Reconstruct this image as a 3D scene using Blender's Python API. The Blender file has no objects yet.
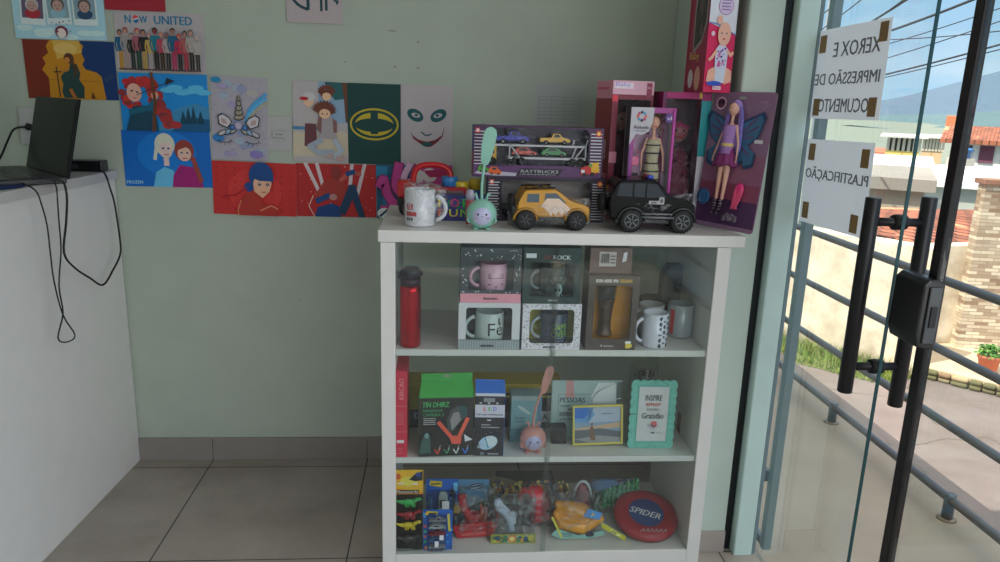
import bpy, bmesh, math, random
from mathutils import Matrix, Vector
from math import sin, cos, pi, radians
random.seed(7)
SC = bpy.context.scene
COL = SC.collection
# ------------------------------------------------------------------ camera
CAM = Vector((0, 0, 1.37))
AX_R = Vector((0.99669346, -0.07498192, 0.03130282))
AX_U = Vector((-0.01238385, 0.24056678, 0.97055359))
AX_F = Vector((0.08030439, 0.96773206, -0.23884277))
FPX = 742.1337
cd_ = bpy.data.cameras.new('camera'); cam = bpy.data.objects.new('camera', cd_); COL.objects.link(cam)
cam.matrix_world = Matrix(((AX_R.x, AX_U.x, -AX_F.x, CAM.x), (AX_R.y, AX_U.y, -AX_F.y, CAM.y), (AX_R.z, AX_U.z, -AX_F.z, CAM.z), (0, 0, 0, 1)))
cd_.sensor_width = 36; cd_.lens = FPX * 36 / 1000; cd_.clip_start = .05; cd_.clip_end = 3000
SC.camera = cam
SC.view_settings.view_transform = 'Standard'; SC.view_settings.look = 'None'
SC.view_settings.gamma = 1; SC.view_settings.use_curve_mapping = False
SC.view_settings.exposure = 0.0
# ------------------------------------------------------------------ sky
def lin(c):
    r = []
    for v in c[:3]:
        v = max(0, min(255, v)) / 255
        r.append(v / 12.92 if v <= .04045 else ((v + .055) / 1.055) ** 2.4)
    return tuple(r)
W = bpy.data.worlds.new('sky'); SC.world = W; W.use_nodes = True
nt = W.node_tree; N = nt.nodes; L = nt.links; N.clear()
out = N.new('ShaderNodeOutputWorld'); bg = N.new('ShaderNodeBackground'); L.new(bg.outputs[0], out.inputs[0])
tc = N.new('ShaderNodeTexCoord'); sp = N.new('ShaderNodeSeparateXYZ'); L.new(tc.outputs['Generated'], sp.inputs[0])
rp = N.new('ShaderNodeValToRGB'); L.new(sp.outputs[2], rp.inputs[0])
e = rp.color_ramp.elements; e[0].position = 0.0; e[0].color = (.20, .19, .17, 1); e[1].position = .62; e[1].color = (1, 1, 1, 1)
m_ = e.new(.002); m_.color = (*lin((186, 226, 250)), 1); m_ = e.new(.40); m_.color = (*lin((132, 192, 244)), 1)
m_ = e.new(.10); m_.color = (*lin((172, 214, 244)), 1); m_ = e.new(.25); m_.color = (*lin((146, 198, 240)), 1)
mp = N.new('ShaderNodeMapping'); mp.inputs['Scale'].default_value = (1.6, 1.6, 7); L.new(tc.outputs['Generated'], mp.inputs[0])
nz = N.new('ShaderNodeTexNoise'); nz.inputs['Scale'].default_value = 2.6; nz.inputs['Detail'].default_value = 7; L.new(mp.outputs[0], nz.inputs[0])
cr = N.new('ShaderNodeValToRGB'); cr.color_ramp.elements[0].position = .46; cr.color_ramp.elements[1].position = .68; L.new(nz.outputs[0], cr.inputs[0])
mx = N.new('ShaderNodeMixRGB'); mx.inputs[2].default_value = (*lin((206, 234, 252)), 1); L.new(cr.outputs[0], mx.inputs[0]); L.new(rp.outputs[0], mx.inputs[1])
# sky brightness boosted high overhead, out of view, to add light below
ov = N.new('ShaderNodeMapRange'); ov.inputs[1].default_value = .42; ov.inputs[2].default_value = .75; ov.inputs[3].default_value = 1; ov.inputs[4].default_value = 2.6; L.new(sp.outputs[2], ov.inputs[0])
wm = N.new('ShaderNodeMapRange'); wm.inputs[1].default_value = .42; wm.inputs[2].default_value = .65; L.new(sp.outputs[2], wm.inputs[0])
m2 = N.new('ShaderNodeMixRGB'); m2.inputs[2].default_value = (.86, .84, .80, 1); L.new(wm.outputs[0], m2.inputs[0]); L.new(mx.outputs[0], m2.inputs[1])
L.new(m2.outputs[0], bg.inputs[0]); L.new(ov.outputs[0], bg.inputs[1])
# ------------------------------------------------------------------ sun and room light
sd = bpy.data.lights.new('sun', 'SUN'); sd.energy = 6.2; sd.angle = .01; sd.color = (1, .93, .80)
sun = bpy.data.objects.new('sun', sd); COL.objects.link(sun)
sun.rotation_euler = Vector((1.0, .42, -1.55)).to_track_quat('-Z', 'Y').to_euler()
def area(name, loc, d, sx, sy, power, color):
    a = bpy.data.lights.new(name, 'AREA'); a.shape = 'RECTANGLE'; a.size = sx; a.size_y = sy; a.energy = power; a.color = color
    o = bpy.data.objects.new(name, a); COL.objects.link(o); o.location = loc
    o.rotation_euler = Vector(d).to_track_quat('-Z', 'Y').to_euler(); return o
# unseen area lamps added as fill, standing for daylight from front and side
area('fill_shop_front', (0.1, -2.1, 1.80), (0.05, 1, -.45), 1.7, 1.0, 5, (1, .96, .91))
area('fill_side_glazing', (0.93, -.20, 1.28), (-1, .32, -.34), 2.4, 1.15, 23, (1, .955, .93))
# ------------------------------------------------------------------ helpers
def at(x, y, X=None, Y=None, Z=None):
    d = AX_F + AX_R * ((x - 500) / FPX) - AX_U * ((y - 281) / FPX)
    if X is not None: t = (X - CAM.x) / d.x
    elif Y is not None: t = (Y - CAM.y) / d.y
    else: t = (Z - CAM.z) / d.z
    return CAM + d * t
MATS = {}
def mat(kind):
    if kind in MATS: return MATS[kind]
    m = bpy.data.materials.new(kind); m.use_nodes = True; nt = m.node_tree; N = nt.nodes; L = nt.links; N.clear()
    out = N.new('ShaderNodeOutputMaterial')
    at_ = N.new('ShaderNodeAttribute'); at_.attribute_name = 'Col'
    tc = N.new('ShaderNodeTexCoord')
    if kind in ('glass', 'film', 'tint', 'clear', 'wrap'):
        tr = N.new('ShaderNodeBsdfTransparent'); gl = N.new('ShaderNodeBsdfGlossy'); mx = N.new('ShaderNodeMixShader')
        ge = N.new('ShaderNodeNewGeometry'); dt = N.new('ShaderNodeVectorMath'); dt.operation = 'DOT_PRODUCT'; L.new(ge.outputs['Incoming'], dt.inputs[1]); L.new(ge.outputs['Normal'], dt.inputs[0])
        def mth(op, a, b=None):
            q = N.new('ShaderNodeMath'); q.operation = op
            for i, v in enumerate((a, b)):
                if v is None: continue
                if isinstance(v, (int, float)): q.inputs[i].default_value = v
                else: L.new(v, q.inputs[i])
            return q.outputs[0]
        f0 = {'glass': .04, 'tint': .032, 'film': .02, 'wrap': .05, 'clear': .015}[kind]
        fr = mth('ADD', mth('MULTIPLY', mth('POWER', mth('SUBTRACT', 1.0, mth('ABSOLUTE', dt.outputs['Value'])), 5.0), 1 - f0), f0)
        gl.inputs['Roughness'].default_value = {'glass': .01, 'tint': .01, 'film': .08, 'clear': .05, 'wrap': .14}[kind]
        gl.inputs['Color'].default_value = (.95, .98, 1, 1)
        tr.inputs['Color'].default_value = {'glass': (.962, .985, .982, 1), 'tint': (.93, .96, .955, 1), 'film': (.95, .955, .96, 1), 'wrap': (.95, .955, .96, 1), 'clear': (.97, .97, .97, 1)}[kind]
        L.new(fr, mx.inputs[0]); L.new(tr.outputs[0], mx.inputs[1]); L.new(gl.outputs[0], mx.inputs[2])
        if kind in ('film', 'wrap'):
            nz = N.new('ShaderNodeTexNoise'); nz.inputs['Scale'].default_value = 45; nz.inputs['Detail'].default_value = 3; L.new(tc.outputs['Object'], nz.inputs[0])
            bp = N.new('ShaderNodeBump'); bp.inputs['Strength'].default_value = 1; bp.inputs['Distance'].default_value = .012; L.new(nz.outputs[0], bp.inputs['Height'])
            L.new(bp.outputs[0], gl.inputs['Normal']); L.new(bp.outputs[0], dt.inputs[0])
        if kind == 'wrap':   # creases scatter a little light
            n2 = N.new('ShaderNodeTexNoise'); n2.inputs['Scale'].default_value = 15; n2.inputs['Detail'].default_value = 4; n2.inputs['Distortion'].default_value = 1.2; L.new(tc.outputs['Object'], n2.inputs[0])
            pk = N.new('ShaderNodeMath'); pk.operation = 'PINGPONG'; pk.inputs[1].default_value = .09; L.new(n2.outputs[0], pk.inputs[0])
            c3 = N.new('ShaderNodeValToRGB'); c3.color_ramp.elements[0].position = .055; c3.color_ramp.elements[0].color = (.0, .0, .0, 1); c3.color_ramp.elements[1].position = .088; c3.color_ramp.elements[1].color = (.24, .24, .24, 1); L.new(pk.outputs[0], c3.inputs[0])
            df = N.new('ShaderNodeBsdfDiffuse'); df.inputs[0].default_value = (.8, .82, .85, 1); m3 = N.new('ShaderNodeMixShader'); L.new(c3.outputs[0], m3.inputs[0]); L.new(mx.outputs[0], m3.inputs[1]); L.new(df.outputs[0], m3.inputs[2]); mx = m3
        L.new(mx.outputs[0], out.inputs[0]); MATS[kind] = m; return m
    b = N.new('ShaderNodeBsdfPrincipled'); L.new(b.outputs[0], out.inputs[0])
    #            rough metal noise-scale noise-amt bump coat
    P = {'card': (.5, 0, 60, .05, 0, .04), 'paper': (.6, 0, 90, .05, 0, 0), 'paint': (.55, 0, 7, .05, .02, 0), 'plastic': (.32, 0, 40, .03, 0, .1),
         'ceramic': (.12, 0, 20, .02, 0, .5), 'rubber': (.65, 0, 120, .15, .1, 0), 'metal': (.35, .85, 50, .08, 0, 0), 'redmetal': (.22, .9, 30, .05, 0, .3), 'cloth': (.85, 0, 160, .2, .2, 0),
         'skin': (.45, 0, 40, .03, 0, 0), 'laminate': (.38, 0, 14, .03, 0, 0), 'steel': (.4, .3, 30, .08, .02, 0), 'foil': (.25, .5, 60, .2, .4, 0), 'ground': (.9, 0, 3, .18, .3, 0), 'far': (.8, 0, .6, .12, 0, 0),
         'leaf': (.6, 0, 30, .3, 0, 0), 'screen': (.22, 0, 30, .02, 0, 0)}[kind]
    b.inputs['Roughness'].default_value = P[0]; b.inputs['Metallic'].default_value = P[1]; b.inputs['Coat Weight'].default_value = P[5]; b.inputs['Coat Roughness'].default_value = .1
    nz = N.new('ShaderNodeTexNoise'); nz.inputs['Scale'].default_value = P[2]; nz.inputs['Detail'].default_value = 5; L.new(tc.outputs['Object'], nz.inputs[0])
    mr = N.new('ShaderNodeMapRange'); mr.inputs[3].default_value = 1 - P[3] * 1.6; mr.inputs[4].default_value = 1 + P[3] * 1.6; L.new(nz.outputs[0], mr.inputs[0])
    vm = N.new('ShaderNodeVectorMath'); vm.operation = 'SCALE'; L.new(at_.outputs['Color'], vm.inputs[0]); L.new(mr.outputs[0], vm.inputs['Scale'])
    L.new(vm.outputs[0], b.inputs['Base Color'])
    if kind == 'screen': b.inputs['Specular IOR Level'].default_value = .12
    if P[4]:
        bp = N.new('ShaderNodeBump'); bp.inputs['Strength'].default_value = .5; bp.inputs['Distance'].default_value = P[4] * .02; L.new(nz.outputs[0], bp.inputs['Height']); L.new(bp.outputs[0], b.inputs['Normal'])
    MATS[kind] = m; return m
TXT = {}
def text_mesh(s):
    if s in TXT: return TXT[s]
    c = bpy.data.curves.new('t', 'FONT'); c.body = s; c.size = 1; c.resolution_u = 2; c.offset = 0
    o = bpy.data.objects.new('t', c); COL.objects.link(o)
    dg = bpy.context.evaluated_depsgraph_get(); me = bpy.data.meshes.new_from_object(o.evaluated_get(dg))
    vs = [(v.co.x, v.co.y) for v in me.vertices]; fs = [tuple(p.vertices) for p in me.polygons]
    bpy.data.objects.remove(o); bpy.data.curves.remove(c); bpy.data.meshes.remove(me)
    if not vs: vs = [(0, 0)]
    x0 = min(v[0] for v in vs); x1 = max(v[0] for v in vs); y0 = min(v[1] for v in vs); y1 = max(v[1] for v in vs)
    w = max(x1 - x0, 1e-3); h = max(y1 - y0, 1e-3)
    TXT[s] = ([((v[0] - x0) / w, (v[1] - y0) / h) for v in vs], fs, w / h); return TXT[s]
LAY = .00025
class MB:
    def __init__(s, k=1.0, kind='card'):
        s.v = []; s.f = []; s.c = []; s.m = []; s.sm = []; s.T = Matrix.Identity(4); s.k = k; s.kinds = [kind]; s.kind = kind; s.lay = 0
    def use(s, kind): s.kind = kind; return s
    def frame(s, o=(0, 0, 0), u=(1, 0, 0), v=(0, 0, 1)):
        u = Vector(u).normalized(); v = Vector(v).normalized(); n = u.cross(v); o = Vector(o)
        s.T = Matrix(((u.x, v.x, n.x, o.x), (u.y, v.y, n.y, o.y), (u.z, v.z, n.z, o.z), (0, 0, 0, 1))); s.lay = 0; return s
    def world(s): s.T = Matrix.Identity(4); return s
    def add(s, vs, fs, col, smooth=False, kind=None):
        b = len(s.v); T = s.T
        s.v += [tuple(T @ Vector(q)) for q in vs]
        kd = kind or s.kind
        if kd not in s.kinds: s.kinds.append(kd)
        ki = s.kinds.index(kd); c = tuple(min(.92, q * s.k) for q in lin(col))
        for f in fs: s.f.append(tuple(b + i for i in f)); s.c.append(c); s.m.append(ki); s.sm.append(smooth)
        return s
    # --- solids
    def box(s, a, b, col, bev=0, kind=None, seg=2):
        x0, y0, z0 = (min(a[i], b[i]) for i in range(3)); x1, y1, z1 = (max(a[i], b[i]) for i in range(3))
        bm = bmesh.new(); bmesh.ops.create_cube(bm, size=1)
        for v in bm.verts: v.co = Vector(((x0 + x1) / 2 + v.co.x * (x1 - x0), (y0 + y1) / 2 + v.co.y * (y1 - y0), (z0 + z1) / 2 + v.co.z * (z1 - z0)))
        if bev: bmesh.ops.bevel(bm, geom=bm.edges[:], offset=min(bev, .45 * min(x1 - x0, y1 - y0, z1 - z0)), segments=seg, affect='EDGES', profile=.5)
        s.bm(bm, col, kind=kind); return s
    def bm(s, bm, col, smooth=False, kind=None):
        bm.verts.index_update()
        s.add([v.co[:] for v in bm.verts], [[v.index for v in f.verts] for f in bm.faces], col, smooth, kind); bm.free()
    def prism(s, pts, y0, y1, col, bev=0, kind=None, taper=0, smooth=False):
        """outline in x,z extruded along y; taper shrinks both ends about the centroid"""
        bm = bmesh.new(); cx = sum(p[0] for p in pts) / len(pts); cz = sum(p[1] for p in pts) / len(pts)
        a = []; b = []
        for p in pts:
            k = 1 - taper
            a.append(bm.verts.new((cx + (p[0] - cx) * k, y0, cz + (p[1] - cz) * k))); b.append(bm.verts.new((cx + (p[0] - cx) * k, y1, cz + (p[1] - cz) * k)))
        n = len(pts); bm.faces.new(a); bm.faces.new(b[::-1])
        for i in range(n): bm.faces.new((a[i], b[i], b[(i + 1) % n], a[(i + 1) % n]))
        if bev: bmesh.ops.bevel(bm, geom=bm.edges[:], offset=bev, segments=2, affect='EDGES', profile=.5)
        bmesh.ops.recalc_face_normals(bm, faces=bm.faces[:]); s.bm(bm, col, smooth, kind); return s
    def tube(s, pts, r, col, n=8, kind=None, closed=False):
        pts = [Vector(p) for p in pts]; rs = r if isinstance(r, (list, tuple)) else [r] * len(pts)
        vs = []; fs = []; up = None
        for i, p in enumerate(pts):
            d = (pts[min(i + 1, len(pts) - 1)] - pts[max(i - 1, 0)])
            if closed: d = pts[(i + 1) % len(pts)] - pts[i - 1]
            d.normalize()
            if up is None: up = Vector((0, 0, 1)) if abs(d.z) < .9 else Vector((0, 1, 0))
            a = d.cross(up).normalized(); b = a.cross(d).normalized(); up = b
            for k in range(n): t = 2 * pi * k / n; vs.append(p + a * cos(t) * rs[i] + b * sin(t) * rs[i])
        m = len(pts)
        for i in range(m if closed else m - 1):
            for k in range(n): j = (i + 1) % m; fs.append((i * n + k, i * n + (k + 1) % n, j * n + (k + 1) % n, j * n + k))
        if not closed: fs.append(tuple(range(n))[::-1]); fs.append(tuple(range((m - 1) * n, m * n)))
        s.add(vs, fs, col, True, kind); return s
    def lathe(s, prof, col, c=(0, 0, 0), n=28, axis='z', kind=None, smooth=True):
        vs = []; fs = []; m = len(prof)
        for r, h in prof:
            for k in range(n):
                t = 2 * pi * k / n; x, y = r * cos(t), r * sin(t)
                q = (x, y, h) if axis == 'z' else (x, h, y) if axis == 'y' else (h, x, y)
                vs.append((q[0] + c[0], q[1] + c[1], q[2] + c[2]))
        for i in range(m - 1):
            for k in range(n): fs.append((i * n + k, i * n + (k + 1) % n, (i + 1) * n + (k + 1) % n, (i + 1) * n + k))
        if prof[0][0] > 1e-4: fs.append(tuple(range(n))[::-1])
        if prof[-1][0] > 1e-4: fs.append(tuple(range((m - 1) * n, m * n)))
        s.add(vs, fs, col, smooth, kind); return s
    def ell(s, c, r, col, n=14, kind=None):
        if not isinstance(r, (tuple, list)): r = (r, r, r)
        vs = []; fs = []; m = n // 2 + 1
        for i in range(m):
            a = -pi / 2 + pi * i / (m - 1)
            for k in range(n): t = 2 * pi * k / n; vs.append((c[0] + r[0] * cos(a) * cos(t), c[1] + r[1] * cos(a) * sin(t), c[2] + r[2] * sin(a)))
        for i in range(m - 1):
            for k in range(n): fs.append((i * n + k, i * n + (k + 1) % n, (i + 1) * n + (k + 1) % n, (i + 1) * n + k))
        s.add(vs, fs, col, True, kind); return s
    # --- flat print in the current frame (u, v) : each call one ink layer higher
    def pl(s, pts, col, kind=None):
        s.lay += 1; s.add([(p[0], p[1], s.lay * LAY) for p in pts], [tuple(range(len(pts)))], col, False, kind); return s
    def rect(s, u0, v0, u1, v1, col, kind=None): return s.pl([(u0, v0), (u1, v0), (u1, v1), (u0, v1)], col, kind)
    def disc(s, u, v, ru, rv, col, rot=0, n=20, a0=0, a1=2 * pi, kind=None):
        pts = []
        for i in range(n):
            t = a0 + (a1 - a0) * i / (n if a1 - a0 > 6.28 else n - 1); x, y = ru * cos(t), rv * sin(t)
            pts.append((u + x * cos(rot) - y * sin(rot), v + x * sin(rot) + y * cos(rot)))
        return s.pl(pts, col, kind)
    def line(s, pts, w, col):
        s.lay += 1
        for i_, (a, b) in enumerate(zip(pts, pts[1:])):
            dx, dy = b[0] - a[0], b[1] - a[1]; l = math.hypot(dx, dy) or 1e-9; nx, ny = -dy / l * w / 2, dx / l * w / 2; ex, ey = dx / l * w * .3, dy / l * w * .3
            s.add([(a[0] + nx - ex, a[1] + ny - ey, s.lay * LAY + i_ % 9 * 2e-5), (a[0] - nx - ex, a[1] - ny - ey, s.lay * LAY + i_ % 9 * 2e-5), (b[0] - nx + ex, b[1] - ny + ey, s.lay * LAY + i_ % 9 * 2e-5), (b[0] + nx + ex, b[1] + ny + ey, s.lay * LAY + i_ % 9 * 2e-5)], [(0, 1, 2, 3)], col)
        return s
    def dots(s, n, u0, v0, u1, v1, r, cols, rnd=None):
        rnd = rnd or random; s.lay += 1
        for i in range(n):
            u, v, q = rnd.uniform(u0 + r, u1 - r), rnd.uniform(v0 + r, v1 - r), r * rnd.uniform(.5, 1)
            s.add([(u + q * cos(t * pi / 3), v + q * sin(t * pi / 3), s.lay * LAY + i % 11 * 2e-5) for t in range(6)], [tuple(range(6))], rnd.choice(cols))
        return s
    def text(s, t, u, v, w, h, col, slant=0, mirror=False):
        """text box centred on u,v, w wide, h high"""
        vs, fs, asp = text_mesh(t); s.lay += 1
        if w is None: w = asp * h
        if h is None: h = w / asp
        q = [((.5 - x if mirror else x - .5) * w + slant * (y - .5) * h + u, (y - .5) * h + v, s.lay * LAY) for x, y in vs]
        for i, b in enumerate((-.028, 0, .028) if h > .006 else (0,)): s.add([(x + b * h, y, z + i * 2e-5) for x, y, z in q], [f[::-1] for f in fs] if mirror else fs, col)
        return s
    def ring(s, u, v, ru, rv, w, col, n=28):
        s.lay += 1; vs = []
        for i in range(n):
            t = 2 * pi * i / n; vs.append((u + ru * cos(t), v + rv * sin(t), s.lay * LAY)); vs.append((u + (ru - w) * cos(t), v + (rv - w) * sin(t), s.lay * LAY))
        s.add(vs, [(2 * i, (2 * i + 2) % (2 * n), (2 * i + 3) % (2 * n), 2 * i + 1) for i in range(n)], col); return s
    def window(s, u0, v0, u1, v1, w, h, col, r=0.0, depth=None):
        """front panel (0..w, 0..h) with a rounded opening u0..u1, v0..v1"""
        n = 5; inner = []
        for (cu, cv, a) in ((u1 - r, v1 - r, 0), (u0 + r, v1 - r, pi / 2), (u0 + r, v0 + r, pi), (u1 - r, v0 + r, 3 * pi / 2)):
            inner += [(cu + r * cos(a + pi / 2 * i / n), cv + r * sin(a + pi / 2 * i / n)) for i in range(n + 1)]
        outer = [(w, h), (0, h), (0, 0), (w, 0)]; vs = [(p[0], p[1], 0) for p in outer + inner]; fs = []
        m = n + 1
        for q in range(4):
            for i in range(n): fs.append((q, 4 + q * m + i + 1, 4 + q * m + i))
            fs.append((q, (q + 1) % 4, 4 + ((q + 1) % 4) * m, 4 + q * m + n))
        s.add(vs, fs, col); return s
    def build(s, name, parent=None, loc=None, rotz=0):
        me = bpy.data.meshes.new(name); me.from_pydata(s.v, [], s.f)
        for kd in s.kinds: me.materials.append(mat(kd) if isinstance(kd, str) else kd)
        me.polygons.foreach_set('material_index', s.m); me.polygons.foreach_set('use_smooth', s.sm)
        ca = me.color_attributes.new('Col', 'FLOAT_COLOR', 'CORNER'); buf = []
        for p, c in zip(me.polygons, s.c): buf += [c[0], c[1], c[2], 1.0] * p.loop_total
        ca.data.foreach_set('color', buf); me.update()
        o = bpy.data.objects.new(name, me); COL.objects.link(o)
        if parent: o.parent = parent
        if loc is not None: o.location = loc; o.rotation_euler = (0, 0, rotz)
        return o
def tag(o, label, cat, group=None):
    o['label'] = label; o['category'] = cat
    if group: o['group'] = group
    return o
def thing(name, label, cat, loc=(0, 0, 0), rotz=0, group=None, mtx=None):
    o = bpy.data.objects.new(name, None); COL.objects.link(o); o.empty_display_size = .02
    if mtx is not None: o.matrix_world = mtx
    else: o.location = loc; o.rotation_euler = (0, 0, rotz)
    return tag(o, label, cat, group)
def struct(o): o['kind'] = 'structure'; return o
def fuse(tubes, voxel, smooth=4):
    """tapered capsules and balls blended into one continuous skin: returns verts, faces"""
    t = MB()
    for q in tubes:
        if len(q) == 2: t.ell(q[0], q[1], (0, 0, 0), n=16)
        else:
            a, b, ra, rb = q; t.tube([a, b], [ra, rb], (0, 0, 0), n=12); t.ell(a, ra * .99, (0, 0, 0), n=12); t.ell(b, rb * .99, (0, 0, 0), n=12)
    me = bpy.data.meshes.new('f'); me.from_pydata(t.v, [], t.f); o = bpy.data.objects.new('f', me); COL.objects.link(o)
    r = o.modifiers.new('r', 'REMESH'); r.mode = 'VOXEL'; r.voxel_size = voxel
    sm = o.modifiers.new('s', 'SMOOTH'); sm.iterations = smooth; sm.factor = .5
    dg = bpy.context.evaluated_depsgraph_get(); m2 = bpy.data.meshes.new_from_object(o.evaluated_get(dg))
    vs = [v.co[:] for v in m2.vertices]; fs = [tuple(p.vertices) for p in m2.polygons]
    bpy.data.objects.remove(o); bpy.data.meshes.remove(me); bpy.data.meshes.remove(m2)
    return vs, fs
def front(xl, xr, yt, yb, Y=None, Z=None):
    """front face of an upright box seen at those pixels: (x0, Y, z0, w, h)"""
    xm = (xl + xr) / 2
    if Y is None: Y = at(xm, yb, Z=Z).y
    zb = Z if Z is not None else at(xm, yb, Y=Y).z
    a, b, t = at(xl, (yt + yb) / 2, Y=Y), at(xr, (yt + yb) / 2, Y=Y), at(xm, yt, Y=Y)
    return a.x, Y, zb, b.x - a.x, t.z - zb
def face(m, which, w, d, h):
    return {'front': lambda: m.frame((0, 0, 0)), 'left': lambda: m.frame((0, d, 0), (0, -1, 0)), 'right': lambda: m.frame((w, 0, 0), (0, 1, 0)),
            'top': lambda: m.frame((0, 0, h), (1, 0, 0), (0, 1, 0))}[which]()
# ================================================================== THE ROOM
MINT = (187, 196, 180); TILE = (150, 143, 138)
YB = 2.665
def special(name, build):
    m = bpy.data.materials.new(name); m.use_nodes = True; build(m.node_tree, m.node_tree.nodes, m.node_tree.links); return m
def tile_mat(nt, N, L):
    b = N['Principled BSDF']; tc = N.new('ShaderNodeTexCoord'); sp = N.new('ShaderNodeSeparateXYZ'); L.new(tc.outputs['Object'], sp.inputs[0])
    def joint(sock, off):
        a = N.new('ShaderNodeMath'); a.operation = 'ADD'; a.inputs[1].default_value = off; L.new(sock, a.inputs[0])
        w = N.new('ShaderNodeMath'); w.operation = 'PINGPONG'; w.inputs[1].default_value = .29; L.new(a.outputs[0], w.inputs[0])
        c = N.new('ShaderNodeMath'); c.operation = 'LESS_THAN'; c.inputs[1].default_value = .0022; L.new(w.outputs[0], c.inputs[0]); return c
    jx = joint(sp.outputs[0], .852 + 5.8); jy = joint(sp.outputs[1], 5.8 - 2.594)
    mxm = N.new('ShaderNodeMath'); mxm.operation = 'MAXIMUM'; L.new(jx.outputs[0], mxm.inputs[0]); L.new(jy.outputs[0], mxm.inputs[1])
    nz = N.new('ShaderNodeTexNoise'); nz.inputs['Scale'].default_value = 3.2; nz.inputs['Detail'].default_value = 8; nz.inputs['Roughness'].default_value = .62; L.new(tc.outputs['Object'], nz.inputs[0])
    cr = N.new('ShaderNodeValToRGB'); e = cr.color_ramp.elements; e[0].position = .3; e[1].position = .72; e[0].color = (*lin((150, 140, 131)), 1); e[1].color = (*lin((178, 168, 158)), 1); L.new(nz.outputs[0], cr.inputs[0])
    mx = N.new('ShaderNodeMixRGB'); mx.inputs[2].default_value = (*lin((52, 46, 44)), 1); L.new(mxm.outputs[0], mx.inputs[0]); L.new(cr.outputs[0], mx.inputs[1]); L.new(mx.outputs[0], b.inputs['Base Color'])
    b.inputs['Roughness'].default_value = .38
TILEM = special('floor_tile', tile_mat)
m = MB(kind=TILEM); m.box((-2.6, -2.2, -.12), (1.0, YB, 0), TILE); struct(m.build('floor'))
m = MB(kind='paint')
m.box((-2.6, YB, -.1), (1.05, YB + .15, 2.75), MINT); 
m.frame((0, YB - .0002, 0))
for px_, py_, w_ in ((392, 31, .012), (418, 42, .004), (395, 67, .005), (418, 68, .006), (345, 62, .003), (300, 300, .003)): q = at(px_, py_, Y=YB); m.rect(q.x - w_, q.z - .002, q.x + w_, q.z + .003, (150, 156, 142))
struct(m.build('wall_back'))
m = MB(kind='paint'); m.box((-2.75, -2.2, -.1), (-2.6, YB + .15, 2.75), MINT); struct(m.build('wall_left'))
m = MB(kind='paint'); m.box((-2.75, -2.2, 2.7), (1.15, YB + .15, 2.85), (225, 226, 222)); struct(m.build('ceiling'))
m = MB(kind='paint'); m.box((-2.6, -2.3, 0), (-.8, -2.2, 2.7), MINT); m.box((-.8, -2.3, 2.35), (1.05, -2.2, 2.7), MINT); struct(m.build('wall_front'))
# the stub of wall beside the shop window, in front of which the cabinet stands
m = MB(kind='paint'); m.box((.806, 2.02, -.1), (.905, YB, 2.7), (196, 209, 198), bev=.006); struct(m.build('wall_right'))  # same mint paint, lightened in colour for the daylight beside the glass
def base_art(m, L_, joints):
    pass
m = MB(kind='paint')
xs = [-1.2, -.852, -.272, .308, .806]
for a, b in zip(xs, xs[1:]): m.box((a + .001, YB - .012, 0), (b - .001, YB, .088), (150, 141, 134), bev=.001)
struct(m.build('baseboard_back'))
m = MB(kind='paint'); m.box((.800, 2.012, 0), (.903, 2.02, .072), (172, 160, 152), bev=.001); m.box((.797, 2.022, 0), (.806, YB - .012, .072), (160, 150, 142), bev=.001); struct(m.build('baseboard_right'))
m = MB(kind='steel'); m.box((.906, 2.03, -.1), (.928, 2.12, 2.7), (26, 30, 32)); struct(m.build('trim_1'))
m = MB(kind='paint'); m.box((.930, 1.995, -.1), (.988, 2.16, 2.7), (208, 230, 224), bev=.004)
m.box((.99, 2.0, -.1), (1.0, 2.05, 2.7), (120, 140, 145)); struct(m.build('trim_2'))
m = MB(kind='steel'); m.box((1.0, -2.2, -.12), (1.03, 2.16, -.02), (140, 138, 132)); struct(m.build('trim_3'))
m = MB(kind='paint'); m.box((-2.75, YB + .16, -.3), (.88, 12, 2.85), (200, 190, 170)); struct(m.build('shade_block'))  # added block out of view, shades the road outside
# ------------------------------------------------------------------ display cabinet
t = thing('display_cabinet', 'white open-backed display cabinet with three glazed shelves full of gifts', 'cabinet', (-.155, 1.895, 0))
WH = (224, 222, 218); LW = .955
X0 = -.155; SH = {1: .707, 2: .388, 3: .09}
m = MB(kind='laminate'); m.box((-.006, -.002, 1.002), (.966, .452, 1.033), WH, bev=.002); m.build('top', t)
for a in (0, .893): m = MB(kind='laminate'); m.box((a, 0, 0), (a + .038, .41, 1.001), WH, bev=.0015); m.build('side_panel', t)
for zt, th in ((.707, .018), (.388, .017)): m = MB(kind='laminate'); m.box((.0385, .011, zt - th), (.8925, .40, zt), WH, bev=.001); m.build('shelf', t)
m = MB(kind='laminate'); m.box((.0385, .0, .035), (.8925, .40, .089), WH, bev=.001); m.build('bottom_rail', t)
m = MB(kind='laminate'); m.box((.0385, .03, .0), (.8925, .05, .034), (200, 198, 194)); m.build('plinth', t)
for a, b, y in ((.0385, .47, .0008), (.455, .8925, .0055)):
    m = MB(kind='tint'); m.box((a, y, .0895), (b, y + .0035, 1.0005), (200, 220, 215)); m.build('glass_pane', t)
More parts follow.
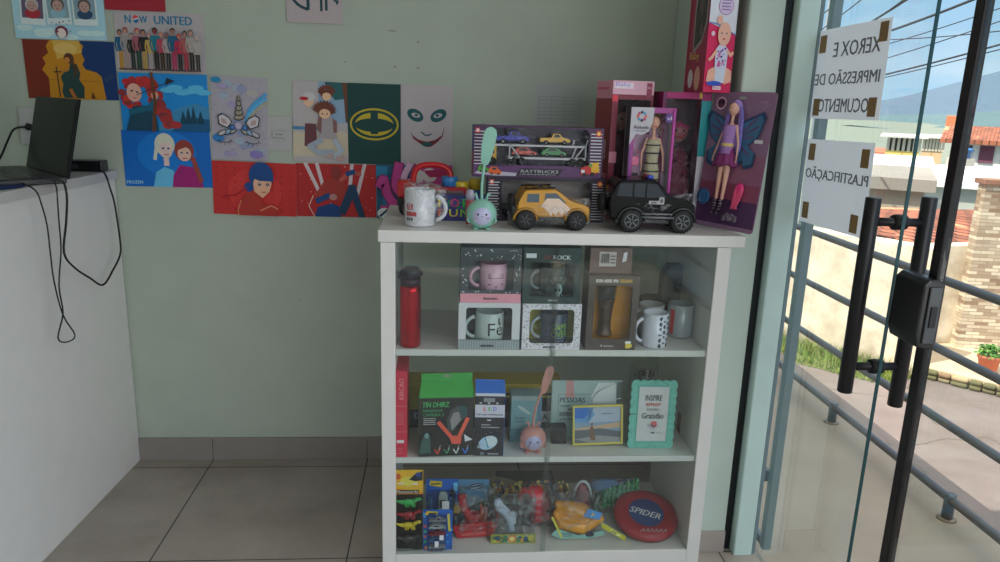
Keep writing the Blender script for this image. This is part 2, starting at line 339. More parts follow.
# ------------------------------------------------------------------ counter on the left
ang = radians(-3.4)
def slab(m, pts, z0, z1, col, bev=0):
    bm = bmesh.new(); a = [bm.verts.new((x, y, z0)) for x, y in pts]; b = [bm.verts.new((x, y, z1)) for x, y in pts]; n = len(pts); bm.faces.new(a[::-1]); bm.faces.new(b)
    for i in range(n): bm.faces.new((a[i], a[(i + 1) % n], b[(i + 1) % n], b[i]))
    if bev: bmesh.ops.bevel(bm, geom=bm.edges[:], offset=bev, segments=2, affect='EDGES', profile=.5)
    m.bm(bm, col)
t = thing('service_counter', 'tall white laminate counter standing against the left of the back wall', 'counter', (-1.122, YB - .004, 0), ang)
m = MB(kind='laminate'); m.box((-.02, -2.6, 0), (0, -.002, 1.06), (238, 234, 231), bev=.001); m.build('front_panel', t)
m = MB(kind='laminate'); slab(m, [(-.6, -2.6), (.012, -2.6), (.012, .0007), (-.6, -.0357)], 1.0605, 1.09, (206, 202, 200), .002); m.build('worktop', t)
m = MB(kind='laminate'); slab(m, [(-.6, -.056), (-.021, -.022), (-.021, -.003), (-.6, -.037)], 0, 1.06, (200, 200, 202)); m.build('side_panel', t)
# laptop
P1 = at(26.7, 166, Z=1.108); P2 = at(68.5, 177.5, Z=1.108)
u = (P2 - P1); u.z = 0; wl = u.length; u.normalize(); nrm = Vector((u.y, -u.x, 0));
if nrm.x > 0: nrm = -nrm
M4 = Matrix(((u.x, -nrm.x, 0, P1.x), (u.y, -nrm.y, 0, P1.y), (0, 0, 1, 1.0905), (0, 0, 0, 1)))
t = thing('laptop', 'open black laptop on the white counter, screen facing left', 'laptop', mtx=M4)
m = MB(kind='plastic'); m.box((0, -.235, .0), (wl, -.004, .019), (26, 26, 28), bev=.004); m.build('base', t)
m = MB(kind='plastic')
m.frame((0.012, -.21, .0193), (1, 0, 0), (0, 1, 0))
for r in range(6):
    for c in range(15):
        if r == 0 and 3 < c < 10: continue
        kx = (wl - .03) / 15; m.box((c * kx + .002, .075 + r * .019, 0), ((c + 1) * kx - .001, .075 + r * .019 + .016, .002), (44, 44, 48), bev=.0006, seg=1)
m.build('keyboard', t)
lean = radians(13); hl = .232
m = MB(kind='plastic'); m.frame((0, -.003, .014), (1, 0, 0), (0, sin(lean), cos(lean))); m.use('screen'); m.box((0, 0, -.007), (wl, hl, 0), (14, 14, 16), bev=.003); lid = m.build('lid', t)
m = MB(kind='screen'); m.frame((0, -.003, .014), (1, 0, 0), (0, sin(lean), cos(lean))); m.box((.014, .022, 0.0002), (wl - .014, hl - .016, .0008), (12, 13, 17)); m.build('screen', lid)
# adapter, pad, cables
a, b = at(75, 172, Z=1.09), at(105.5, 171.5, Z=1.09); y_ = (a.y + b.y) / 2 + .01
m = MB(kind='plastic'); m.box((0, 0, 0), (.125, .055, .036), (22, 22, 24), bev=.004); m.frame((0.02, 0, .01)); m.rect(0, 0, .03, .014, (60, 60, 62))
tag(m.build('power_adapter', loc=(b.x - .125, y_ - .02, 1.0905), rotz=.05), 'black laptop power adapter brick on the counter behind the laptop', 'power adapter')
c_ = at(-12, 187, Z=1.092); m = MB(kind='cloth'); m.lathe([(0, 0), (.105, 0), (.11, .003), (.105, .006), (0, .006)], (24, 44, 92), n=40)
tag(m.build('mouse_pad', loc=(c_.x - .03, c_.y + .02, 1.0905)), 'round dark blue mouse pad at the counter edge before the laptop', 'mouse pad')
def smoothp(P, k=4):
    out = []
    for i in range(len(P) - 1):
        p0, p1, p2, p3 = P[max(i - 1, 0)], P[i], P[i + 1], P[min(i + 2, len(P) - 1)]
        for j in range(k):
            t = j / k; out.append(tuple(.5 * (2 * p1[q] + (p2[q] - p0[q]) * t + (2 * p0[q] - 5 * p1[q] + 4 * p2[q] - p3[q]) * t * t + (3 * p1[q] - p0[q] - 3 * p2[q] + p3[q]) * t ** 3) for q in range(len(p1))))
    return out + [tuple(P[-1])]
def cable(px, X, r, label, lead=(), tail=(), col=(22, 22, 24)):
    pts = [tuple(q) for q in lead] + [tuple(at(x, y, X=X)) for x, y in px] + [tuple(q) for q in tail]
    m = MB(kind='rubber'); m.tube(smoothp(pts), r, col, n=6); tag(m.build('cable'), label, 'cable')
cable([(41, 203), (47, 225), (50, 250), (54, 281), (63, 315), (75, 335), (67, 342), (58, 338), (63, 313), (59, 286), (61, 250), (59, 222), (57.5, 200)], -1.098, .0022, 'thin black cable looped low down the front of the counter',
      lead=[tuple(at(20, 182, Z=1.097)), tuple(at(35, 190, Z=1.096))], tail=[tuple(at(56.5, 188, Z=1.096)), tuple(at(54, 181, Z=1.1))])
cable([(67, 199), (66, 224), (64, 253), (75, 268), (90, 278), (103, 285), (113, 270), (120, 255), (120, 240), (114.6, 204), (110, 188)], -1.085, .0032, 'thick black cable hanging in a wide loop from adapter to laptop',
      lead=[tuple(at(62, 181, Z=1.1)), tuple(at(65, 186, Z=1.1))], tail=[tuple(at(106.5, 177, Z=1.097)), tuple(at(103, 171, Z=1.10))])
m = MB(kind='rubber'); oc = at(29, 127, Y=YB - .02)
m.tube(smoothp([tuple(oc), tuple(oc + Vector((-.03, -.03, -.005))), tuple(at(8, 140, Y=YB - .06)), tuple(at(0, 158, Y=YB - .12)), tuple(at(-12, 172, Y=YB - .2))]), .0035, (20, 20, 22), n=7); m.ell(tuple(oc), (.012, .016, .012), (20, 20, 22))
tag(m.build('power_cable'), 'black power cable plugged into the wall outlet behind the laptop', 'cable')
# ================================================================== POSTERS
ORD = [0]
def wall_sheet(name, label, cat, TL, TR, BR, BL, art, k=1.0, kind='paper', group=None, th=.0008, dY=None, base=(235, 235, 235)):
    ORD[0] += 1; Y = YB - (dY if dY is not None else .0024 + .0003 * (ORD[0] % 3) * 7)
    bl, br, tl, tr = (at(*q, Y=Y) for q in (BL, BR, TL, TR))
    u = (br - bl + tr - tl).normalized(); w = ((br - bl).length + (tr - tl).length) / 2; h = ((tl - bl).length + (tr - br).length) / 2
    o = bl; v = Vector((-u.z, 0, u.x))
    m = MB(k, kind); m.box((0, 0, -th), (w, h, 0), tuple(int(c / max(k, 1) ** .45) for c in base)); art(m, w, h)
    ob = m.build(name); n = Vector((0, -1, 0))
    ob.matrix_world = Matrix(((u.x, v.x, n.x, o.x), (u.y, v.y, n.y, o.y), (u.z, v.z, n.z, o.z), (0, 0, 0, 1)))
    return tag(ob, label, cat, group)
KP = 2.6   # printed sheets: photographed colour -> paper colour under this light
def S_(w, h): return lambda *p: [(x * w, y * h) for x, y in p]
def person_print(m, u, v, s, skin, hair, top, legs, arm=None):
    """small standing figure, s = height"""
    m.rect(u - .055 * s, v, u - .005 * s, v + .48 * s, legs); m.rect(u + .005 * s, v, u + .055 * s, v + .48 * s, legs)
    m.pl([(u - .06 * s, v + .45 * s), (u + .06 * s, v + .45 * s), (u + .11 * s, v + .80 * s), (u - .11 * s, v + .80 * s)], top)
    m.line([(u - .1 * s, v + .78 * s), (u - .13 * s, v + .6 * s), (u - .09 * s, v + .45 * s)], .035 * s, arm or skin); m.line([(u + .1 * s, v + .78 * s), (u + .13 * s, v + .6 * s), (u + .09 * s, v + .45 * s)], .035 * s, arm or skin)
    m.disc(u, v + .915 * s, .062 * s, .08 * s, hair, n=10); m.disc(u, v + .895 * s, .045 * s, .062 * s, skin, n=10)
    m.rect(u - .075 * s, v - .02 * s, u - .005 * s, v + .02 * s, (60, 40, 40)); m.rect(u + .005 * s, v - .02 * s, u + .075 * s, v + .02 * s, (60, 40, 40))
def art_babies(m, w, h):
    m.rect(0, 0, w, h, (120, 150, 160)); r = random.Random(3)
    for i in range(7): m.disc(r.uniform(.1, .9) * w, r.uniform(.03, .2) * h, .09 * w, .05 * h, (140, 165, 172))
    for i, (c, top, rot) in enumerate((((70, 60, 78), (120, 30, 40), -.05), ((95, 115, 122), (100, 130, 140), .04), ((90, 110, 120), (25, 50, 72), .0))):
        x0 = (.10 + .29 * i) * w; y0 = .34 * h
        def P(a, b): return (x0 + (a * cos(rot) - b * sin(rot)) * w, y0 + (a * sin(rot) + b * cos(rot)) * w)
        m.pl([P(-.02, -.07), P(.25, -.07), P(.25, .30), P(-.02, .30)], (150, 160, 165)); m.pl([P(0, 0), P(.23, 0), P(.23, .28), P(0, .28)], c)
        q = P(.115, .09); m.disc(q[0], q[1] - .04 * w, .085 * w, .055 * w, top); m.disc(q[0], q[1] + .055 * w, .072 * w, .07 * w, (60, 52, 52) if i else (130, 130, 130)); m.disc(q[0], q[1] + .04 * w, .055 * w, .06 * w, (130, 105, 98))
        for s in (-1, 1): m.disc(q[0] + s * .022 * w, q[1] + .045 * w, .007 * w, .006 * w, (30, 25, 25), n=8)
        m.disc(q[0], q[1] + .012 * w, .014 * w, .005 * w, (110, 50, 50), n=8)
    m.disc(.52 * w, .12 * h, .07 * w, .10 * h, (80, 30, 45)); m.disc(.52 * w, .10 * h, .05 * w, .08 * h, (165, 150, 145)); m.dots(14, .4 * w, .1 * h, .66 * w, .32 * h, .009 * w, [(30, 30, 60), (90, 20, 50)], r)
wall_sheet('poster', 'light blue poster of baby photographs in the top left corner', 'poster', (9, -24), (101, -21), (108, 41), (16, 38), art_babies, KP)
def art_red(m, w, h): m.rect(0, 0, w, h, (112, 22, 34)); m.disc(.5 * w, .5 * h, .3 * w, .2 * h, (130, 40, 48))
wall_sheet('poster', 'plain deep red poster cut off by the top of the picture', 'poster', (101, -76), (163, -73), (166.5, 12), (105, 9.5), art_red, KP)
def art_band(m, w, h):
    m.rect(0, 0, w, h, (128, 122, 124))
    m.text('N', .155 * w, .87 * h, .062 * w, .135 * h, (8, 80, 110)); m.disc(.245 * w, .87 * h, .033 * w, .062 * h, (8, 70, 110)); m.disc(.245 * w, .875 * h, .033 * w, .058 * h, (150, 40, 55), a0=.4, a1=3.5); m.line([(.215 * w, .86 * h), (.275 * w, .885 * h)], .014 * w, (150, 150, 150))
    m.text('W', .33 * w, .87 * h, .085 * w, .12 * h, (8, 80, 110)); m.text('UNITED', .66 * w, .87 * h, .42 * w, .14 * h, (8, 80, 110))
    r = random.Random(5)
    D = [((120, 85, 70), (22, 20, 22), (10, 60, 90), (130, 95, 30)), ((130, 95, 85), (90, 30, 22), (110, 105, 105), (120, 100, 95)), ((125, 100, 90), (70, 70, 72), (18, 24, 20), (18, 30, 24)), ((130, 100, 90), (130, 35, 40), (110, 60, 70), (14, 40, 30)),
         ((120, 85, 70), (16, 14, 16), (20, 20, 20), (125, 100, 50)), ((130, 100, 90), (130, 90, 90), (135, 110, 60), (120, 112, 110)), ((100, 40, 36), (14, 14, 14), (10, 80, 95), (22, 18, 16)), ((130, 95, 85), (125, 80, 70), (125, 45, 60), (40, 26, 14)),
         ((90, 60, 55), (80, 76, 80), (120, 110, 110), (24, 20, 20)), ((115, 75, 60), (18, 16, 18), (10, 60, 85), (120, 30, 60)), ((125, 80, 70), (130, 25, 30), (130, 25, 50), (18, 16, 18)), ((120, 85, 75), (18, 16, 18), (120, 60, 60), (115, 30, 40)), ((125, 95, 85), (60, 56, 52), (118, 112, 108), (26, 18, 18)), ((130, 112, 105), (126, 120, 118), (122, 116, 112), (22, 18, 10))]
    for i, (sk, ha, tp, lg) in enumerate(D): person_print(m, (.055 + i * .0685) * w, .04 * h, h * (.66 + .05 * sin(i * 2.3)), sk, ha, tp, lg, tp)
wall_sheet('poster', 'white NOW UNITED poster with a row of standing people', 'poster', (113, 11), (203, 14), (207, 75), (118, 71), art_band, KP)
def art_warrior(m, w, h):
    P = S_(w, h)
    m.rect(0, 0, w, h, (84, 26, 12)); m.pl(P((.62, 0), (1, 0), (1, 1), (.60, 1), (.64, .7)), (6, 34, 74))
    m.pl(P((.24, 0), (.86, 0), (.83, .4), (.78, .47), (.66, .52), (.63, .6), (.66, .68), (.63, .8), (.66, .92), (.60, 1), (.30, 1), (.25, .9), (.27, .78), (.20, .70), (.23, .6), (.18, .5), (.22, .42), (.25, .35)), (138, 92, 14))
    m.pl(P((.36, .68), (.64, .8), (.62, 1), (.32, 1)), (150, 118, 50)); m.disc(.46 * w, .86 * h, .13 * w, .1 * h, (156, 130, 70))
    m.line(P((.24, .33), (.82, .31)), .006 * w, (110, 70, 10))
    m.pl(P((.38, .12), (.40, .26), (.38, .38), (.42, .46), (.48, .5), (.50, .62), (.57, .60), (.60, .45), (.58, .34), (.63, .22), (.62, .02), (.40, .02)), (20, 44, 42))
    m.disc(.49 * w, .70 * h, .055 * w, .09 * h, (58, 34, 18)); m.disc(.47 * w, .67 * h, .03 * w, .05 * h, (140, 90, 34)); m.line(P((.52, .66), (.56, .5), (.54, .42)), .03 * w, (58, 34, 18))
    m.line(P((.46, .5), (.38, .46), (.36, .44)), .03 * w, (130, 84, 26)); m.line(P((.345, .55), (.355, .04)), .012 * w, (34, 30, 26)); m.line(P((.31, .46), (.39, .47)), .012 * w, (34, 30, 26))
    m.line(P((.48, .16), (.52, .02)), .04 * w, (120, 70, 24)); m.pl(P((.70, .02), (.72, .14), (.75, .02)), (60, 34, 6))
    for i in range(5): m.line(P((.88 + .02 * i, .3 + .02 * i), (.87 + .02 * i, .4 + .01 * i)), .004 * w, (60, 80, 70))
wall_sheet('poster', 'orange, red and blue poster of a kneeling figure with a sword, above the laptop', 'poster', (22, 39.5), (113.5, 42), (119.5, 101), (29, 98), art_warrior, KP)
def art_archer(m, w, h):
    P = S_(w, h); m.rect(0, 0, w, h, (12, 96, 150)); m.pl(P((.4, 0), (1, 0), (1, .42), (.86, .5), (.7, .44), (.5, .3)), (40, 96, 130)); m.pl(P((.55, 0), (1, 0), (1, .22), (.8, .26)), (10, 60, 92))
    for x in (.7, .76, .82, .9): m.pl(P((x - .04, .14), (x + .04, .14), (x, .48 - abs(.8 - x))), (8, 44, 60))
    for i in range(6): m.disc((.55 + .08 * i) * w, (.72 + .05 * sin(i * 2)) * h, .09 * w, .05 * h, (60, 130, 170))
    r = random.Random(4)
    for i in range(46):
        a = r.uniform(-.6, 4.4); k = r.uniform(.6, 1.12); m.disc((.24 + .19 * k * cos(a)) * w, (.64 + .27 * k * sin(a)) * h, .045 * w, .055 * h, (122 + r.randint(-26, 22), 28 + r.randint(-8, 14), 30)); m.lay -= .92
    for i in range(26): m.disc((.38 + .009 * i + r.uniform(-.05, .05)) * w, (.52 - .018 * i + r.uniform(-.05, .05)) * h, .062 * w, .062 * h, (118 + r.randint(-26, 20), 32, 34)); m.lay -= .92
    m.disc(.17 * w, .66 * h, .085 * w, .16 * h, (168, 120, 106)); m.disc(.145 * w, .69 * h, .014 * w, .016 * h, (20, 40, 60)); m.disc(.205 * w, .67 * h, .014 * w, .016 * h, (20, 40, 60)); m.line(P((.15, .57), (.19, .565)), .008 * w, (120, 40, 40))
    m.pl(P((.05, 0), (.14, .42), (.28, .44), (.40, .3), (.42, 0)), (14, 46, 62)); m.line(P((.12, .32), (.34, .40), (.42, .60)), .06 * w, (12, 66, 84)); m.disc(.40 * w, .62 * h, .04 * w, .07 * h, (160, 112, 96))
    m.line(P((.36, 0), (.40, .5), (.38, 1)), .035 * w, (74, 40, 22)); m.line(P((.2, .62), (.58, .86)), .008 * w, (30, 24, 24)); m.pl(P((.53, .80), (.64, .88), (.55, .93)), (24, 22, 26))
wall_sheet('poster', 'blue poster of a red-haired archer holding a bow', 'poster', (118, 71), (207, 75), (210.5, 131), (123, 130), art_archer, KP)
def art_sisters(m, w, h):
    P = S_(w, h); m.rect(0, 0, w, h, (2, 72, 136)); m.disc(.5 * w, .6 * h, .34 * w, .4 * h, (6, 84, 148)); 
    m.pl(P((.32, 0), (.36, .26), (.46, .36), (.56, .30), (.60, 0)), (70, 132, 160)); m.disc(.48 * w, .76 * h, .115 * w, .20 * h, (150, 150, 136)); m.line(P((.36, .5), (.38, .66), (.40, .8)), .04 * w, (150, 150, 136)); m.disc(.49 * w, .66 * h, .078 * w, .14 * h, (172, 142, 136))
    m.disc(.46 * w, .69 * h, .014 * w, .018 * h, (20, 40, 80)); m.disc(.52 * w, .69 * h, .014 * w, .018 * h, (20, 40, 80)); m.line(P((.47, .58), (.52, .58)), .01 * w, (120, 30, 50)); m.rect(.46 * w, .38 * h, .52 * w, .55 * h, (168, 138, 130))
    m.pl(P((.54, 0), (.56, .22), (.64, .40), (.80, .36), (.86, .2), (.90, 0)), (112, 16, 78)); m.disc(.70 * w, .66 * h, .11 * w, .19 * h, (104, 42, 34)); m.disc(.70 * w, .60 * h, .078 * w, .13 * h, (176, 130, 116)); m.pl(P((.62, .66), (.70, .80), (.79, .68), (.72, .72)), (104, 42, 34))
    m.disc(.67 * w, .62 * h, .013 * w, .017 * h, (20, 60, 80)); m.disc(.735 * w, .62 * h, .013 * w, .017 * h, (20, 60, 80)); m.line(P((.68, .52), (.73, .525)), .01 * w, (120, 30, 50))
    for i in range(5): m.disc((.80 + .018 * i) * w, (.50 - .09 * i) * h, .028 * w, .06 * h, (112, 46, 36))
    m.text('FROZEN', .115 * w, .08 * h, .18 * w, .06 * h, (110, 150, 180))
wall_sheet('poster', 'deep blue poster of two women, one white-haired, one red-haired', 'poster', (122.5, 130), (210.5, 132), (213.5, 188), (126, 186), art_sisters, KP)
def art_unicorn(m, w, h):
    P = S_(w, h); r = random.Random(8); m.rect(0, 0, w, h, (122, 116, 124))
    for i in range(18): m.disc(r.uniform(.12, .88) * w, r.uniform(.06, .94) * h, r.uniform(.08, .11) * w, r.uniform(.03, .055) * h, r.choice([(112, 122, 134), (118, 108, 132), (126, 122, 120), (104, 108, 130)]))
    m.disc(.10 * w, .95 * h, .09 * w, .035 * h, (20, 96, 128)); m.disc(.12 * w, .26 * h, .10 * w, .05 * h, (30, 90, 140)); m.disc(.80 * w, .08 * h, .12 * w, .05 * h, (96, 86, 130))
    for q, c in enumerate(((50, 110, 150), (60, 124, 160), (120, 118, 100))): m.line(P(*[(.62 + .36 * t - .0 * q, .48 - .05 * q + .33 * math.sqrt(t)) for t in (0, .15, .4, .7, 1)]), .05 * w, c)
    m.dots(60, .02 * w, .02 * h, .98 * w, .98 * h, .010 * w, [(60, 30, 30), (20, 40, 60), (30, 60, 110), (90, 50, 60)], r)
    K = (24, 30, 34)
    for i in range(5): m.disc(.50 * w, (.52 + .055 * i) * h, (.095 - .016 * i) * w, .038 * h, K, rot=.2); m.disc(.50 * w, (.523 + .055 * i) * h, (.08 - .016 * i) * w, .028 * h, (112, 104, 92), rot=.2)
    for s in (-1, 1):
        m.pl(P((.5 + s * .12, .46), (.5 + s * .2, .38), (.5 + s * .36, .42), (.5 + s * .38, .53), (.5 + s * .3, .56), (.5 + s * .18, .52)), K); m.pl(P((.5 + s * .14, .455), (.5 + s * .21, .395), (.5 + s * .34, .43), (.5 + s * .36, .52), (.5 + s * .29, .545), (.5 + s * .18, .505)), (142, 136, 140)); m.pl(P((.5 + s * .2, .43), (.5 + s * .3, .44), (.5 + s * .32, .5), (.5 + s * .24, .49)), (126, 106, 104))
        for j in range(3): m.disc((.5 + s * (.12 + .09 * j)) * w, (.35 - .015 * j) * h, .085 * w, .032 * h, K, rot=-s * .5); m.disc((.5 + s * (.12 + .09 * j)) * w, (.353 - .015 * j) * h, .07 * w, .022 * h, [(126, 122, 108), (96, 118, 140), (132, 126, 128)][j], rot=-s * .5)
        m.disc((.5 + s * .11) * w, .395 * h, .055 * w, .035 * h, (22, 54, 96)); m.disc((.5 + s * .11) * w, .398 * h, .03 * w, .018 * h, (60, 90, 130))
        cx = .5 + s * .25
        m.line(P(*[(cx + .11 * cos(a), .245 - .035 * sin(a)) for a in (0, .6, 1.2, 1.9, 2.5, 3.14)]), .012 * w, K)
        for a in (.3, .9, 1.57, 2.2, 2.8): m.line(P((cx + .11 * cos(a), .245 - .035 * sin(a)), (cx + .15 * cos(a), .245 - .06 * sin(a) - .01)), .008 * w, K)
    m.disc(.5 * w, .42 * h, .06 * w, .04 * h, (130, 120, 136))
wall_sheet('poster', 'watercolour unicorn face poster with horn, ears and lashes', 'poster', (207.5, 74.5), (265, 78.5), (267.5, 161.5), (212.5, 158.5), art_unicorn, KP)
def art_redhero(m, w, h):   # generic portrait stand-in in the same colours
    P = S_(w, h); r = random.Random(2); m.rect(0, 0, w, h, (138, 26, 26)); m.disc(.5 * w, .45 * h, .32 * w, .44 * h, (146, 34, 32))
    for i in range(9):
        for j in range(7):
            if i < 3 or i > 5: m.disc((.05 + .11 * i) * w, (.1 + .13 * j) * h, .010 * w, .016 * h, (116, 18, 20), n=8)
    m.pl(P((.30, 0), (.34, .3), (.44, .48), (.56, .42), (.60, .22), (.76, .16), (.78, 0)), (122, 30, 24)); m.line(P((.34, .28), (.30, .1), (.31, 0)), .012 * w, (150, 90, 60)); m.line(P((.57, .1), (.7, .2), (.78, .14)), .016 * w, (150, 90, 64))
    m.disc(.44 * w, .54 * h, .055 * w, .09 * h, (10, 44, 96)); m.disc(.585 * w, .76 * h, .145 * w, .25 * h, (8, 46, 92)); m.pl(P((.49, .62), (.50, .46), (.60, .34), (.68, .46), (.71, .62), (.68, .72), (.52, .74)), (168, 122, 98)); m.pl(P((.48, .72), (.56, .66), (.73, .66), (.73, .80), (.48, .84)), (8, 46, 92))
    for x in (.565, .66): m.disc(x * w, .60 * h, .02 * w, .03 * h, (20, 30, 60)); m.disc(x * w, .61 * h, .008 * w, .012 * h, (150, 160, 170))
    m.line(P((.59, .45), (.64, .455)), .010 * w, (120, 40, 40)); m.line(P((.42, .52), (.28, .38), (.12, .34), (.2, .3)), .014 * w, (120, 14, 20))
wall_sheet('poster', 'red poster of a blue-haired girl with a bun', 'poster', (212, 160.5), (296.5, 164), (297, 217), (214, 213.5), art_redhero, KP)
def art_crouch(m, w, h):
    P = S_(w, h); r = random.Random(12); m.rect(0, 0, w, h, (126, 20, 20))
    for x0, x1 in ((.12, .30), (.26, .36), (.70, .66), (.86, .76)): m.line(P((x0, 1), (x1, .42)), .045 * w, (150, 138, 140))
    m.dots(70, .02 * w, .02 * h, .98 * w, .98 * h, .008 * w, [(160, 140, 140), (150, 60, 60)], r)
    m.pl(P((.34, .66), (.52, .76), (.62, .60), (.60, .34), (.46, .30), (.28, .40), (.22, .30), (.26, .48)), (118, 34, 28)); m.disc(.50 * w, .84 * h, .065 * w, .13 * h, (96, 30, 26)); m.line(P((.56, .7), (.68, .86), (.80, .82)), .05 * w, (130, 60, 50)); m.line(P((.64, .82), (.72, .86)), .06 * w, (10, 44, 86))
    m.line(P((.26, .3), (.40, .4)), .07 * w, (12, 46, 90)); m.pl(P((.22, 0), (.26, .18), (.44, .26), (.54, .20), (.56, 0)), (8, 40, 84)); m.pl(P((.52, .1), (.66, .62), (.74, .62), (.80, .30), (.86, 0), (.78, 0), (.70, .34), (.60, .02)), (10, 38, 62)); m.disc(.46 * w, .38 * h, .05 * w, .06 * h, (130, 90, 84))
    m.line(P((.22, 0), (.15, .2), (.21, .4)), .01 * w, (160, 140, 130))
wall_sheet('poster', 'red poster of a crouching figure in blue leggings, white streaks', 'poster', (296.5, 162.5), (376.5, 165), (376.5, 217), (297.5, 216), art_crouch, KP)
def art_trio(m, w, h):
    P = S_(w, h); r = random.Random(6); m.rect(0, 0, w, h, (128, 122, 122)); m.rect(.45 * w, .5 * h, w, h, (96, 118, 136)); m.pl(P((.56, 1), (.9, 1), (.9, .8), (.74, .78), (.6, .92)), (20, 64, 66)); m.pl(P((.86, 1), (1, 1), (1, .5), (.93, .52), (.9, .8)), (70, 40, 24)); m.pl(P((0, .36), (1, .4), (1, .1), (0, .06)), (140, 130, 112)); m.rect(0, .40 * h, .45 * w, .44 * h, (50, 90, 120))
    HA = (74, 34, 22); SK = (170, 128, 104)
    m.pl(P((.2, .2), (.22, .56), (.3, .6), (.40, .56), (.42, .3), (.40, .18)), (70, 36, 40)); m.rect(.21 * w, .48 * h, .42 * w, .68 * h, (128, 122, 120)); m.disc(.28 * w, .76 * h, .09 * w, .075 * h, SK); m.disc(.29 * w, .81 * h, .11 * w, .055 * h, (140, 136, 136)); m.disc(.20 * w, .785 * h, .08 * w, .022 * h, (130, 20, 26))
    for i in range(9): a = .2 + i * .36; m.pl([(.6 * w + .17 * w * cos(a), .88 * h + .10 * h * sin(a)), (.6 * w + .1 * w * cos(a + .5), .86 * h + .06 * h * sin(a + .5)), (.6 * w + .1 * w * cos(a - .5), .86 * h + .06 * h * sin(a - .5))], HA)
    m.disc(.6 * w, .85 * h, .11 * w, .06 * h, HA); m.disc(.6 * w, .82 * h, .08 * w, .05 * h, SK)
    m.pl(P((.44, .3), (.48, .58), (.7, .58), (.78, .3)), (116, 108, 110)); m.pl(P((.42, .42), (.46, .58), (.52, .56), (.50, .36)), (90, 62, 58)); m.pl(P((.70, .56), (.78, .52), (.78, .38), (.72, .38)), (90, 62, 58))
    m.line(P((.50, .28), (.30, .20), (.46, .12), (.70, .14)), .09 * w, (112, 118, 128)); m.line(P((.74, .28), (.86, .16), (.74, .08)), .09 * w, (120, 126, 136)); m.disc(.84 * w, .06 * h, .09 * w, .035 * h, (130, 110, 106)); m.disc(.66 * w, .09 * h, .07 * w, .03 * h, (130, 110, 106))
    for i in range(12): a = -.2 + i * .3; m.pl([(.56 * w + .22 * w * cos(a), .66 * h + .12 * h * sin(a)), (.56 * w + .12 * w * cos(a + .5), .64 * h + .07 * h * sin(a + .5)), (.56 * w + .12 * w * cos(a - .5), .64 * h + .07 * h * sin(a - .5))], HA)
    m.disc(.56 * w, .65 * h, .13 * w, .07 * h, HA); m.disc(.57 * w, .61 * h, .10 * w, .06 * h, SK)
    for x in (.53, .61): m.disc(x * w, .61 * h, .012 * w, .012 * h, (30, 20, 20), n=8)
wall_sheet('poster', 'pale poster of three spiky-haired boys, one in a cap, near the beach', 'poster', (289.5, 80), (347.5, 83), (349, 163.5), (293.5, 161), art_trio, KP)
def art_oval(m, w, h):   # plain yellow oval ring with two plain crescents on dark green
    m.rect(0, 0, w, h, (0, 40, 38)); Yc = (134, 118, 24); G = (0, 40, 38)
    m.disc(.5 * w, .5 * h, .46 * w, .20 * h, Yc, n=48); m.disc(.5 * w, .5 * h, .425 * w, .175 * h, G, n=48)
    m.disc(.5 * w, .5 * h, .36 * w, .145 * h, Yc, n=40); m.disc(.5 * w, .49 * h, .37 * w, .085 * h, G, n=40); m.rect(.43 * w, .38 * h, .57 * w, .66 * h, G)
wall_sheet('poster', 'dark green poster with a yellow oval emblem', 'poster', (347.5, 83), (401, 84.5), (401, 165), (348.5, 163.5), art_oval, KP)
def art_face(m, w, h):    # generic painted face: eyes and mouth only
    P = S_(w, h); m.rect(0, 0, w, h, (132, 124, 126)); T = (4, 56, 60)
    for s in (-1, 1): m.disc((.5 + s * .22) * w, .63 * h, .165 * w, .072 * h, T, rot=s * .5); m.disc((.5 + s * .21) * w, .63 * h, .085 * w, .028 * h, (132, 124, 126), rot=s * .25); m.disc((.5 + s * .20) * w, .632 * h, .03 * w, .018 * h, T)
    m.line(P((.40, .42), (.46, .385), (.52, .38), (.58, .40)), .025 * w, T)
    m.pl(P((.18, .43), (.24, .37), (.34, .325), (.5, .30), (.66, .325), (.78, .38), (.84, .50), (.80, .37), (.70, .30), (.58, .24), (.48, .235), (.38, .27), (.24, .34)), (84, 18, 26)); m.pl(P((.38, .28), (.50, .295), (.62, .285), (.56, .245), (.44, .245)), T)
wall_sheet('poster', 'white poster of a face drawn only as dark eyes and red grin', 'poster', (401, 84.5), (454, 86), (453, 165.5), (401, 165), art_face, KP)
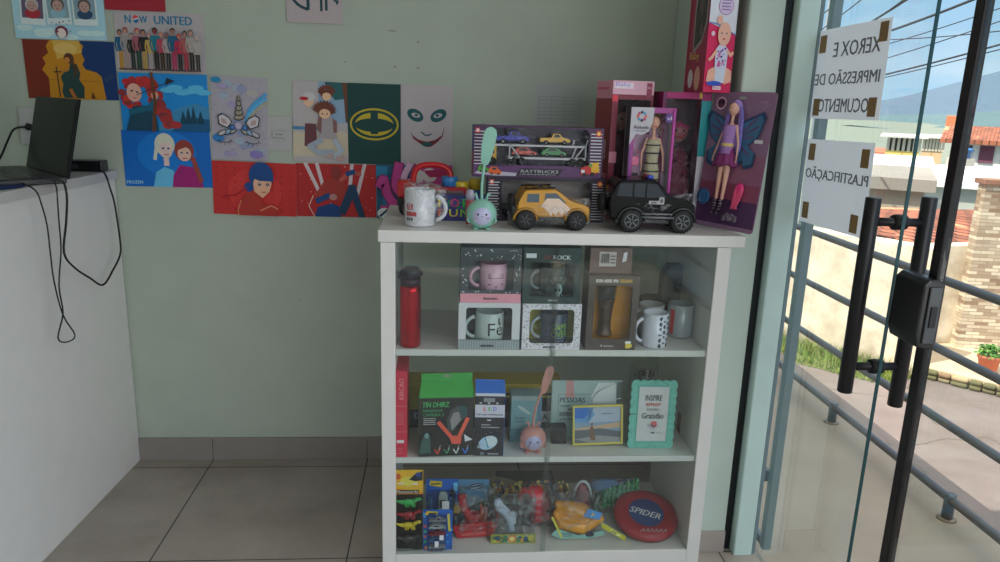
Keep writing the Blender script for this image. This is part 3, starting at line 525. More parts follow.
def art_graf(m, w, h):
    P = S_(w, h); m.rect(0, 0, w, h, (14, 60, 84))
    for i in range(6):
        for j in range(5): m.rect((i * .17 + (.08 if j % 2 else 0)) * w, j * .2 * h, (i * .17 + (.08 if j % 2 else 0) + .15) * w if i < 5 else w, (j * .2 + .17) * h, [(16, 66, 92), (20, 84, 112), (10, 50, 74)][(i + j) % 3])
    sp_ = lambda *p: P(*[(a, b) for a, b in smoothp(list(p), 6)])
    for i, (c_, wd) in enumerate((((96, 20, 66), .13), ((134, 40, 96), .10))): m.line(sp_((.30, 1), (.26, .62), (.36, .40), (.26, .26), (.15, .45), (.10, .72), (.05, .62)), wd * w, c_)
    m.line(sp_((.44, 1), (.36, .72), (.44, .38), (.40, .20)), .08 * w, (150, 120, 140)); m.line(sp_((.52, 1), (.46, .72), (.56, .5), (.52, .2)), .05 * w, (110, 26, 76)); m.pl(P((.48, .6), (.6, 1), (1, 1), (1, .3), (.7, .3)), (130, 40, 90)); m.disc(.70 * w, .82 * h, .10 * w, .13 * h, (150, 140, 140)); m.disc(.55 * w, .8 * h, .08 * w, .13 * h, (150, 140, 140)); m.rect(.05 * w, .1 * h, .25 * w, .25 * h, (128, 40, 90)); m.disc(.1 * w, .1 * h, .09 * w, .1 * h, (150, 150, 150)); m.line(P((.05, .05), (.14, .16), (.2, .04)), .03 * w, (10, 40, 60))
    m.pl(P((.62, .9), (1, .96), (1, .8), (.7, .78)), (120, 20, 60))
wall_sheet('poster', 'pink and teal graffiti poster partly hidden by the wrapped mug', 'poster', (376.5, 165), (453, 165.5), (452, 219), (377, 218), art_graf, KP)
def art_top(m, w, h):
    m.rect(0, 0, w, h, (128, 118, 120)); P = S_(w, h); K = (10, 44, 52)
    m.line(P(*[(.52 - .42 * cos(a), .35 - .20 * sin(a)) for a in (.2, .45, .7, .95, 1.2)]), .05 * w, K); m.rect(.36 * w, .155 * h, .415 * w, .42 * h, K); m.rect(.60 * w, .145 * h, .645 * w, .42 * h, K); m.rect(.69 * w, .155 * h, .735 * w, .42 * h, K); m.line(P((.62, .30), (.72, .30)), .04 * w, K); m.line(P((.86, .28), (.92, .27), (.9, .24)), .035 * w, K)
wall_sheet('poster', 'white poster with heavy dark letters at the top edge', 'poster', (283.5, -62), (340, -60), (343.5, 24.5), (287, 22), art_top, KP)
def art_doc(m, w, h):
    m.rect(0, 0, w, h, (122, 124, 122)); K = (92, 92, 92)

    for i in range(12): m.line([(.08 * w, (.80 - .055 * i) * h), (.92 * w, (.80 - .055 * i) * h)], .006 * w, K)
    for x in (.08, .34, .6, .92): m.line([(x * w, .80 * h), (x * w, .195 * h)], .006 * w, K)
wall_sheet('document', 'printed form taped to the wall above the boxed toy trucks', 'document', (534.5, 83), (583, 84), (583, 150), (533, 149), art_doc, KP, base=(230, 232, 230))
def art_blank(m, w, h): m.rect(0, 0, w, h, (125, 122, 122))
wall_sheet('paper_sheet', 'small blank white sheet behind the socket between unicorn and beach boys posters', 'paper', (267, 116), (291.5, 117.5), (292, 151), (268, 150), art_blank, KP)
def outlet(label, TL, TR, BR, BL, horizontal=True, k=1.7):
    def art(m, w, h):
        m.use('plastic'); m.box((0, 0, 0), (w, h, .006), (150, 150, 148), bev=.002); m.lay = 26
        cx, cy = w / 2, h / 2
        for i in (-1, 0, 1): m.disc(cx + (i * .009 if horizontal else 0), cy + (0 if horizontal else i * .009), .0022, .0022, (20, 20, 22), n=8)
    wall_sheet('wall_outlet', label, 'outlet', TL, TR, BR, BL, art, k, 'plastic', dY=.008, th=.001)
outlet('small grey wall socket on the blank sheet beside the unicorn poster', (272.5, 130.5), (286, 131), (286, 138), (272.5, 137.5))
outlet('tall white wall outlet half hidden behind the laptop screen', (19.5, 107), (36, 107.5), (38, 145), (22, 144), False)
outlet('white outlet plate just above the boxed car transporter', (482.5, 122), (512, 123), (512, 134), (483, 133))
# ================================================================== BUILDERS FOR THE GOODS
KS = 1.75
TOPZ = 1.0335
def carton(name, label, cat, fr, d, side, art, front_col=None, rot=0, group=None, win=None, r=.004, inside=(60, 60, 60), contents=None, k=KS, film='film', top=None, dx=0):
    x0, Y, z0, w, h = fr; front_col = front_col or side
    if not win:
        m = MB(k); m.box((0, 0, 0), (w, d, h), side, bev=.0008, seg=1)
        m.frame((0, .0002, 0)); m.rect(.0008, .0008, w - .0008, h - .0008, front_col); m.world(); art(m, w, d, h)
        return tag(m.build(name, loc=(x0, Y, z0), rotz=rot), label, cat, group)
    root = thing(name, label, cat, (x0, Y, z0), rot, group); t = .0012
    m = MB(k); m.box((0, d - t, 0), (w, d, h), inside); m.box((0, .0, 0), (t, d - t, h), side); m.box((w - t, 0, 0), (w, d - t, h), side); m.box((t, 0, 0), (w - t, d - t, t), side); m.box((t, 0, h - t), (w - t, d - t, h), top or side)
    m.box((t, d - 2 * t, t), (w - t, d - t * 1.1, h - t), inside)
    m.frame((0, -.0002, 0)); m.window(*win, w, h, front_col, r); m.world(); art(m, w, d, h); m.build('carton', root)
    f = MB(kind=film); f.frame((0, .0006, 0)); f.pl([(win[0] - .002, win[1] - .002), (win[2] + .002, win[1] - .002), (win[2] + .002, win[3] + .002), (win[0] - .002, win[3] + .002)], (255, 255, 255)); f.build('window_film', root)
    if contents: contents(root, w, d, h)
    return root
def mug_parts(root, c, R, H, col, k=KS, ang=0, inner=None, art=None, flare=0, hcol=None, waist=None, name='mug'):
    """mug body + handle as children (or under a mug Empty when inside a gift box)"""
    if name:
        p = MB(k, 'ceramic')
    p.lathe([(0, 0), (R * .86, 0), (R * .97, .003), (R, .008), (R * (1 + flare), H - .001), (R * (1 + flare) - .0015, H), (R * (1 + flare) - .0035, H - .001), (R - .004, .01), (0, .008)], col, c=c, n=36)
    if art: art(p)
    b = p.build('mug_body' if name else 'body', root)
    q = MB(k, 'ceramic'); pts = []
    for i in range(11):
        a = -1.35 + 2.7 * i / 10; pts.append((c[0] + (R * .93 + R * .82 * cos(a) * 1.0) * cos(ang), c[1] + (R * .93 + R * .82 * cos(a)) * sin(ang), c[2] + H * .5 + H * .34 * sin(a)))
    q.tube(pts, [.0062] + [.0052] * 9 + [.0062], hcol or col, n=8); q.build('handle', root)
    return b
def wraptext(m, s, c, R, a0, a1, z, h, col, off=.0004):
    """print a word round a mug: angles measured from the front (-y)"""
    vs, fs, asp = text_mesh(s); q = [(a0 + (a1 - a0) * x, z + (y - .5) * h) for x, y in vs]
    for f in fs: wrapshape(m, [q[i] for i in f], c, R, col, off)
def clip_(P, a, keep_above):
    out = []
    for i in range(len(P)):
        p, q = P[i - 1], P[i]; ip = (p[0] >= a) == keep_above; iq = (q[0] >= a) == keep_above
        if ip != iq and q[0] != p[0]: t = (a - p[0]) / (q[0] - p[0]); out.append((a, p[1] + t * (q[1] - p[1])))
        if iq: out.append(q)
    return out
def wrapshape(m, pts, c, R, col, off=.0004):
    """closed outline (angle, z) on a mug wall, fanned finely enough"""
    lo = min(p[0] for p in pts); hi = max(p[0] for p in pts); n = max(1, int((hi - lo) / .09) + 1)
    for i in range(n):
        P = list(pts)
        if i: P = clip_(P, lo + (hi - lo) * i / n, True)
        if i < n - 1 and P: P = clip_(P, lo + (hi - lo) * (i + 1) / n, False)
        if len(P) > 2: m.add([(c[0] + (R + off) * sin(a), c[1] - (R + off) * cos(a), z) for a, z in P], [tuple(range(len(P)))], col)
def badge(a, z, ra, rz, n=12): return [(a + ra * cos(2 * pi * i / n), z + rz * sin(2 * pi * i / n)) for i in range(n)]
def tyre(root, c, r, w, hubcol, rubber=(20, 20, 21), spokes=6, k=1.0):
    m = MB(k, 'rubber'); x, y, z = c
    m.lathe([(r * .58, -w / 2), (r * .80, -w / 2), (r * .96, -w * .42), (r, -w * .25), (r, w * .25), (r * .96, w * .42), (r * .80, w / 2), (r * .58, w / 2)], rubber, c=c, n=30, axis='y')
    for i in range(20):
        a = 2 * pi * i / 20
        for s in (-1, 1):
            bm_ = MB(); p = (x + r * cos(a + s * .05), y + s * w * .22, z + r * sin(a + s * .05)); m.ell(p, (r * .07, w * .2, r * .07), rubber, n=6)
    t = m.build('wheel', root)
    h = MB(k, 'plastic'); h.lathe([(0, -w * .46), (r * .17, -w * .46), (r * .2, -w * .36), (r * .5, -w * .30), (r * .60, -w * .44), (r * .63, -w * .40), (r * .62, w * .4), (0, w * .4)], (26, 26, 28), c=c, n=24, axis='y')
    for i in range(spokes):
        a = 2 * pi * i / spokes + .3; h.tube([(x + r * .1 * cos(a), y - w * .47, z + r * .1 * sin(a)), (x + r * .58 * cos(a), y - w * .45, z + r * .58 * sin(a))], r * .065, hubcol, n=6)
    h.tube([(x + r * .6 * cos(2 * pi * i / 24), y - w * .46, z + r * .6 * sin(2 * pi * i / 24)) for i in range(24)], r * .04, hubcol, n=6, closed=True)
    h.build('hub', t); return t
def car_body(m, prof, L_, W, H, col, bev=.003, k=1):
    m.prism([(x * L_, z * H) for x, z in prof], 0, W, col, bev=bev)
HATCH = [(.03, .22), (.02, .50), (.10, .56), (.22, .92), (.30, 1), (.56, 1), (.64, .93), (.76, .60), (.95, .50), (.99, .40), (.98, .22)]
PICK = [(.02, .25), (.02, .60), (.40, .60), (.42, .96), (.47, 1), (.62, 1), (.66, .94), (.74, .62), (.95, .56), (.99, .42), (.98, .25)]
def mini_car(m, x, y, z, L_, W, H, col, prof=HATCH, flip=False, win=(24, 28, 36)):
    """little die-cast car in one mesh (used where the photo shows only a few pixels)"""
    T0 = m.T.copy(); m.T = m.T @ Matrix.Translation((x, y, z)) @ (Matrix.Diagonal((-1, 1, 1, 1)) if flip else Matrix.Identity(4))
    car_body(m, prof, L_, W, H, col, bev=H * .04)
    b = [(.27, .62), (.31, .90), (.56, .90), (.66, .62)] if prof is HATCH else [(.46, .66), (.48, .92), (.61, .92), (.68, .66)]
    m.add([(u_ * L_, -.0005, v_ * H) for u_, v_ in b], [(0, 1, 2, 3)], win)
    for wx in (.22, .80):
        m.lathe([(0, -.001), (H * .20, -.001), (H * .22, .001), (H * .22, W + .0), (0, W + .001)], (22, 22, 24), c=(wx * L_, 0, H * .2), n=14, axis='y'); m.lathe([(0, -.0016), (H * .10, -.0014), (H * .10, 0)], (150, 150, 152), c=(wx * L_, 0, H * .2), n=10, axis='y')
    m.T = T0
def bag_film(root, w, h, d, name='plastic_bag', base=(0, 0, 0), seed=1, kind='wrap', tilt=0):
    """crinkled clear pillow bag"""
    r = random.Random(seed); m = MB(kind=kind); nx, nz = 15, 13
    for s in (-1, 1):
        vs = []
        for j in range(nz + 1):
            for i in range(nx + 1):
                a, b = i / nx, j / nz; e = (max(0, sin(pi * a)) ** .5) * (max(0, sin(pi * b)) ** .5)
                vs.append((base[0] + a * w, base[1] + s * (d / 2 * e + (r.uniform(-.10, .10) * d * (e > .2))), base[2] + b * h + a * tilt))
        fs = [(j * (nx + 1) + i, j * (nx + 1) + i + 1, (j + 1) * (nx + 1) + i + 1, (j + 1) * (nx + 1) + i) for j in range(nz) for i in range(nx)]
        m.add(vs, fs if s < 0 else [f[::-1] for f in fs], (255, 255, 255), seed % 2 == 0)
    return m.build(name, root)
def doll_body(root, h, skin, arms=(.13, .64, .14, .50), k=KS, c=(0, 0, 0), legs=True):
    q = lambda x, y, z: (c[0] + x * h, c[1] + y * h, c[2] + z * h)
    T = [(q(0, 0, .93), (.049 * h, .046 * h, .057 * h)), (q(0, 0, .80), q(0, 0, .89), .014 * h, .016 * h), (q(0, 0, .76), (.050 * h, .030 * h, .050 * h)), (q(0, 0, .60), q(0, 0, .70), .032 * h, .036 * h), (q(0, 0, .535), (.046 * h, .034 * h, .045 * h))]
    for s in (-1, 1):
        T += [(q(s * .055, 0, .785), q(s * arms[0] * .92, 0, arms[1]), .016 * h, .0115 * h), (q(s * arms[0] * .92, 0, arms[1]), q(s * arms[2], -.02, arms[3]), .0115 * h, .008 * h), (q(s * arms[2], -.022, arms[3] - .02), (.010 * h, .008 * h, .020 * h))]
        T += [(q(s * .018, -.03 * 0, .72), q(s * .028, -.028, .745), .02 * h, .024 * h)]
        if legs: T += [(q(s * .033, 0, .50), q(s * .034, 0, .27), .032 * h, .021 * h), (q(s * .034, 0, .27), q(s * .030, 0, .05), .020 * h, .012 * h), (q(s * .030, 0, .035), q(s * .032, -.045, .012), .013 * h, .010 * h)]
    vs, fs = fuse(T, h * .0075, 3)
    m = MB(k, 'skin'); m.add(vs, fs, skin, True)
    # face: eyes, brows, lips
    for s in (-1, 1):
        m.ell(q(s * .015, -.0385, .932), (.0085 * h, .005 * h, .0065 * h), (225, 225, 225), n=8); m.ell(q(s * .015, -.0425, .932), (.0042 * h, .003 * h, .0048 * h), (30, 40, 70), n=8); m.tube([q(s * .007, -.04, .945), q(s * .023, -.037, .947)], .0016 * h, (70, 45, 35), n=5)
    m.ell(q(0, -.044, .918), (.004 * h, .005 * h, .006 * h), skin, n=8); m.ell(q(0, -.0395, .900), (.010 * h, .004 * h, .0036 * h), (150, 40, 60), n=8)
    return m.build('body', root)
def marks(m, u, v, w, h, col, n=5, seed=1):
    """a line of print too small to read"""
    r = random.Random(seed); x = u; m.lay += 1; L0 = m.lay
    while x < u + w:
        l = r.uniform(.03, .12) * w; m.lay = L0; m.add([(x, v, L0 * LAY), (min(x + l, u + w), v, L0 * LAY), (min(x + l, u + w), v + h, L0 * LAY), (x, v + h, L0 * LAY)], [(0, 1, 2, 3)], col); x += l + .025 * w
# ================================================================== ON TOP OF THE CABINET
# --- wrapped mug
p = at(421, 228, Z=TOPZ); Yc = 1.978; R_ = .0405; Hm = .098
cx = at(420, 210, Y=Yc).x
t = thing('mug', 'white mug wrapped in clear film at the left end of the cabinet top', 'mug', (cx, Yc, TOPZ))
def a_(m):
    wrapshape(m, [(-.95, .045), (-.45, .045), (-.45, .062), (-.95, .062)], (0, 0, 0), R_, (190, 30, 40)); wraptext(m, 'TE', (0, 0, 0), R_ + .0003, -.85, -.55, .054, .012, (240, 240, 240))
    for i in range(4): wrapshape(m, [(-1.0 + .2 * i, .030), (-.80 + .2 * i, .030 - .002), (-.80 + .2 * i, .042 - .002), (-1.0 + .2 * i, .042)], (0, 0, 0), R_, (185, 28, 40))
    for i in range(3): wrapshape(m, [(-.95 + .18 * i, .017), (-.81 + .18 * i, .017), (-.81 + .18 * i, .025), (-.95 + .18 * i, .025)], (0, 0, 0), R_, (60, 60, 64))
mug_parts(t, (0, 0, 0), R_, Hm, (222, 222, 226), k=1, ang=-.25, art=a_)
r = random.Random(9); m = MB(kind='wrap'); n_ = 30; vs = []; fs = []
for j, (hh, rr) in enumerate(((0.0005, .8), (.01, 1.05), (.04, 1.07), (.07, 1.06), (.098, 1.07), (.107, 1.03), (.112, .8), (.105, .4))):
    for i in range(n_):
        a = 2 * pi * i / n_; k_ = 1 + (.75 * max(0, cos(a - (-.25))) ** 6 if .01 < hh < .1 else 0); q = R_ * rr * k_ * (1 + r.uniform(-.03, .03)) ; vs.append((q * cos(a), q * sin(a), hh + r.uniform(-.0003, .004) * (hh > .005)))
for j in range(7):
    for i in range(n_): fs.append((j * n_ + i, j * n_ + (i + 1) % n_, (j + 1) * n_ + (i + 1) % n_, (j + 1) * n_ + i))
m.add(vs, fs, (255, 255, 255), False); m.build('plastic_wrap', t)
# --- round bedside lamps (mint on top, pink in the cabinet)
def lamp(x, y, z, R, body, face_, label, bend, s=1.0):
    t = thing('desk_lamp', label, 'lamp', (x, y, z))
    K = 1.0
    m = MB(K, 'plastic'); m.ell((0, 0, R * .98), (R, R * .86, R * .97), body, n=32); m.build('base_ball', t)
    f = MB(K, 'plastic'); f.ell((0, -R * .30, R * .95), (R * .76, R * .63, R * .74), face_, n=28)
    for q in (-1, 1): f.ell((q * R * .27, -R * .90, R * 1.06), (R * .065, R * .04, R * .075), (25, 25, 40), n=10); f.tube([(q * R * .30, -R * .905, R * .82), (q * R * .46, -R * .86, R * .82)], R * .022, (200, 110, 130), n=6)
    f.tube([(-R * .05, -R * .92, R * .95), (0, -R * .925, R * .91), (R * .05, -R * .92, R * .95)], R * .02, (25, 25, 40), n=5); f.build('face_panel', t)
    for q in (-1, 1):
        g = MB(K, 'plastic'); g.tube([(q * R * .28, 0, R * 1.85), (q * R * .40, 0, R * 2.35)], [R * .10, R * .05], body, n=8); g.tube([(q * R * .34, 0, R * 2.1), (q * R * .56, 0, R * 2.3)], [R * .06, R * .04], body, n=6); g.build('antler', t)
        g = MB(K, 'plastic'); g.ell((q * R * .42, -R * .35, R * .07), (R * .22, R * .3, R * .08), body, n=12); g.build('foot', t)
        g = MB(K, 'plastic'); g.tube([(q * R * .80, -R * .35, R * .9), (q * R * .93, -R * .5, R * .62), (q * R * .80, -R * .62, R * .5)], R * .07, body, n=8); g.build('arm', t)
    g = MB(K, 'plastic'); P = smoothp([(a * R, 0, b * R) for a, b in bend[0]]); g.tube(P, R * .095, body, n=10); g.build('gooseneck', t)
    (ax, az), (bx, bz) = bend[1]; d = Vector((bx - ax, 0, bz - az)); l = d.length * R; d.normalize(); w = bend[2] * R
    g = MB(K, 'plastic'); g.T = Matrix(((d.z, 0, d.x, ax * R), (0, 1, 0, 0), (-d.x, 0, d.z, az * R), (0, 0, 0, 1)))
    out = [(w * .35 * cos(a), .12 * l + .12 * l * sin(a)) for a in (pi, 5 * pi / 4, 3 * pi / 2, 7 * pi / 4, 2 * pi)] + [(w * .5, l * .5)] + [(w * .5 * cos(a), l - w * .5 + w * .5 * sin(a)) for a in (0, pi / 4, pi / 2, 3 * pi / 4, pi)] + [(-w * .5, l * .5)]
    g.prism(out, -R * .07, R * .07, body, bev=R * .04); g.build('light_head', t)
    return t
R_ = .0405; pc = at(481.5, 212, Y=1.94)
lamp(pc.x, 1.94, TOPZ, R_, (142, 196, 178), (190, 190, 222), 'mint green round lamp with a face on the cabinet top', (((.0, 1.8), (-.02, 2.8), (.06, 3.8), (.14, 4.6)), ((.10, 4.1), (.52, 6.55)), .84))
# --- red toy behind the mug
t = thing('toy_truck', 'red and black toy truck with a carrying handle behind the wrapped mug', 'toy truck', (at(397, 190, Y=2.14).x, 2.13, TOPZ))
m = MB(1, 'plastic'); m.box((.0, 0, .028), (.20, .07, .05), (30, 28, 30), bev=.004); m.box((.0, .003, .05), (.05, .067, .10), (190, 24, 30), bev=.008); m.box((.06, .0, .05), (.20, .07, .085), (180, 22, 28), bev=.006); m.box((.07, -.001, .058), (.19, .0, .075), (120, 100, 96)); m.build('truck_body', t)
m = MB(1, 'plastic'); m.tube(smoothp([(.045, .035, .085), (.05, .035, .125), (.075, .035, .143), (.125, .035, .143), (.15, .035, .125), (.155, .035, .085)]), .0085, (196, 26, 32), n=10); m.build('carrying_handle', t)
for x in (.03, .16): tyre(t, (x, -.004, .024), .024, .018, (90, 90, 92))
# --- box of modelling dough tubs + tubs
fr = front(431, 487, 196, 223, Y=2.06, Z=TOPZ)
def art_fun(m, w, d, h):
    face(m, 'front', w, d, h); r = random.Random(3); m.dots(60, 0, 0, w, h, .009, [(40, 70, 160), (90, 60, 150), (30, 120, 90), (60, 50, 120)], r)
    for i, (ch, c) in enumerate(zip('FOR', ((230, 200, 30), (220, 60, 120), (60, 190, 70)))): m.text(ch, w * (.2 + .22 * i), h * .72, w * .15, h * .34, c)
    for i, (ch, c) in enumerate(zip('FUN', ((230, 90, 40), (230, 220, 60), (150, 200, 60)))): m.text(ch, w * (.2 + .2 * i), h * .32, w * .15, h * .30, c)
carton('craft_box', 'small multicoloured cardboard box lettered in bright colours, between the wrapped mug and mint lamp', 'box', fr, .05, (44, 52, 120), art_fun, k=1)
def tub(px, py, lid, body, label, Y=2.17, z=TOPZ, r=.022, h=.085):
    x = at(px, py, Y=Y).x; t = thing('dough_tub', label, 'tub', (x, Y, z), group='modelling dough tubs')
    m = MB(1, 'plastic'); m.lathe([(0, 0), (r * .86, 0), (r * .92, h * .7), (0, h * .7)], body, n=24); m.box((-.0005, -r * .9, h * .3), (.0005, -r * .89, h * .31), body); m.build('tub', t)
    m = MB(1, 'plastic'); m.lathe([(0, h * .7), (r, h * .7), (r, h - .003), (r * .93, h), (0, h)], lid, n=24); m.build('lid', t)
    m = MB(1, 'plastic'); m.lathe([(r * .935, h * .45), (r * .94, h * .45), (r * .95, h * .69), (r * .93, h * .69)], tuple(min(255, c + 30) for c in body), n=24); m.build('band', t)
tub(449.5, 190, (50, 130, 200), (90, 170, 50), 'dough tub with blue lid over a green band, beside the wrapped mug', h=.112, r=.024)
tub(461, 195, (226, 200, 50), (60, 120, 190), 'yellow-lidded dough tub just left of the mint lamp', h=.098)
tub(476, 195, (220, 190, 60), (50, 100, 170), 'yellow-lidded dough tub peeking out behind the mint lamp neck', Y=2.20, h=.104)
t = thing('marker_pen', 'fat pink and white striped tube standing behind the mint lamp', 'marker', (at(470, 200, Y=2.02).x, 2.02, TOPZ))
m = MB(1, 'plastic'); m.lathe([(0, 0), (.011, 0), (.012, .065), (0, .065)], (205, 90, 90), n=18); m.build('barrel', t); m = MB(1, 'plastic'); m.lathe([(.012, .065), (.0125, .078), (.009, .092), (0, .094)], (190, 180, 200), n=18); m.build('cap', t)
m = MB(KS, 'card'); 
# --- two boxed toy truck sets
def art_stripes(m, w, d, h, title=True):
    face(m, 'front', w, d, h)
    for i in range(14):
        z = .008 + i * (h - .016) / 14; m.lay = 2
        m.rect(.003, z, .030 + .004 * (i % 2), z + .0026, (196, 192, 196)); m.lay = 2; m.rect(w - .036, z, w - .005, z + .0026, (196, 192, 196))
    m.rect(.006, h - .02, .018, h - .006, (190, 30, 40)); m.rect(.008, h - .017, .016, h - .009, (225, 205, 200)); m.rect(w - .022, h - .022, w - .008, h - .006, (190, 40, 40)); m.disc(w - .015, h - .014, .005, .005, (226, 190, 90)); 
    if title:
        m.pl([(.004, .004), (w - .006, .004), (w - .006, .018), (w * .72, .034), (w * .35, .034), (.07, .028), (.004, .034)], (84, 44, 96))
        m.pl([(.06, .004), (w * .33, .004), (w * .35, .012), (.02, .02), (.004, .01)], (176, 172, 186)); m.pl([(w * .33, .006), (w * .66, .006), (w * .70, .026), (w * .37, .026)], (22, 18, 26))
        m.text('RAYTRUCKS', w * .515, .018, w * .29, .0085, (170, 165, 175), slant=.2); marks(m, w * .36, .0085, w * .28, .0022, (150, 150, 160))
        for (cx, cz, s, c) in ((.03, .022, 1, (70, 150, 40)), (.062, .017, 1.15, (210, 90, 24))):
            m.pl([(cx - .015 * s, cz - .006 * s), (cx + .014 * s, cz - .008 * s), (cx + .016 * s, cz), (cx + .008 * s, cz + .004 * s), (cx + .004 * s, cz + .010 * s), (cx - .010 * s, cz + .010 * s), (cx - .015 * s, cz + .003 * s)], c); m.rect(cx - .007 * s, cz + .003 * s, cx + .003 * s, cz + .008 * s, (40, 40, 46)); m.disc(cx - .008 * s, cz - .006 * s, .003, .003, (20, 20, 20)); m.disc(cx + .008 * s, cz - .007 * s, .003, .003, (20, 20, 20))
        m.pl([(w - .062, .012), (w - .012, .016), (w - .012, .034), (w - .03, .042), (w - .06, .032)], (190, 36, 32)); m.pl([(w - .03, .018), (w - .008, .020), (w - .012, .048), (w - .034, .044)], (222, 170, 40)); m.disc(w - .034, .038, .006, .004, (70, 150, 40)); m.disc(w - .05, .012, .006, .006, (20, 20, 20)); m.disc(w - .028, .014, .006, .006, (20, 20, 20)); m.rect(w - .06, .018, w - .05, .026, (220, 220, 224))
    face(m, 'left', w, d, h); m.rect(.004, h * .5, d - .004, h - .006, (30, 90, 160)); m.rect(.004, .006, d - .004, h * .48, (170, 80, 40)); 
def transporter(root, w, d, h):
    y0, y1 = .012, .050; U, D_ = .090, .056
    m = MB(1, 'plastic'); m.box((.034, y0, .046), (.066, y1, .092), (214, 160, 40), bev=.004); m.box((.042, y0 - .001, .064), (.060, y0, .086), (40, 44, 50)); m.build('truck_cab', root)
    m = MB(1, 'plastic'); m.box((.060, y0, U - .005), (w - .046, y1, U), (200, 200, 204)); m.box((.100, y0, D_ - .006), (w - .046, y1, D_), (196, 196, 200))
    for a, b in (((.102, D_), (.102, U)), ((.102, U), (.130, D_)), ((w - .085, D_), (w - .072, U)), ((w - .050, U), (w - .075, D_)), ((w - .047, D_), (w - .047, U)), ((w - .047, U), (w - .042, .108)), ((w - .085, U), (w - .080, .106))): m.tube([(a[0], y0, a[1]), (b[0], y0, b[1])], .0022, (206, 206, 210), n=6)
    m.build('trailer', root)
    for (x, z, c, pr, l, hh) in ((.062, U + .0005, (44, 52, 160), PICK, .096, .036), (.185, U + .0005, (220, 170, 50), PICK, .088, .032), (.108, D_ + .0005, (196, 76, 56), HATCH, .072, .026), (.190, D_ + .0005, (36, 130, 60), HATCH, .075, .028)):
        q = MB(1, 'plastic'); mini_car(q, x, y0 + .004, z, l, .030, hh, c, pr); q.build('toy_car', root)
    for x in (.052, .118, .135, w - .082, w - .060):
        q = MB(1, 'rubber'); q.lathe([(.004, -.004), (.0135, -.004), (.014, .004), (.004, .004)], (22, 22, 24), c=(x, y0 + .004, .042), n=18, axis='y'); q.build('truck_wheel', root)
YB1 = 2.075
frL = front(487, 604, 178, 226, Y=YB1, Z=TOPZ)
frL = (frL[0], YB1, TOPZ, frL[3], at(540, 178, Y=YB1).z - TOPZ)
def low_contents(root, w, d, h):
    q = MB(1, 'plastic'); q.box((.12, .012, .03), (.19, .05, .06), (210, 160, 40), bev=.006); q.box((.16, .012, .06), (.188, .05, .085), (206, 150, 30), bev=.005); q.box((.04, .012, .03), (.115, .05, .045), (60, 60, 64), bev=.003); q.build('dump_truck', root)
    for x in (.06, .10, .14, .18): q = MB(1, 'rubber'); q.lathe([(.004, -.004), (.014, -.004), (.0145, .004), (.004, .004)], (22, 22, 24), c=(x, .02, .024), n=18, axis='y'); q.build('truck_wheel', root)
carton('toy_truck_box', 'striped window box with a toy dump truck, lower of the two, behind the yellow car', 'boxed toy', frL, .075, (40, 30, 44), lambda m, w, d, h: art_stripes(m, w, d, h, False), front_col=(34, 26, 46), win=(.04, .012, frL[3] - .042, frL[4] - .008), r=.01, inside=(150, 140, 136), contents=low_contents, k=1.2, group='boxed toy trucks')
zt = frL[2] + frL[4] + .0005
frU = front(473, 603, 127, 178, Y=YB1 - .004, Z=zt); frU = (frU[0], YB1 - .004, zt, frU[3], at(540, 127, Y=YB1 - .004).z - zt)
carton('toy_truck_box', 'window box with car transporter and four small cars, resting on the lower truck box', 'boxed toy', frU, .08, (70, 30, 70), art_stripes, front_col=(66, 34, 74), win=(.036, .034, frU[3] - .040, frU[4] - .004), r=.01, inside=(74, 70, 84), contents=transporter, k=1.2, group='boxed toy trucks', rot=.0)
# --- yellow off-road car in film
def offroad(label, x, y, L_, W, H, col, rot, wheel_r, wx, prof, suv=False):
    t = thing('toy_car', label, 'toy car', (x, y, TOPZ), rot); zb = wheel_r
    m = MB(1, 'screen' if suv else 'plastic'); car_body(m, prof, L_, W, H, col, bev=.004); m.build('car_body', t)
    c = MB(1, 'plastic'); c.box((L_ * .1, .006, wheel_r * .7), (L_ * .93, W - .006, wheel_r * 1.4), (24, 24, 26), bev=.003)
    c.box((L_ * wx[0], .02, wheel_r - .003), (L_ * wx[0] + .006, W - .02, wheel_r + .003), (40, 40, 42)); c.box((L_ * wx[1], .02, wheel_r - .003), (L_ * wx[1] + .006, W - .02, wheel_r + .003), (40, 40, 42)); c.build('chassis', t)
    for yy in (-.002, W + .002):
        for f in wx: tyre(t, (L_ * f, yy + (.004 if yy < 0 else -.004), wheel_r), wheel_r, .024, (120, 124, 130) if suv else (90, 92, 96))
    for f in wx:
        a = MB(1, 'plastic'); P = [(L_ * f + wheel_r * 1.16 * cos(q), -.002, wheel_r + wheel_r * 1.12 * sin(q)) for q in [pi * i / 12 for i in range(13)]]
        a.tube(P, .004, (24, 24, 26) if suv else tuple(int(v_ * .8) for v_ in col), n=6); a.build('fender', t)
    return t, L_, W, H
Lx = .242; Hx = .142; xx = at(605, 205, Y=1.955).x
SUV = [(.035, .28), (.02, .55), (.05, .68), (.09, .90), (.15, .975), (.50, .985), (.56, .93), (.70, .66), (.93, .60), (.985, .52), (.985, .30), (.93, .24), (.08, .24)]
t, _, W_, _ = offroad('black toy police utility vehicle on chunky tyres, wrapped in film', xx, 1.93, Lx, .115, Hx, (9, 10, 12), -.02, .031, (.275, .845), SUV, True)
def onside(m, pts, col, y=-.0012, kind=None): m.add([(a * Lx, y, b * Hx) for a, b in pts], [tuple(range(len(pts)))], col, kind=kind)
m = MB(1, 'screen'); 
for q in ([(.10, .68), (.13, .91), (.27, .92), (.27, .67)], [(.29, .67), (.29, .92), (.41, .92), (.41, .66)], [(.43, .66), (.43, .92), (.535, .91), (.655, .66)]): onside(m, q, (58, 64, 72))
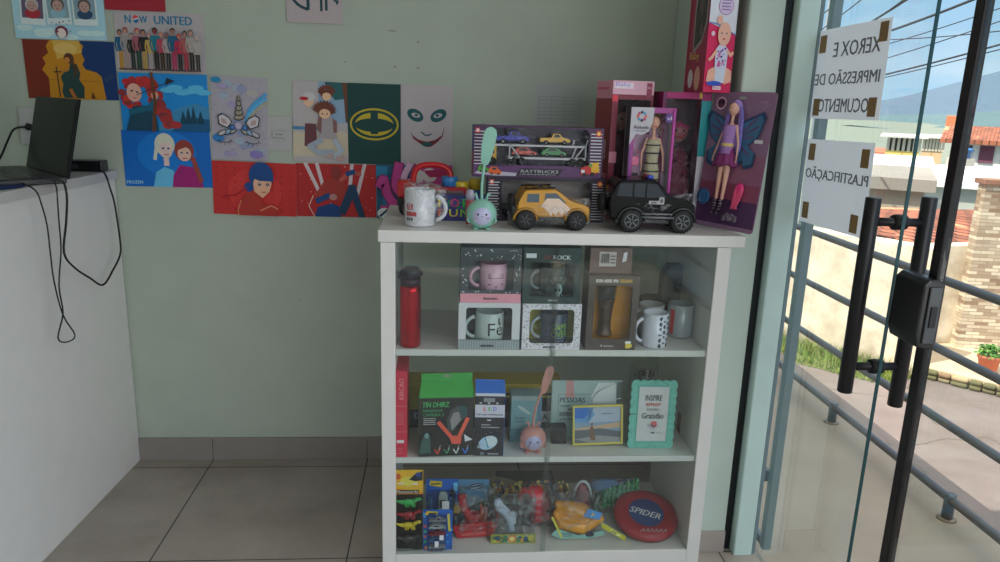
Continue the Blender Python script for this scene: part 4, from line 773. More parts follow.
m.add([(.555 * Lx, .012, .955 * Hx), (.705 * Lx, .012, .675 * Hx), (.705 * Lx, W_ - .012, .675 * Hx), (.555 * Lx, W_ - .012, .955 * Hx)], [(0, 1, 2, 3)], (70, 78, 88)); m.build('windows', t)
m = MB(1, 'plastic'); onside(m, [(.46, .535), (.63, .535), (.63, .60), (.46, .60)], (170, 170, 172)); onside(m, [(.565, .60), (.575, .665), (.60, .68), (.625, .665), (.635, .60), (.60, .535)], (150, 150, 150), -.0018); onside(m, [(.58, .60), (.60, .65), (.62, .60), (.60, .56)], (70, 72, 76), -.0024)
for i in range(3): onside(m, [(.485 + .022 * i, .55), (.50 + .022 * i, .55), (.50 + .022 * i, .585), (.485 + .022 * i, .585)], (40, 40, 60), -.0018)
m.build('police_badge', t)
m = MB(1, 'plastic'); m.box((Lx * .46, .03, Hx * .985), (Lx * .53, .055, Hx * 1.05), (40, 60, 190), bev=.003); m.box((Lx * .46, .06, Hx * .985), (Lx * .53, .085, Hx * 1.05), (180, 40, 40), bev=.003); m.build('light_bar', t)
m = MB(1, 'steel'); m.tube([(Lx * .38, -.010, Hx * .30), (Lx * .74, -.010, Hx * .29)], .003, (120, 122, 126)); m.tube([(Lx * .38, -.010, Hx * .36), (Lx * .72, -.010, Hx * .36)], .002, (140, 142, 146)); m.build('side_step', t)
m = MB(1, 'rubber'); m.lathe([(.008, -.008), (.024, -.008), (.026, 0), (.024, .008), (.008, .008)], (28, 28, 30), c=(-.004, W_ * .5, Hx * .5), n=24, axis='x'); m.build('spare_wheel', t)
for y_ in (.008, W_ - .03): m = MB(1, 'plastic'); m.box((Lx * .955, y_, Hx * .42), (Lx * .992, y_ + .022, Hx * .56), (205, 212, 220), bev=.003); m.build('headlight', t)
bag_film(t, Lx * 1.03, Hx * .60, W_ * 1.12, 'plastic_wrap', base=(-.004, W_ / 2, Hx * .10), seed=5)
Lx = .205; Hx = .108; xx = at(515, 210, Y=1.95).x
ORP = [(.04, .35), (.02, .60), (.06, .66), (.09, .90), (.13, .97), (.50, 1.0), (.58, .93), (.72, .68), (.92, .62), (.975, .54), (.97, .36), (.88, .32), (.12, .32)]
t, _, W_, _ = offroad('mustard yellow off-road toy car wrapped in film in front of the boxed trucks', xx, 1.935, Lx, .10, Hx, (204, 146, 34), .03, .0265, (.13, .80), ORP)
m = MB(1, 'screen')
for q in ([(.14, .68), (.15, .88), (.30, .89), (.30, .68)], [(.37, .67), (.38, .90), (.52, .91), (.66, .67)]): onside(m, q, (96, 108, 118))
m.add([(.575 * Lx, .010, .945 * Hx), (.715 * Lx, .010, .70 * Hx), (.715 * Lx, W_ - .01, .70 * Hx), (.575 * Lx, W_ - .01, .945 * Hx)], [(0, 1, 2, 3)], (90, 100, 110)); m.build('windows', t)
m = MB(1, 'plastic'); m.pl; onside(m, [(.33, .60), (.40, .78), (.56, .78), (.70, .56), (.76, .40), (.72, .44), (.68, .36), (.64, .46), (.60, .36), (.56, .46), (.52, .36), (.49, .44), (.46, .34), (.42, .46)], (226, 200, 180), -.0016); m.build('flame_decal', t)
m = MB(1, 'plastic'); 
for a in ((.06, .10), (.94, .1)): pass
m.tube([(Lx * .12, .012, Hx), (Lx * .52, .012, Hx * 1.03)], .002, (24, 24, 26)); m.tube([(Lx * .12, W_ - .012, Hx), (Lx * .52, W_ - .012, Hx * 1.03)], .002, (24, 24, 26))
for i in range(4): m.tube([(Lx * (.15 + .11 * i), .012, Hx * 1.01), (Lx * (.15 + .11 * i), W_ - .012, Hx * 1.01)], .0014, (24, 24, 26))
m.box((Lx * .28, .012, Hx), (Lx * .31, .02, Hx * 1.10), (24, 24, 26), bev=.002); m.build('roof_rack', t)
m = MB(1, 'rubber'); m.lathe([(.007, -.008), (.022, -.008), (.024, 0), (.022, .008), (.007, .008)], (28, 28, 30), c=(-.006, W_ * .5, Hx * .62), n=24, axis='x'); m.build('spare_wheel', t)
bag_film(t, Lx * 1.12, Hx * .70, W_ * 1.25, 'plastic_wrap', base=(-.016, W_ / 2, .004), seed=8)
# --- doll boxes
def art_pinkbox(m, w, d, h):
    face(m, 'front', w, d, h); m.rect(0, h - .038, w, h, (196, 150, 166)); m.rect(.004, h - .022, .06, h - .006, (206, 190, 200)); m.text('Baby', .03, h - .012, .045, .012, (150, 130, 190)); m.rect(0, h - .058, .016, h - .04, (196, 40, 60)); m.pl([(w - .022, h - .005), (w - .022, h - .05), (w - .014, h - .045), (w - .006, h - .05), (w - .006, h - .005)], (130, 40, 70)); m.text('DOLL', w - .014, h - .018, .012, .006, (210, 180, 190))
    m.rect(0, 0, w, .012, (150, 60, 90)); m.rect(0, h * .42, .022, h * .50, (180, 110, 130))
    face(m, 'left', w, d, h); m.rect(0, h - .05, d, h, (206, 130, 150)); marks(m, .015, h - .025, d * .7, .007, (190, 60, 90)); m.rect(0, 0, d, h - .055, (128, 14, 34)); m.rect(.02, h * .44, d - .03, h * .58, (180, 130, 140)); m.text('Milk', d * .45, h * .52, d * .42, .018, (120, 20, 40)); m.rect(.03, h * .46, d - .04, h * .48, (90, 20, 30)); m.rect(0, h * .30, d, h * .34, (170, 80, 100))
def boxdoll(root, w, d, h):
    t = MB(KS, 'cloth'); t.lathe([(0, .02), (.030, .02), (.026, h * .55), (.018, h * .62), (0, h * .62)], (78, 50, 58), c=(w * .5, d * .55, 0), n=20); t.build('dress', root)
    q = MB(KS, 'skin'); q.ell((w * .5, d * .5, h * .72), (.026, .025, .030), (120, 86, 78), n=18); q.ell((w * .40, d * .31, h * .73), (.004, .003, .004), (20, 20, 30), n=8); q.ell((w * .60, d * .31, h * .73), (.004, .003, .004), (20, 20, 30), n=8); q.build('doll_head', root)
    q = MB(KS, 'cloth'); q.ell((w * .5, d * .58, h * .75), (.031, .028, .033), (54, 34, 32), n=18); q.build('hair', root)
fr = front(613, 653, 80, 229, Y=2.13, Z=TOPZ); fr = (at(611, 120, Y=2.13).x, 2.13, TOPZ, .122, at(640, 81, Y=2.13).z - TOPZ)
carton('doll_box', 'tall dark red and pink doll box with see-through front, behind the white doll box', 'boxed doll', fr, .15, (118, 20, 40), art_pinkbox, front_col=(110, 24, 46), rot=.10, win=(.018, .012, fr[3] - .006, fr[4] - .052), r=.004, inside=(70, 44, 50), contents=boxdoll, k=1.5, top=(190, 140, 156))
yw = 2.065
fr = (at(628, 160, Y=yw).x, yw, TOPZ, at(672, 160, Y=yw).x - at(628, 160, Y=yw).x, at(650, 107.5, Y=yw).z - TOPZ)
def art_whitedoll(m, w, d, h):
    face(m, 'front', w, d, h); P = lambda *p: [(a * w, b * h) for a, b in p]
    m.pl(P((0, 1), (0, .68), (.07, .73), (.14, .78), (.28, .77), (.42, .80), (.50, .88), (.52, 1)), (176, 172, 180)); 
    for i in range(8): a = 2 * pi * i / 8; m.disc(w * .24 + .011 * cos(a), h * .925 + .011 * sin(a), .0042, .0042, [(200, 90, 50), (60, 140, 180), (40, 44, 60), (170, 60, 110)][i % 4], n=10)
    m.text('Atitude', w * .24, h * .835, w * .34, .0095, (50, 50, 70)); marks(m, w * .10, h * .80, w * .26, .003, (120, 120, 140))
    m.pl([(w * .86 + .013 * (1.0 if i % 2 else .72) * cos(2 * pi * i / 16), h * .915 + .016 * (1.0 if i % 2 else .72) * sin(2 * pi * i / 16)) for i in range(16)], (92, 60, 130)); m.text('x3', w * .865, h * .915, .013, .009, (210, 200, 220))
    for z in (.20, .06): m.disc(w * .12, h * z, .009, .009, (226, 190, 190)); m.disc(w * .12, h * z, .006, .006, (190, 90, 70))
    m.rect(0, h * .3, w * .04, h * .68, (120, 60, 130)); m.rect(w * .95, 0, w, h, (176, 60, 150))
    face(m, 'left', w, d, h); m.rect(0, 0, d, h, (110, 108, 116)); m.pl([(0, h), (d * .8, h), (d * .75, h * .6), (d * .3, h * .35), (0, h * .40)], (128, 128, 134)); m.pl([(d * .2, h), (d * .9, h), (d * .85, h * .55), (d * .5, h * .36), (d * .25, h * .6)], (64, 62, 70))
    for i in range(3):
        m.text('Atitude', d * (.45), h * (.82 - .14 * i), d * .5, .008, (40, 40, 50))
def dress_doll(root, w, d, h):
    H_ = h * .98; c = (w * .60, d * .45, -.012)
    doll_body(root, H_, (190, 140, 118), arms=(.105, .66, .10, .54), c=c)
    m = MB(1.3, 'cloth'); m.lathe([(.030 * H_, .30 * H_), (.068 * H_, .31 * H_), (.070 * H_, .50 * H_), (.052 * H_, .60 * H_), (.060 * H_, .70 * H_), (.066 * H_, .775 * H_), (.05 * H_, .785 * H_)], (176, 168, 138), c=c, n=22)
    for z in (.35, .43, .50, .57, .66, .73): rr = (.0715 if z < .52 else .060 if z < .6 else .069) * H_; m.lathe([(rr, z * H_), (rr + .001, z * H_ + .001), (rr + .001, z * H_ + .003), (rr, z * H_ + .004)], (40, 40, 40), c=c, n=22)
    m.build('dress', root)
    m = MB(1.2, 'cloth'); r = random.Random(2); m.ell((c[0], c[1] + .018, c[2] + .955 * H_), (.066 * H_, .04 * H_, .062 * H_), (104, 72, 54), n=16)
    for i in range(26): a = r.uniform(0, 2 * pi); m.ell((c[0] + .060 * H_ * cos(a) + .002, c[1] + .016 + r.uniform(-.008, .01), c[2] + (.965 + .052 * sin(a)) * H_), .022 * H_, (108 + r.randint(-12, 12), 74, 56), n=8)
    for s in (-1, 1): m.tube([(c[0] + s * .045 * H_, c[1] + .01, c[2] + .95 * H_), (c[0] + s * .065 * H_, c[1] + .008, c[2] + .88 * H_), (c[0] + s * .05 * H_, c[1] + .004, c[2] + .83 * H_)], .014 * H_, (104, 72, 54))
    m.build('hair', root)
    m = MB(1.3, 'plastic'); m.box((.010, d * .5, h * .50), (.040, d * .5 + .006, h * .58), (210, 90, 130), bev=.003); m.tube(smoothp([(.015, d * .5, h * .58), (.018, d * .5, h * .64), (.032, d * .5, h * .64), (.035, d * .5, h * .58)]), .0015, (210, 90, 130), n=6); m.build('toy_handbag', root)
    m = MB(1.3, 'plastic'); m.prism([(.012, h * .44), (.040, h * .44), (.034, h * .36), (.042, h * .22), (.02, h * .20), (.020, h * .34)], d * .5, d * .5 + .004, (40, 36, 44), bev=.001); m.build('doll_skirt', root)
carton('doll_box', 'white and magenta doll box marked x3 with a doll in a striped beige dress', 'boxed doll', fr, .055, (176, 172, 178), art_whitedoll, front_col=(150, 60, 130), win=(fr[3] * .10, .012, fr[3] * .94, fr[4] * .955), r=.012, inside=(170, 130, 158), contents=dress_doll, k=1.35, rot=.02)
ym = 2.12
fr = (at(655, 160, Y=ym).x + .006, ym, TOPZ, at(706, 160, Y=ym).x - at(655, 160, Y=ym).x - .006, at(680, 97, Y=ym).z - TOPZ)
def art_magenta(m, w, d, h):
    face(m, 'front', w, d, h); m.rect(0, h - .016, w, h, (150, 14, 96)); m.rect(w - .036, h - .016, w - .028, h, (200, 170, 60)); m.rect(w - .028, h - .022, w, h * .52, (20, 138, 146)); m.rect(w - .028, 0, w - .0, h * .52, (188, 182, 192)); m.rect(w - .012, 0, w, h * .50, (206, 206, 212)); m.rect(0, 0, .010, h, (96, 20, 70))
    face(m, 'top', w, d, h); m.rect(0, 0, w, d, (150, 14, 96))
def baby_contents(root, w, d, h):
    q = MB(1.6, 'skin'); c = (w * .48, d * .45, 0); q.ell((c[0], c[1], h * .70), (.030, .028, .031), (120, 66, 70), n=22)
    for s in (-1, 1): q.ell((c[0] + s * .011, c[1] - .0255, h * .71), (.005, .003, .004), (30, 20, 30), n=8)
    q.ell((c[0], c[1] - .028, h * .66), (.006, .003, .003), (150, 50, 60), n=8); q.ell((c[0], c[1] - .029, h * .69), (.004, .004, .004), (130, 70, 74), n=8); q.build('doll_head', root)
    q = MB(1.6, 'cloth'); q.lathe([(0, .03), (.042, .03), (.046, h * .25), (.034, h * .52), (.016, h * .58), (0, h * .58)], (84, 24, 48), c=c, n=22)
    r = random.Random(4)
    for i in range(60): a, z = r.uniform(-1.4, 1.4), r.uniform(.04, h * .5); q.ell((c[0] + .042 * sin(a), c[1] - .043 * cos(a), z), (.004, .002, .004), (44, 14, 34), n=6)
    q.build('romper', root)
    q = MB(1.6, 'cloth'); q.tube([(c[0] - .03, c[1] - .008, h * .73), (c[0], c[1] - .030, h * .76), (c[0] + .03, c[1] - .008, h * .73)], .004, (150, 40, 96)); q.build('headband', root)
TB_Z = at(703, 92, Y=2.03).z; fr = (fr[0], 2.108, TOPZ, at(706, 160, Y=2.108).x - fr[0], TB_Z - TOPZ - .001)
carton('doll_box', 'magenta box with teal and white edge holding a baby doll, beneath the tall upright box', 'boxed doll', fr, .13, (140, 16, 90), art_magenta, front_col=(140, 16, 90), win=(.010, .012, fr[3] - .028, fr[4] - .018), r=.003, inside=(60, 18, 44), contents=baby_contents, k=1.5)
fm = fr
# tall baby box, turned, on the magenta one
zb = fm[2] + fm[4] + .001; pc = at(703, 88, Y=2.03)
w_, d_, h_ = .080, .112, .36
def art_tallbaby(m, w, d, h):
    face(m, 'front', w, d, h); m.rect(0, 0, w, h, (206, 16, 84)); m.pl([(0, h * .50), (w, h * .42), (w, h * .70), (0, h * .72)], (214, 214, 222)); m.pl([(0, h * .72), (w, h * .70), (w, h), (0, h)], (226, 190, 50)); m.line([(0, h * .715), (w, h * .70)], .004, (30, 150, 160)); m.line([(0, h * .50), (w * .3, h * .49), (w, h * .42)], .003, (90, 130, 190))
    m.disc(w * .56, h * .62, w * .27, h * .065, (170, 80, 150)); m.disc(w * .56, h * .62, w * .25, h * .060, (210, 190, 220)); 
    for i in range(4): marks(m, w * .40, h * (.655 - .022 * i), w * .32, .003, (130, 80, 150), seed=i)
    m.disc(w * .5, h * .76, w * .34, h * .075, (196, 90, 150)); m.disc(w * .5, h * .77, w * .2, h * .04, (226, 180, 160)); m.disc(w * .5, h * .73, w * .24, h * .03, (200, 60, 110)); m.rect(w * .82, h * .74, w, h * .80, (200, 80, 50))
    SK = (224, 168, 146); cx = .53 * w
    m.pl([(w * .05, h * .08), (w * .30, h * .06), (w * .42, h * .14), (w * .30, h * .185), (w * .10, h * .16)], SK); m.pl([(w * .98, h * .08), (w * .72, h * .06), (w * .62, h * .14), (w * .74, h * .185), (w * .95, h * .16)], SK); m.pl([(w * .36, h * .07), (w * .70, h * .07), (w * .74, h * .18), (w * .34, h * .18)], (200, 206, 222)); m.disc(w * .35, h * .065, w * .28, h * .018, (40, 80, 190))
    m.pl([(w * .32, h * .17), (w * .74, h * .17), (w * .76, h * .31), (w * .62, h * .345), (w * .42, h * .345), (w * .30, h * .31)], (200, 196, 220)); m.dots(26, w * .33, h * .18, w * .73, h * .33, .004, [(110, 70, 150), (190, 90, 150)], random.Random(3)); m.line([(w * .33, h * .30), (w * .18, h * .25), (w * .10, h * .235)], w * .10, SK); m.line([(w * .74, h * .30), (w * .86, h * .27), (w * .93, h * .29)], w * .10, SK)
    m.disc(w * .56, h * .42, w * .235, h * .085, SK); m.disc(w * .36, h * .52, w * .10, h * .03, SK)
    for q in (-1, 1): m.disc(w * (.55 + q * .09), h * .425, w * .025, h * .007, (50, 60, 80), n=10)
    m.disc(w * .55, h * .385, w * .05, h * .007, (190, 90, 90)); m.disc(w * .14, h * .42, w * .07, h * .018, (230, 190, 210), n=8); m.rect(w * .3, h * .02, w * .6, h * .045, (226, 220, 226)); m.text('Baby', w * .45, h * .032, w * .24, h * .018, (190, 30, 90))
    face(m, 'left', w, d, h); m.rect(0, 0, d, h, (150, 44, 70)); m.pl([(d * .30, h * .28), (d * .72, h * .36), (d * .92, h * .50), (d * .92, h * .86), (d * .72, h * .96), (d * .40, h * .90), (d * .25, h * .60)], (150, 140, 136)); m.pl([(d * .34, h * .32), (d * .70, h * .39), (d * .86, h * .52), (d * .86, h * .84), (d * .70, h * .92), (d * .44, h * .86), (d * .31, h * .60)], (62, 56, 58)); m.disc(d * .60, h * .68, d * .12, h * .13, (90, 76, 76)); m.disc(d * .66, h * .45, d * .06, h * .06, (110, 84, 80))
    m.text('Baby', d * .42, h * .26, d * .5, h * .07, (196, 150, 90)); m.disc(d * .3, h * .10, d * .13, h * .07, (200, 190, 196)); m.disc(d * .66, h * .10, d * .15, h * .09, (206, 150, 130)); m.rect(0, 0, d * .05, h, (190, 40, 80))
m = MB(1.15); m.box((0, 0, 0), (w_, d_, h_), (150, 40, 70), bev=.0008, seg=1); art_tallbaby(m, w_, d_, h_)
tag(m.build('doll_box', loc=(pc.x, 2.03, zb), rotz=.14), 'tall pink, white and yellow box picturing a baby doll, standing on the magenta box', 'boxed doll')
# butterfly doll on its card, leaning
BL = at(693, 223, Z=TOPZ + .003); BR = at(750, 234.5, Z=TOPZ + .003); TL = at(710, 90, Y=BL.y + .015); TR = at(782, 94, Y=BR.y + .02)
u = (BR - BL).normalized(); v0 = (TL - BL) + (TR - BR); n = u.cross(v0).normalized(); v = n.cross(u).normalized()
w_ = ((BR - BL).length + (TR - TL).length) / 2; h_ = v0.dot(v) / 2; sh = v0.dot(u) / 2
# tilt in plane so that the middle axis follows the photographed lean
MT = Matrix(((u.x, -n.x, v.x, BL.x), (u.y, -n.y, v.y, BL.y), (u.z, -n.z, v.z, BL.z), (0, 0, 0, 1)))
t = thing('doll_pack', 'purple backing card with a lilac-haired doll with blue butterfly wings, leaning at the right end', 'doll on card', mtx=MT)
SHR = sh / h_
def shear(mb):
    mb.v = [(x + SHR * z, y, z) for x, y, z in mb.v]; return mb
r_ = .012; pts = []
for (cx_, cz_, a) in ((w_ - r_, h_ - r_, 0), (r_, h_ - r_, pi / 2), (r_, r_, pi), (w_ - r_, r_, 3 * pi / 2)): pts += [(cx_ + r_ * cos(a + pi / 8 * i), cz_ + r_ * sin(a + pi / 8 * i)) for i in range(5)]
m = MB(1.5); m.prism(pts, 0, .0012, (126, 96, 122)); m.frame((0, -.0002, 0)); m.rect(.003, .012, w_ - .003, h_ * .22, (72, 46, 80)); m.rect(.003, h_ * .22, w_ - .003, h_ * .34, (124, 62, 86)); m.rect(.003, h_ * .34, w_ - .003, h_ * .55, (128, 82, 106)); m.lay = 4
rr_ = random.Random(1)
for i in range(14): m.disc(rr_.uniform(.1, .9) * w_, rr_.uniform(.5, .95) * h_, .002, .002, (150, 130, 150), n=6)
m.pl([(w_ * .16 + .019 * (1 if i % 2 else .86) * cos(pi * i / 10), h_ * .915 + .019 * (1 if i % 2 else .86) * sin(pi * i / 10)) for i in range(20)], (196, 160, 176)); m.disc(w_ * .16, h_ * .915, .013, .013, (90, 40, 70)); m.disc(w_ * .13, h_ * .925, .006, .006, (40, 20, 40)); m.disc(w_ * .19, h_ * .925, .006, .006, (40, 20, 40))
for i in range(3): m.ring(w_ * (.80 + .05 * i), h_ * (.90 + .01 * i), .012 - .002 * i, .012 - .002 * i, .0012, (150, 124, 150))
m.disc(w_ * .5, h_ * .955, .014, .004, (140, 144, 140)); m.ring(w_ * .42, h_ * .80, .030, .036, .001, (140, 120, 150)); m.rect(w_ * .80, h_ * .64, w_ * .93, h_ * .665, (190, 190, 196))
shear(m).build('backing_card', t)
WG = ((56, 96, 128), (40, 62, 96), (112, 44, 88))
for s in (-1, 1):
    m = MB(1.5, 'plastic'); cx_ = w_ * .45; cz_ = h_ * .66
    for q, (c, k_) in enumerate(((WG[1], 1.0), (WG[0], .88))):
        m.frame((0, -.006 - .0004 * q, 0)); P = lambda *p: [(cx_ + s * a * .088 * k_ + s * .004 * q, cz_ + b * .066 * k_) for a, b in p]
        m.pl(P((0, 0), (.3, .75), (1.0, 1.15), (1.12, .9), (.95, .15), (.6, -.25), (.95, -.55), (.9, -1.05), (.6, -1.2), (.5, -.9), (.3, -1.15), (.15, -.6)), c)
    m.frame((0, -.0075, 0))
    for a, b in ((.9, 1.0), (1.0, .6), (.85, .15), (.8, -.7), (.4, -.9)): m.line([(cx_ + s * .1 * .088, cz_), (cx_ + s * a * .9 * .088, cz_ + b * .9 * .066)], .0028, WG[2])
    shear(m).build('wing', t)
Hd = h_ * .83; cc = (w_ * .44, -.018, h_ * .10)
b = doll_body(t, Hd, (206, 158, 140), arms=(.115, .64, .13, .50), c=cc, k=1.3)
for v_ in b.data.vertices: v_.co.x += SHR * v_.co.z
def part(mb, nm): return shear(mb).build(nm, t)
q = lambda x, y, z: (cc[0] + x * Hd, cc[1] + y * Hd, cc[2] + z * Hd)
m = MB(1.4, 'cloth'); m.lathe([(.066 * Hd, .54 * Hd), (.054 * Hd, .62 * Hd), (.062 * Hd, .71 * Hd), (.068 * Hd, .77 * Hd), (.05 * Hd, .79 * Hd)], (148, 112, 168), c=cc, n=24); m.lathe([(.050 * Hd, .60 * Hd), (.060 * Hd, .605 * Hd), (.060 * Hd, .63 * Hd), (.05 * Hd, .635 * Hd)], (196, 170, 110), c=cc, n=24); part(m, 'bodice')
m = MB(1.4, 'cloth'); vs = []; fs = []; nn = 48
for j, (rr, z) in enumerate(((.055, .60), (.095, .52), (.120, .445), (.112, .435), (.05, .56))):
    for i in range(nn): a = 2 * pi * i / nn; r2 = rr * (1 + (.10 * sin(a * 9) if j else 0)); vs.append(q(r2 * cos(a), r2 * .55 * sin(a), z + .012 * sin(a * 5) * (j > 0)))
for j in range(4):
    for i in range(nn): fs.append((j * nn + i, j * nn + (i + 1) % nn, (j + 1) * nn + (i + 1) % nn, (j + 1) * nn + i))
m.add(vs, fs, (122, 50, 100), True); part(m, 'skirt')
m = MB(1.4, 'cloth'); m.ell(q(.004, .024, .958), (.054 * Hd, .044 * Hd, .056 * Hd), (138, 112, 172), n=20)
for s in (-1, 1):
    for k_ in range(3): m.tube(smoothp([q(s * .03, .022, .98), q(s * (.056 + .008 * k_), .024, .90), q(s * (.064 + .012 * k_), .024, .80), q(s * (.072 + .02 * k_), .012, .68 - .03 * k_), q(s * (.070 + .02 * k_), .006, .60 - .03 * k_)]), [.015 * Hd] * 14 + [.010 * Hd] * 3, (132 - 10 * k_, 104, 170), n=8)
part(m, 'hair')
m = MB(1.4, 'plastic')
for s in (-1, 1):
    m.tube([q(s * .031, 0, .14), q(s * .030, 0, .04)], [.022 * Hd, .017 * Hd], (40, 24, 40), n=12); m.tube([q(s * .030, -.004, .03), q(s * .032, -.05, .010)], [.017 * Hd, .012 * Hd], (40, 24, 40), n=10)
    for i in range(4): m.tube([q(s * .031 - .014, -.02, .05 + .025 * i), q(s * .031 + .014, -.02, .055 + .025 * i)], .0009, (180, 160, 180), n=4)
part(m, 'boots')
m = MB(1.3, 'plastic'); cx_, cz_ = w_ * .70, h_ * .30
m.ell((cx_ + .002, -.008, cz_), (.013, .006, .020), (230, 50, 120), n=18); rr_ = random.Random(5)
for i in range(16): m.tube(smoothp([(cx_ + rr_.uniform(-.012, .012), -.010, cz_ + .012), (cx_ + rr_.uniform(-.016, .016), -.012, cz_ - .01), (cx_ - .006 + rr_.uniform(-.010, .010), -.010, cz_ - .052)]), .0022, (232, 60 + rr_.randint(0, 30), 120), n=5)
part(m, 'pink_hairpiece')
m = MB(1.2, 'plastic'); cx_, cz_ = w_ * .60, h_ * .085
for i in range(6): a = pi * (-.1 + 1.2 * i / 5); m.ell((cx_ + .020 * cos(a), -.004, cz_ + .010 * sin(a)), (.009, .003, .006), (110, 96, 112), n=10)
m.ell((cx_, -.004, cz_), (.012, .004, .008), (120, 104, 120), n=10); part(m, 'stand')
m = MB(1.4, 'plastic'); m.lathe([(0, -.002), (.021, -.002), (.023, 0), (.021, .004), (0, .004)], (50, 96, 140), c=(w_ * .12, -.006, h_ * .22), n=24, axis='y'); m.frame((0, -.0085, 0)); m.ring(w_ * .12, h_ * .22, .016, .02, .002, (30, 60, 110)); m.dots(12, w_ * .02, h_ * .17, w_ * .22, h_ * .27, .004, [(40, 80, 150), (90, 130, 170)], random.Random(3)); part(m, 'mirror')
# ================================================================== FIRST SHELF: bottle, gift mugs, glass
Z1, Z2, Z3 = .7075, .3885, .0895
YF = 1.909
def FR(xl, xr, yt, z, Y=YF):
    a = at(xl, (yt + 340) / 2 if z == Z1 else yt + 30, Y=Y); b = at(xr, (yt + 340) / 2 if z == Z1 else yt + 30, Y=Y); return (a.x, Y, z, b.x - a.x, at((xl + xr) / 2, yt, Y=Y).z - z)
pc = at(410.5, 300, Y=1.942); R_ = .0285
t = thing('thermos_bottle', 'metallic red vacuum bottle with a black flip lid at the left of the upper shelf', 'bottle', (pc.x, 1.942, Z1)); Hb = at(410, 266, Y=1.955).z - Z1
m = MB(1.4, 'redmetal'); m.lathe([(0, 0), (R_ * .93, 0), (R_, .004), (R_, Hb * .72), (R_ * .96, Hb * .78), (0, Hb * .78)], (176, 8, 30), n=40); m.lathe([(0, 0), (R_ * .95, 0), (R_ * .95, .004)], (60, 10, 16)); m.build('body', t)
m = MB(1, 'plastic'); m.lathe([(0, Hb * .78), (R_ * .98, Hb * .78), (R_ * .98, Hb * .87), (0, Hb * .87)], (50, 20, 36), n=36); m.build('collar', t)
m = MB(1, 'plastic'); m.lathe([(0, Hb * .875), (R_ * 1.0, Hb * .875), (R_ * .98, Hb * .96), (R_ * .8, Hb * .995), (0, Hb)], (22, 24, 40), n=36); m.box((R_ * .6, -.010, Hb * .90), (R_ * 1.18, .010, Hb * .95), (34, 36, 52), bev=.004); m.box((-R_ * 1.15, -.008, Hb * .86), (-R_ * .8, .008, Hb * .95), (28, 30, 44), bev=.003); m.build('lid', t)
DOT = (190, 190, 200)
def mug_in(art=None, col=(200, 160, 180), hang=pi + .25, cx=.52, R=.0395, H=.086, z=.006, inside=None, flare=0, k=KS, hcol=None):
    def f(root, w, d, h):
        mug_parts(root, (w * cx, d * .5, z), R, H, col, k=k, ang=hang, art=art, flare=flare, hcol=hcol)
    return f
def art_cat(m):
    c = (mug_c[0], mug_c[1], mug_c[2]); K = (60, 40, 60)
    for s in (-1, 1):
        a = .12 + s * .45
        wrapshape(m, [(a - .11, .064), (a + .11, .064), (a + .05 * s, .079)], c, .0395, K); wrapshape(m, [(a - .06, .066), (a + .06, .066), (a + .03 * s, .074)], c, .0397, (220, 170, 190))
        wrapshape(m, [(a - .10 + .02 * s, .046), (a + .08, .046), (a + .04, .0495), (a - .04, .0495)], c, .0395, K)
        for i in range(2): wrapshape(m, [(a + s * .28, .040 - .006 * i), (a + s * .46, .041 - .006 * i), (a + s * .46, .0422 - .006 * i), (a + s * .28, .0412 - .006 * i)], c, .0395, K)
    wrapshape(m, badge(.12, .041, .05, .0022), c, .0395, K); wrapshape(m, [(.04, .036), (.12, .033), (.20, .036), (.12, .0345)], c, .0395, K); wrapshape(m, [(-.32, .0645), (.56, .0645), (.56, .0655), (-.32, .0655)], c, .0395, K)
    r = random.Random(2)
    for i in range(30): wrapshape(m, badge(r.uniform(-1.2, 1.2), r.uniform(.01, .095), .02, .0008, 6), c, .0395, (230, 215, 225))
mug_c = (0, 0, 0)
def a1(m, w, d, h):
    face(m, 'front', w, d, h); m.rect(0, 0, w, h * .17, (192, 128, 140)); r = random.Random(1)
    L0 = m.lay
    for i in range(110):
        u, v = r.uniform(.003, w - .003), r.uniform(h * .19, h - .003)
        if w * .11 < u < w * .88 and h * .22 < v < h * .79: continue
        m.lay = L0; m.disc(u, v, .0019 * r.uniform(.5, 1.2), .0019 * r.uniform(.6, 1), DOT, n=6)
    marks(m, w * .42, h * .06, w * .2, .005, (60, 30, 50), 3); m.disc(w * .40, h * .08, .0028, .0034, (60, 30, 50), n=8)
zL = Z1; fr = FR(458.5, 520, 303, zL, YF); hL = fr[4]
GM = 'boxed gift mugs on the upper shelf'
BX = dict(group=GM)
d_ = .095
# white "Fe" box
def a_fe(m): wraptext(m, 'Fé', mug_c, .0395, -.15, 1.0, .052, .036, (34, 40, 48)); wrapshape(m, [(.60, .066), (.72, .066), (.72, .083), (.60, .083)], mug_c, .0395, (24, 34, 34)); wrapshape(m, [(a * .1, .0235 if a < 0 else .0235) for a in range(-10, 11)] + [(a * .1, .0222) for a in range(10, -11, -1)], mug_c, .0395, (70, 84, 84))
def a2(m, w, d, h):
    face(m, 'front', w, d, h); m.rect(0, 0, w, h * .20, (128, 134, 138)); r = random.Random(3)
    for i in range(46): x = w * i / 46; m.lay = 3; m.rect(x, 0, x + .0006, h * .2, (176, 182, 184) if i % 2 else (96, 104, 110))
    m.rect(0, h * .2, w, h * .215, (80, 88, 90)); marks(m, w * .36, h * .05, w * .22, .007, (40, 44, 50))
def setc(w, cx=.52, z=.006, d=d_):
    global mug_c; mug_c = (w * cx, d * .5, z)
setc(fr[3], .52, .010)
carton('mug_gift_box', 'white window box holding a pale mug, lower left of the four mug boxes', 'boxed mug', fr, d_, (176, 176, 180), a2, front_col=(178, 176, 180), win=(fr[3] * .12, fr[4] * .14, fr[3] * .87, fr[4] * .90), r=.008, inside=(36, 40, 48), contents=mug_in(a_fe, (168, 180, 178), cx=.52, z=.010), **BX)
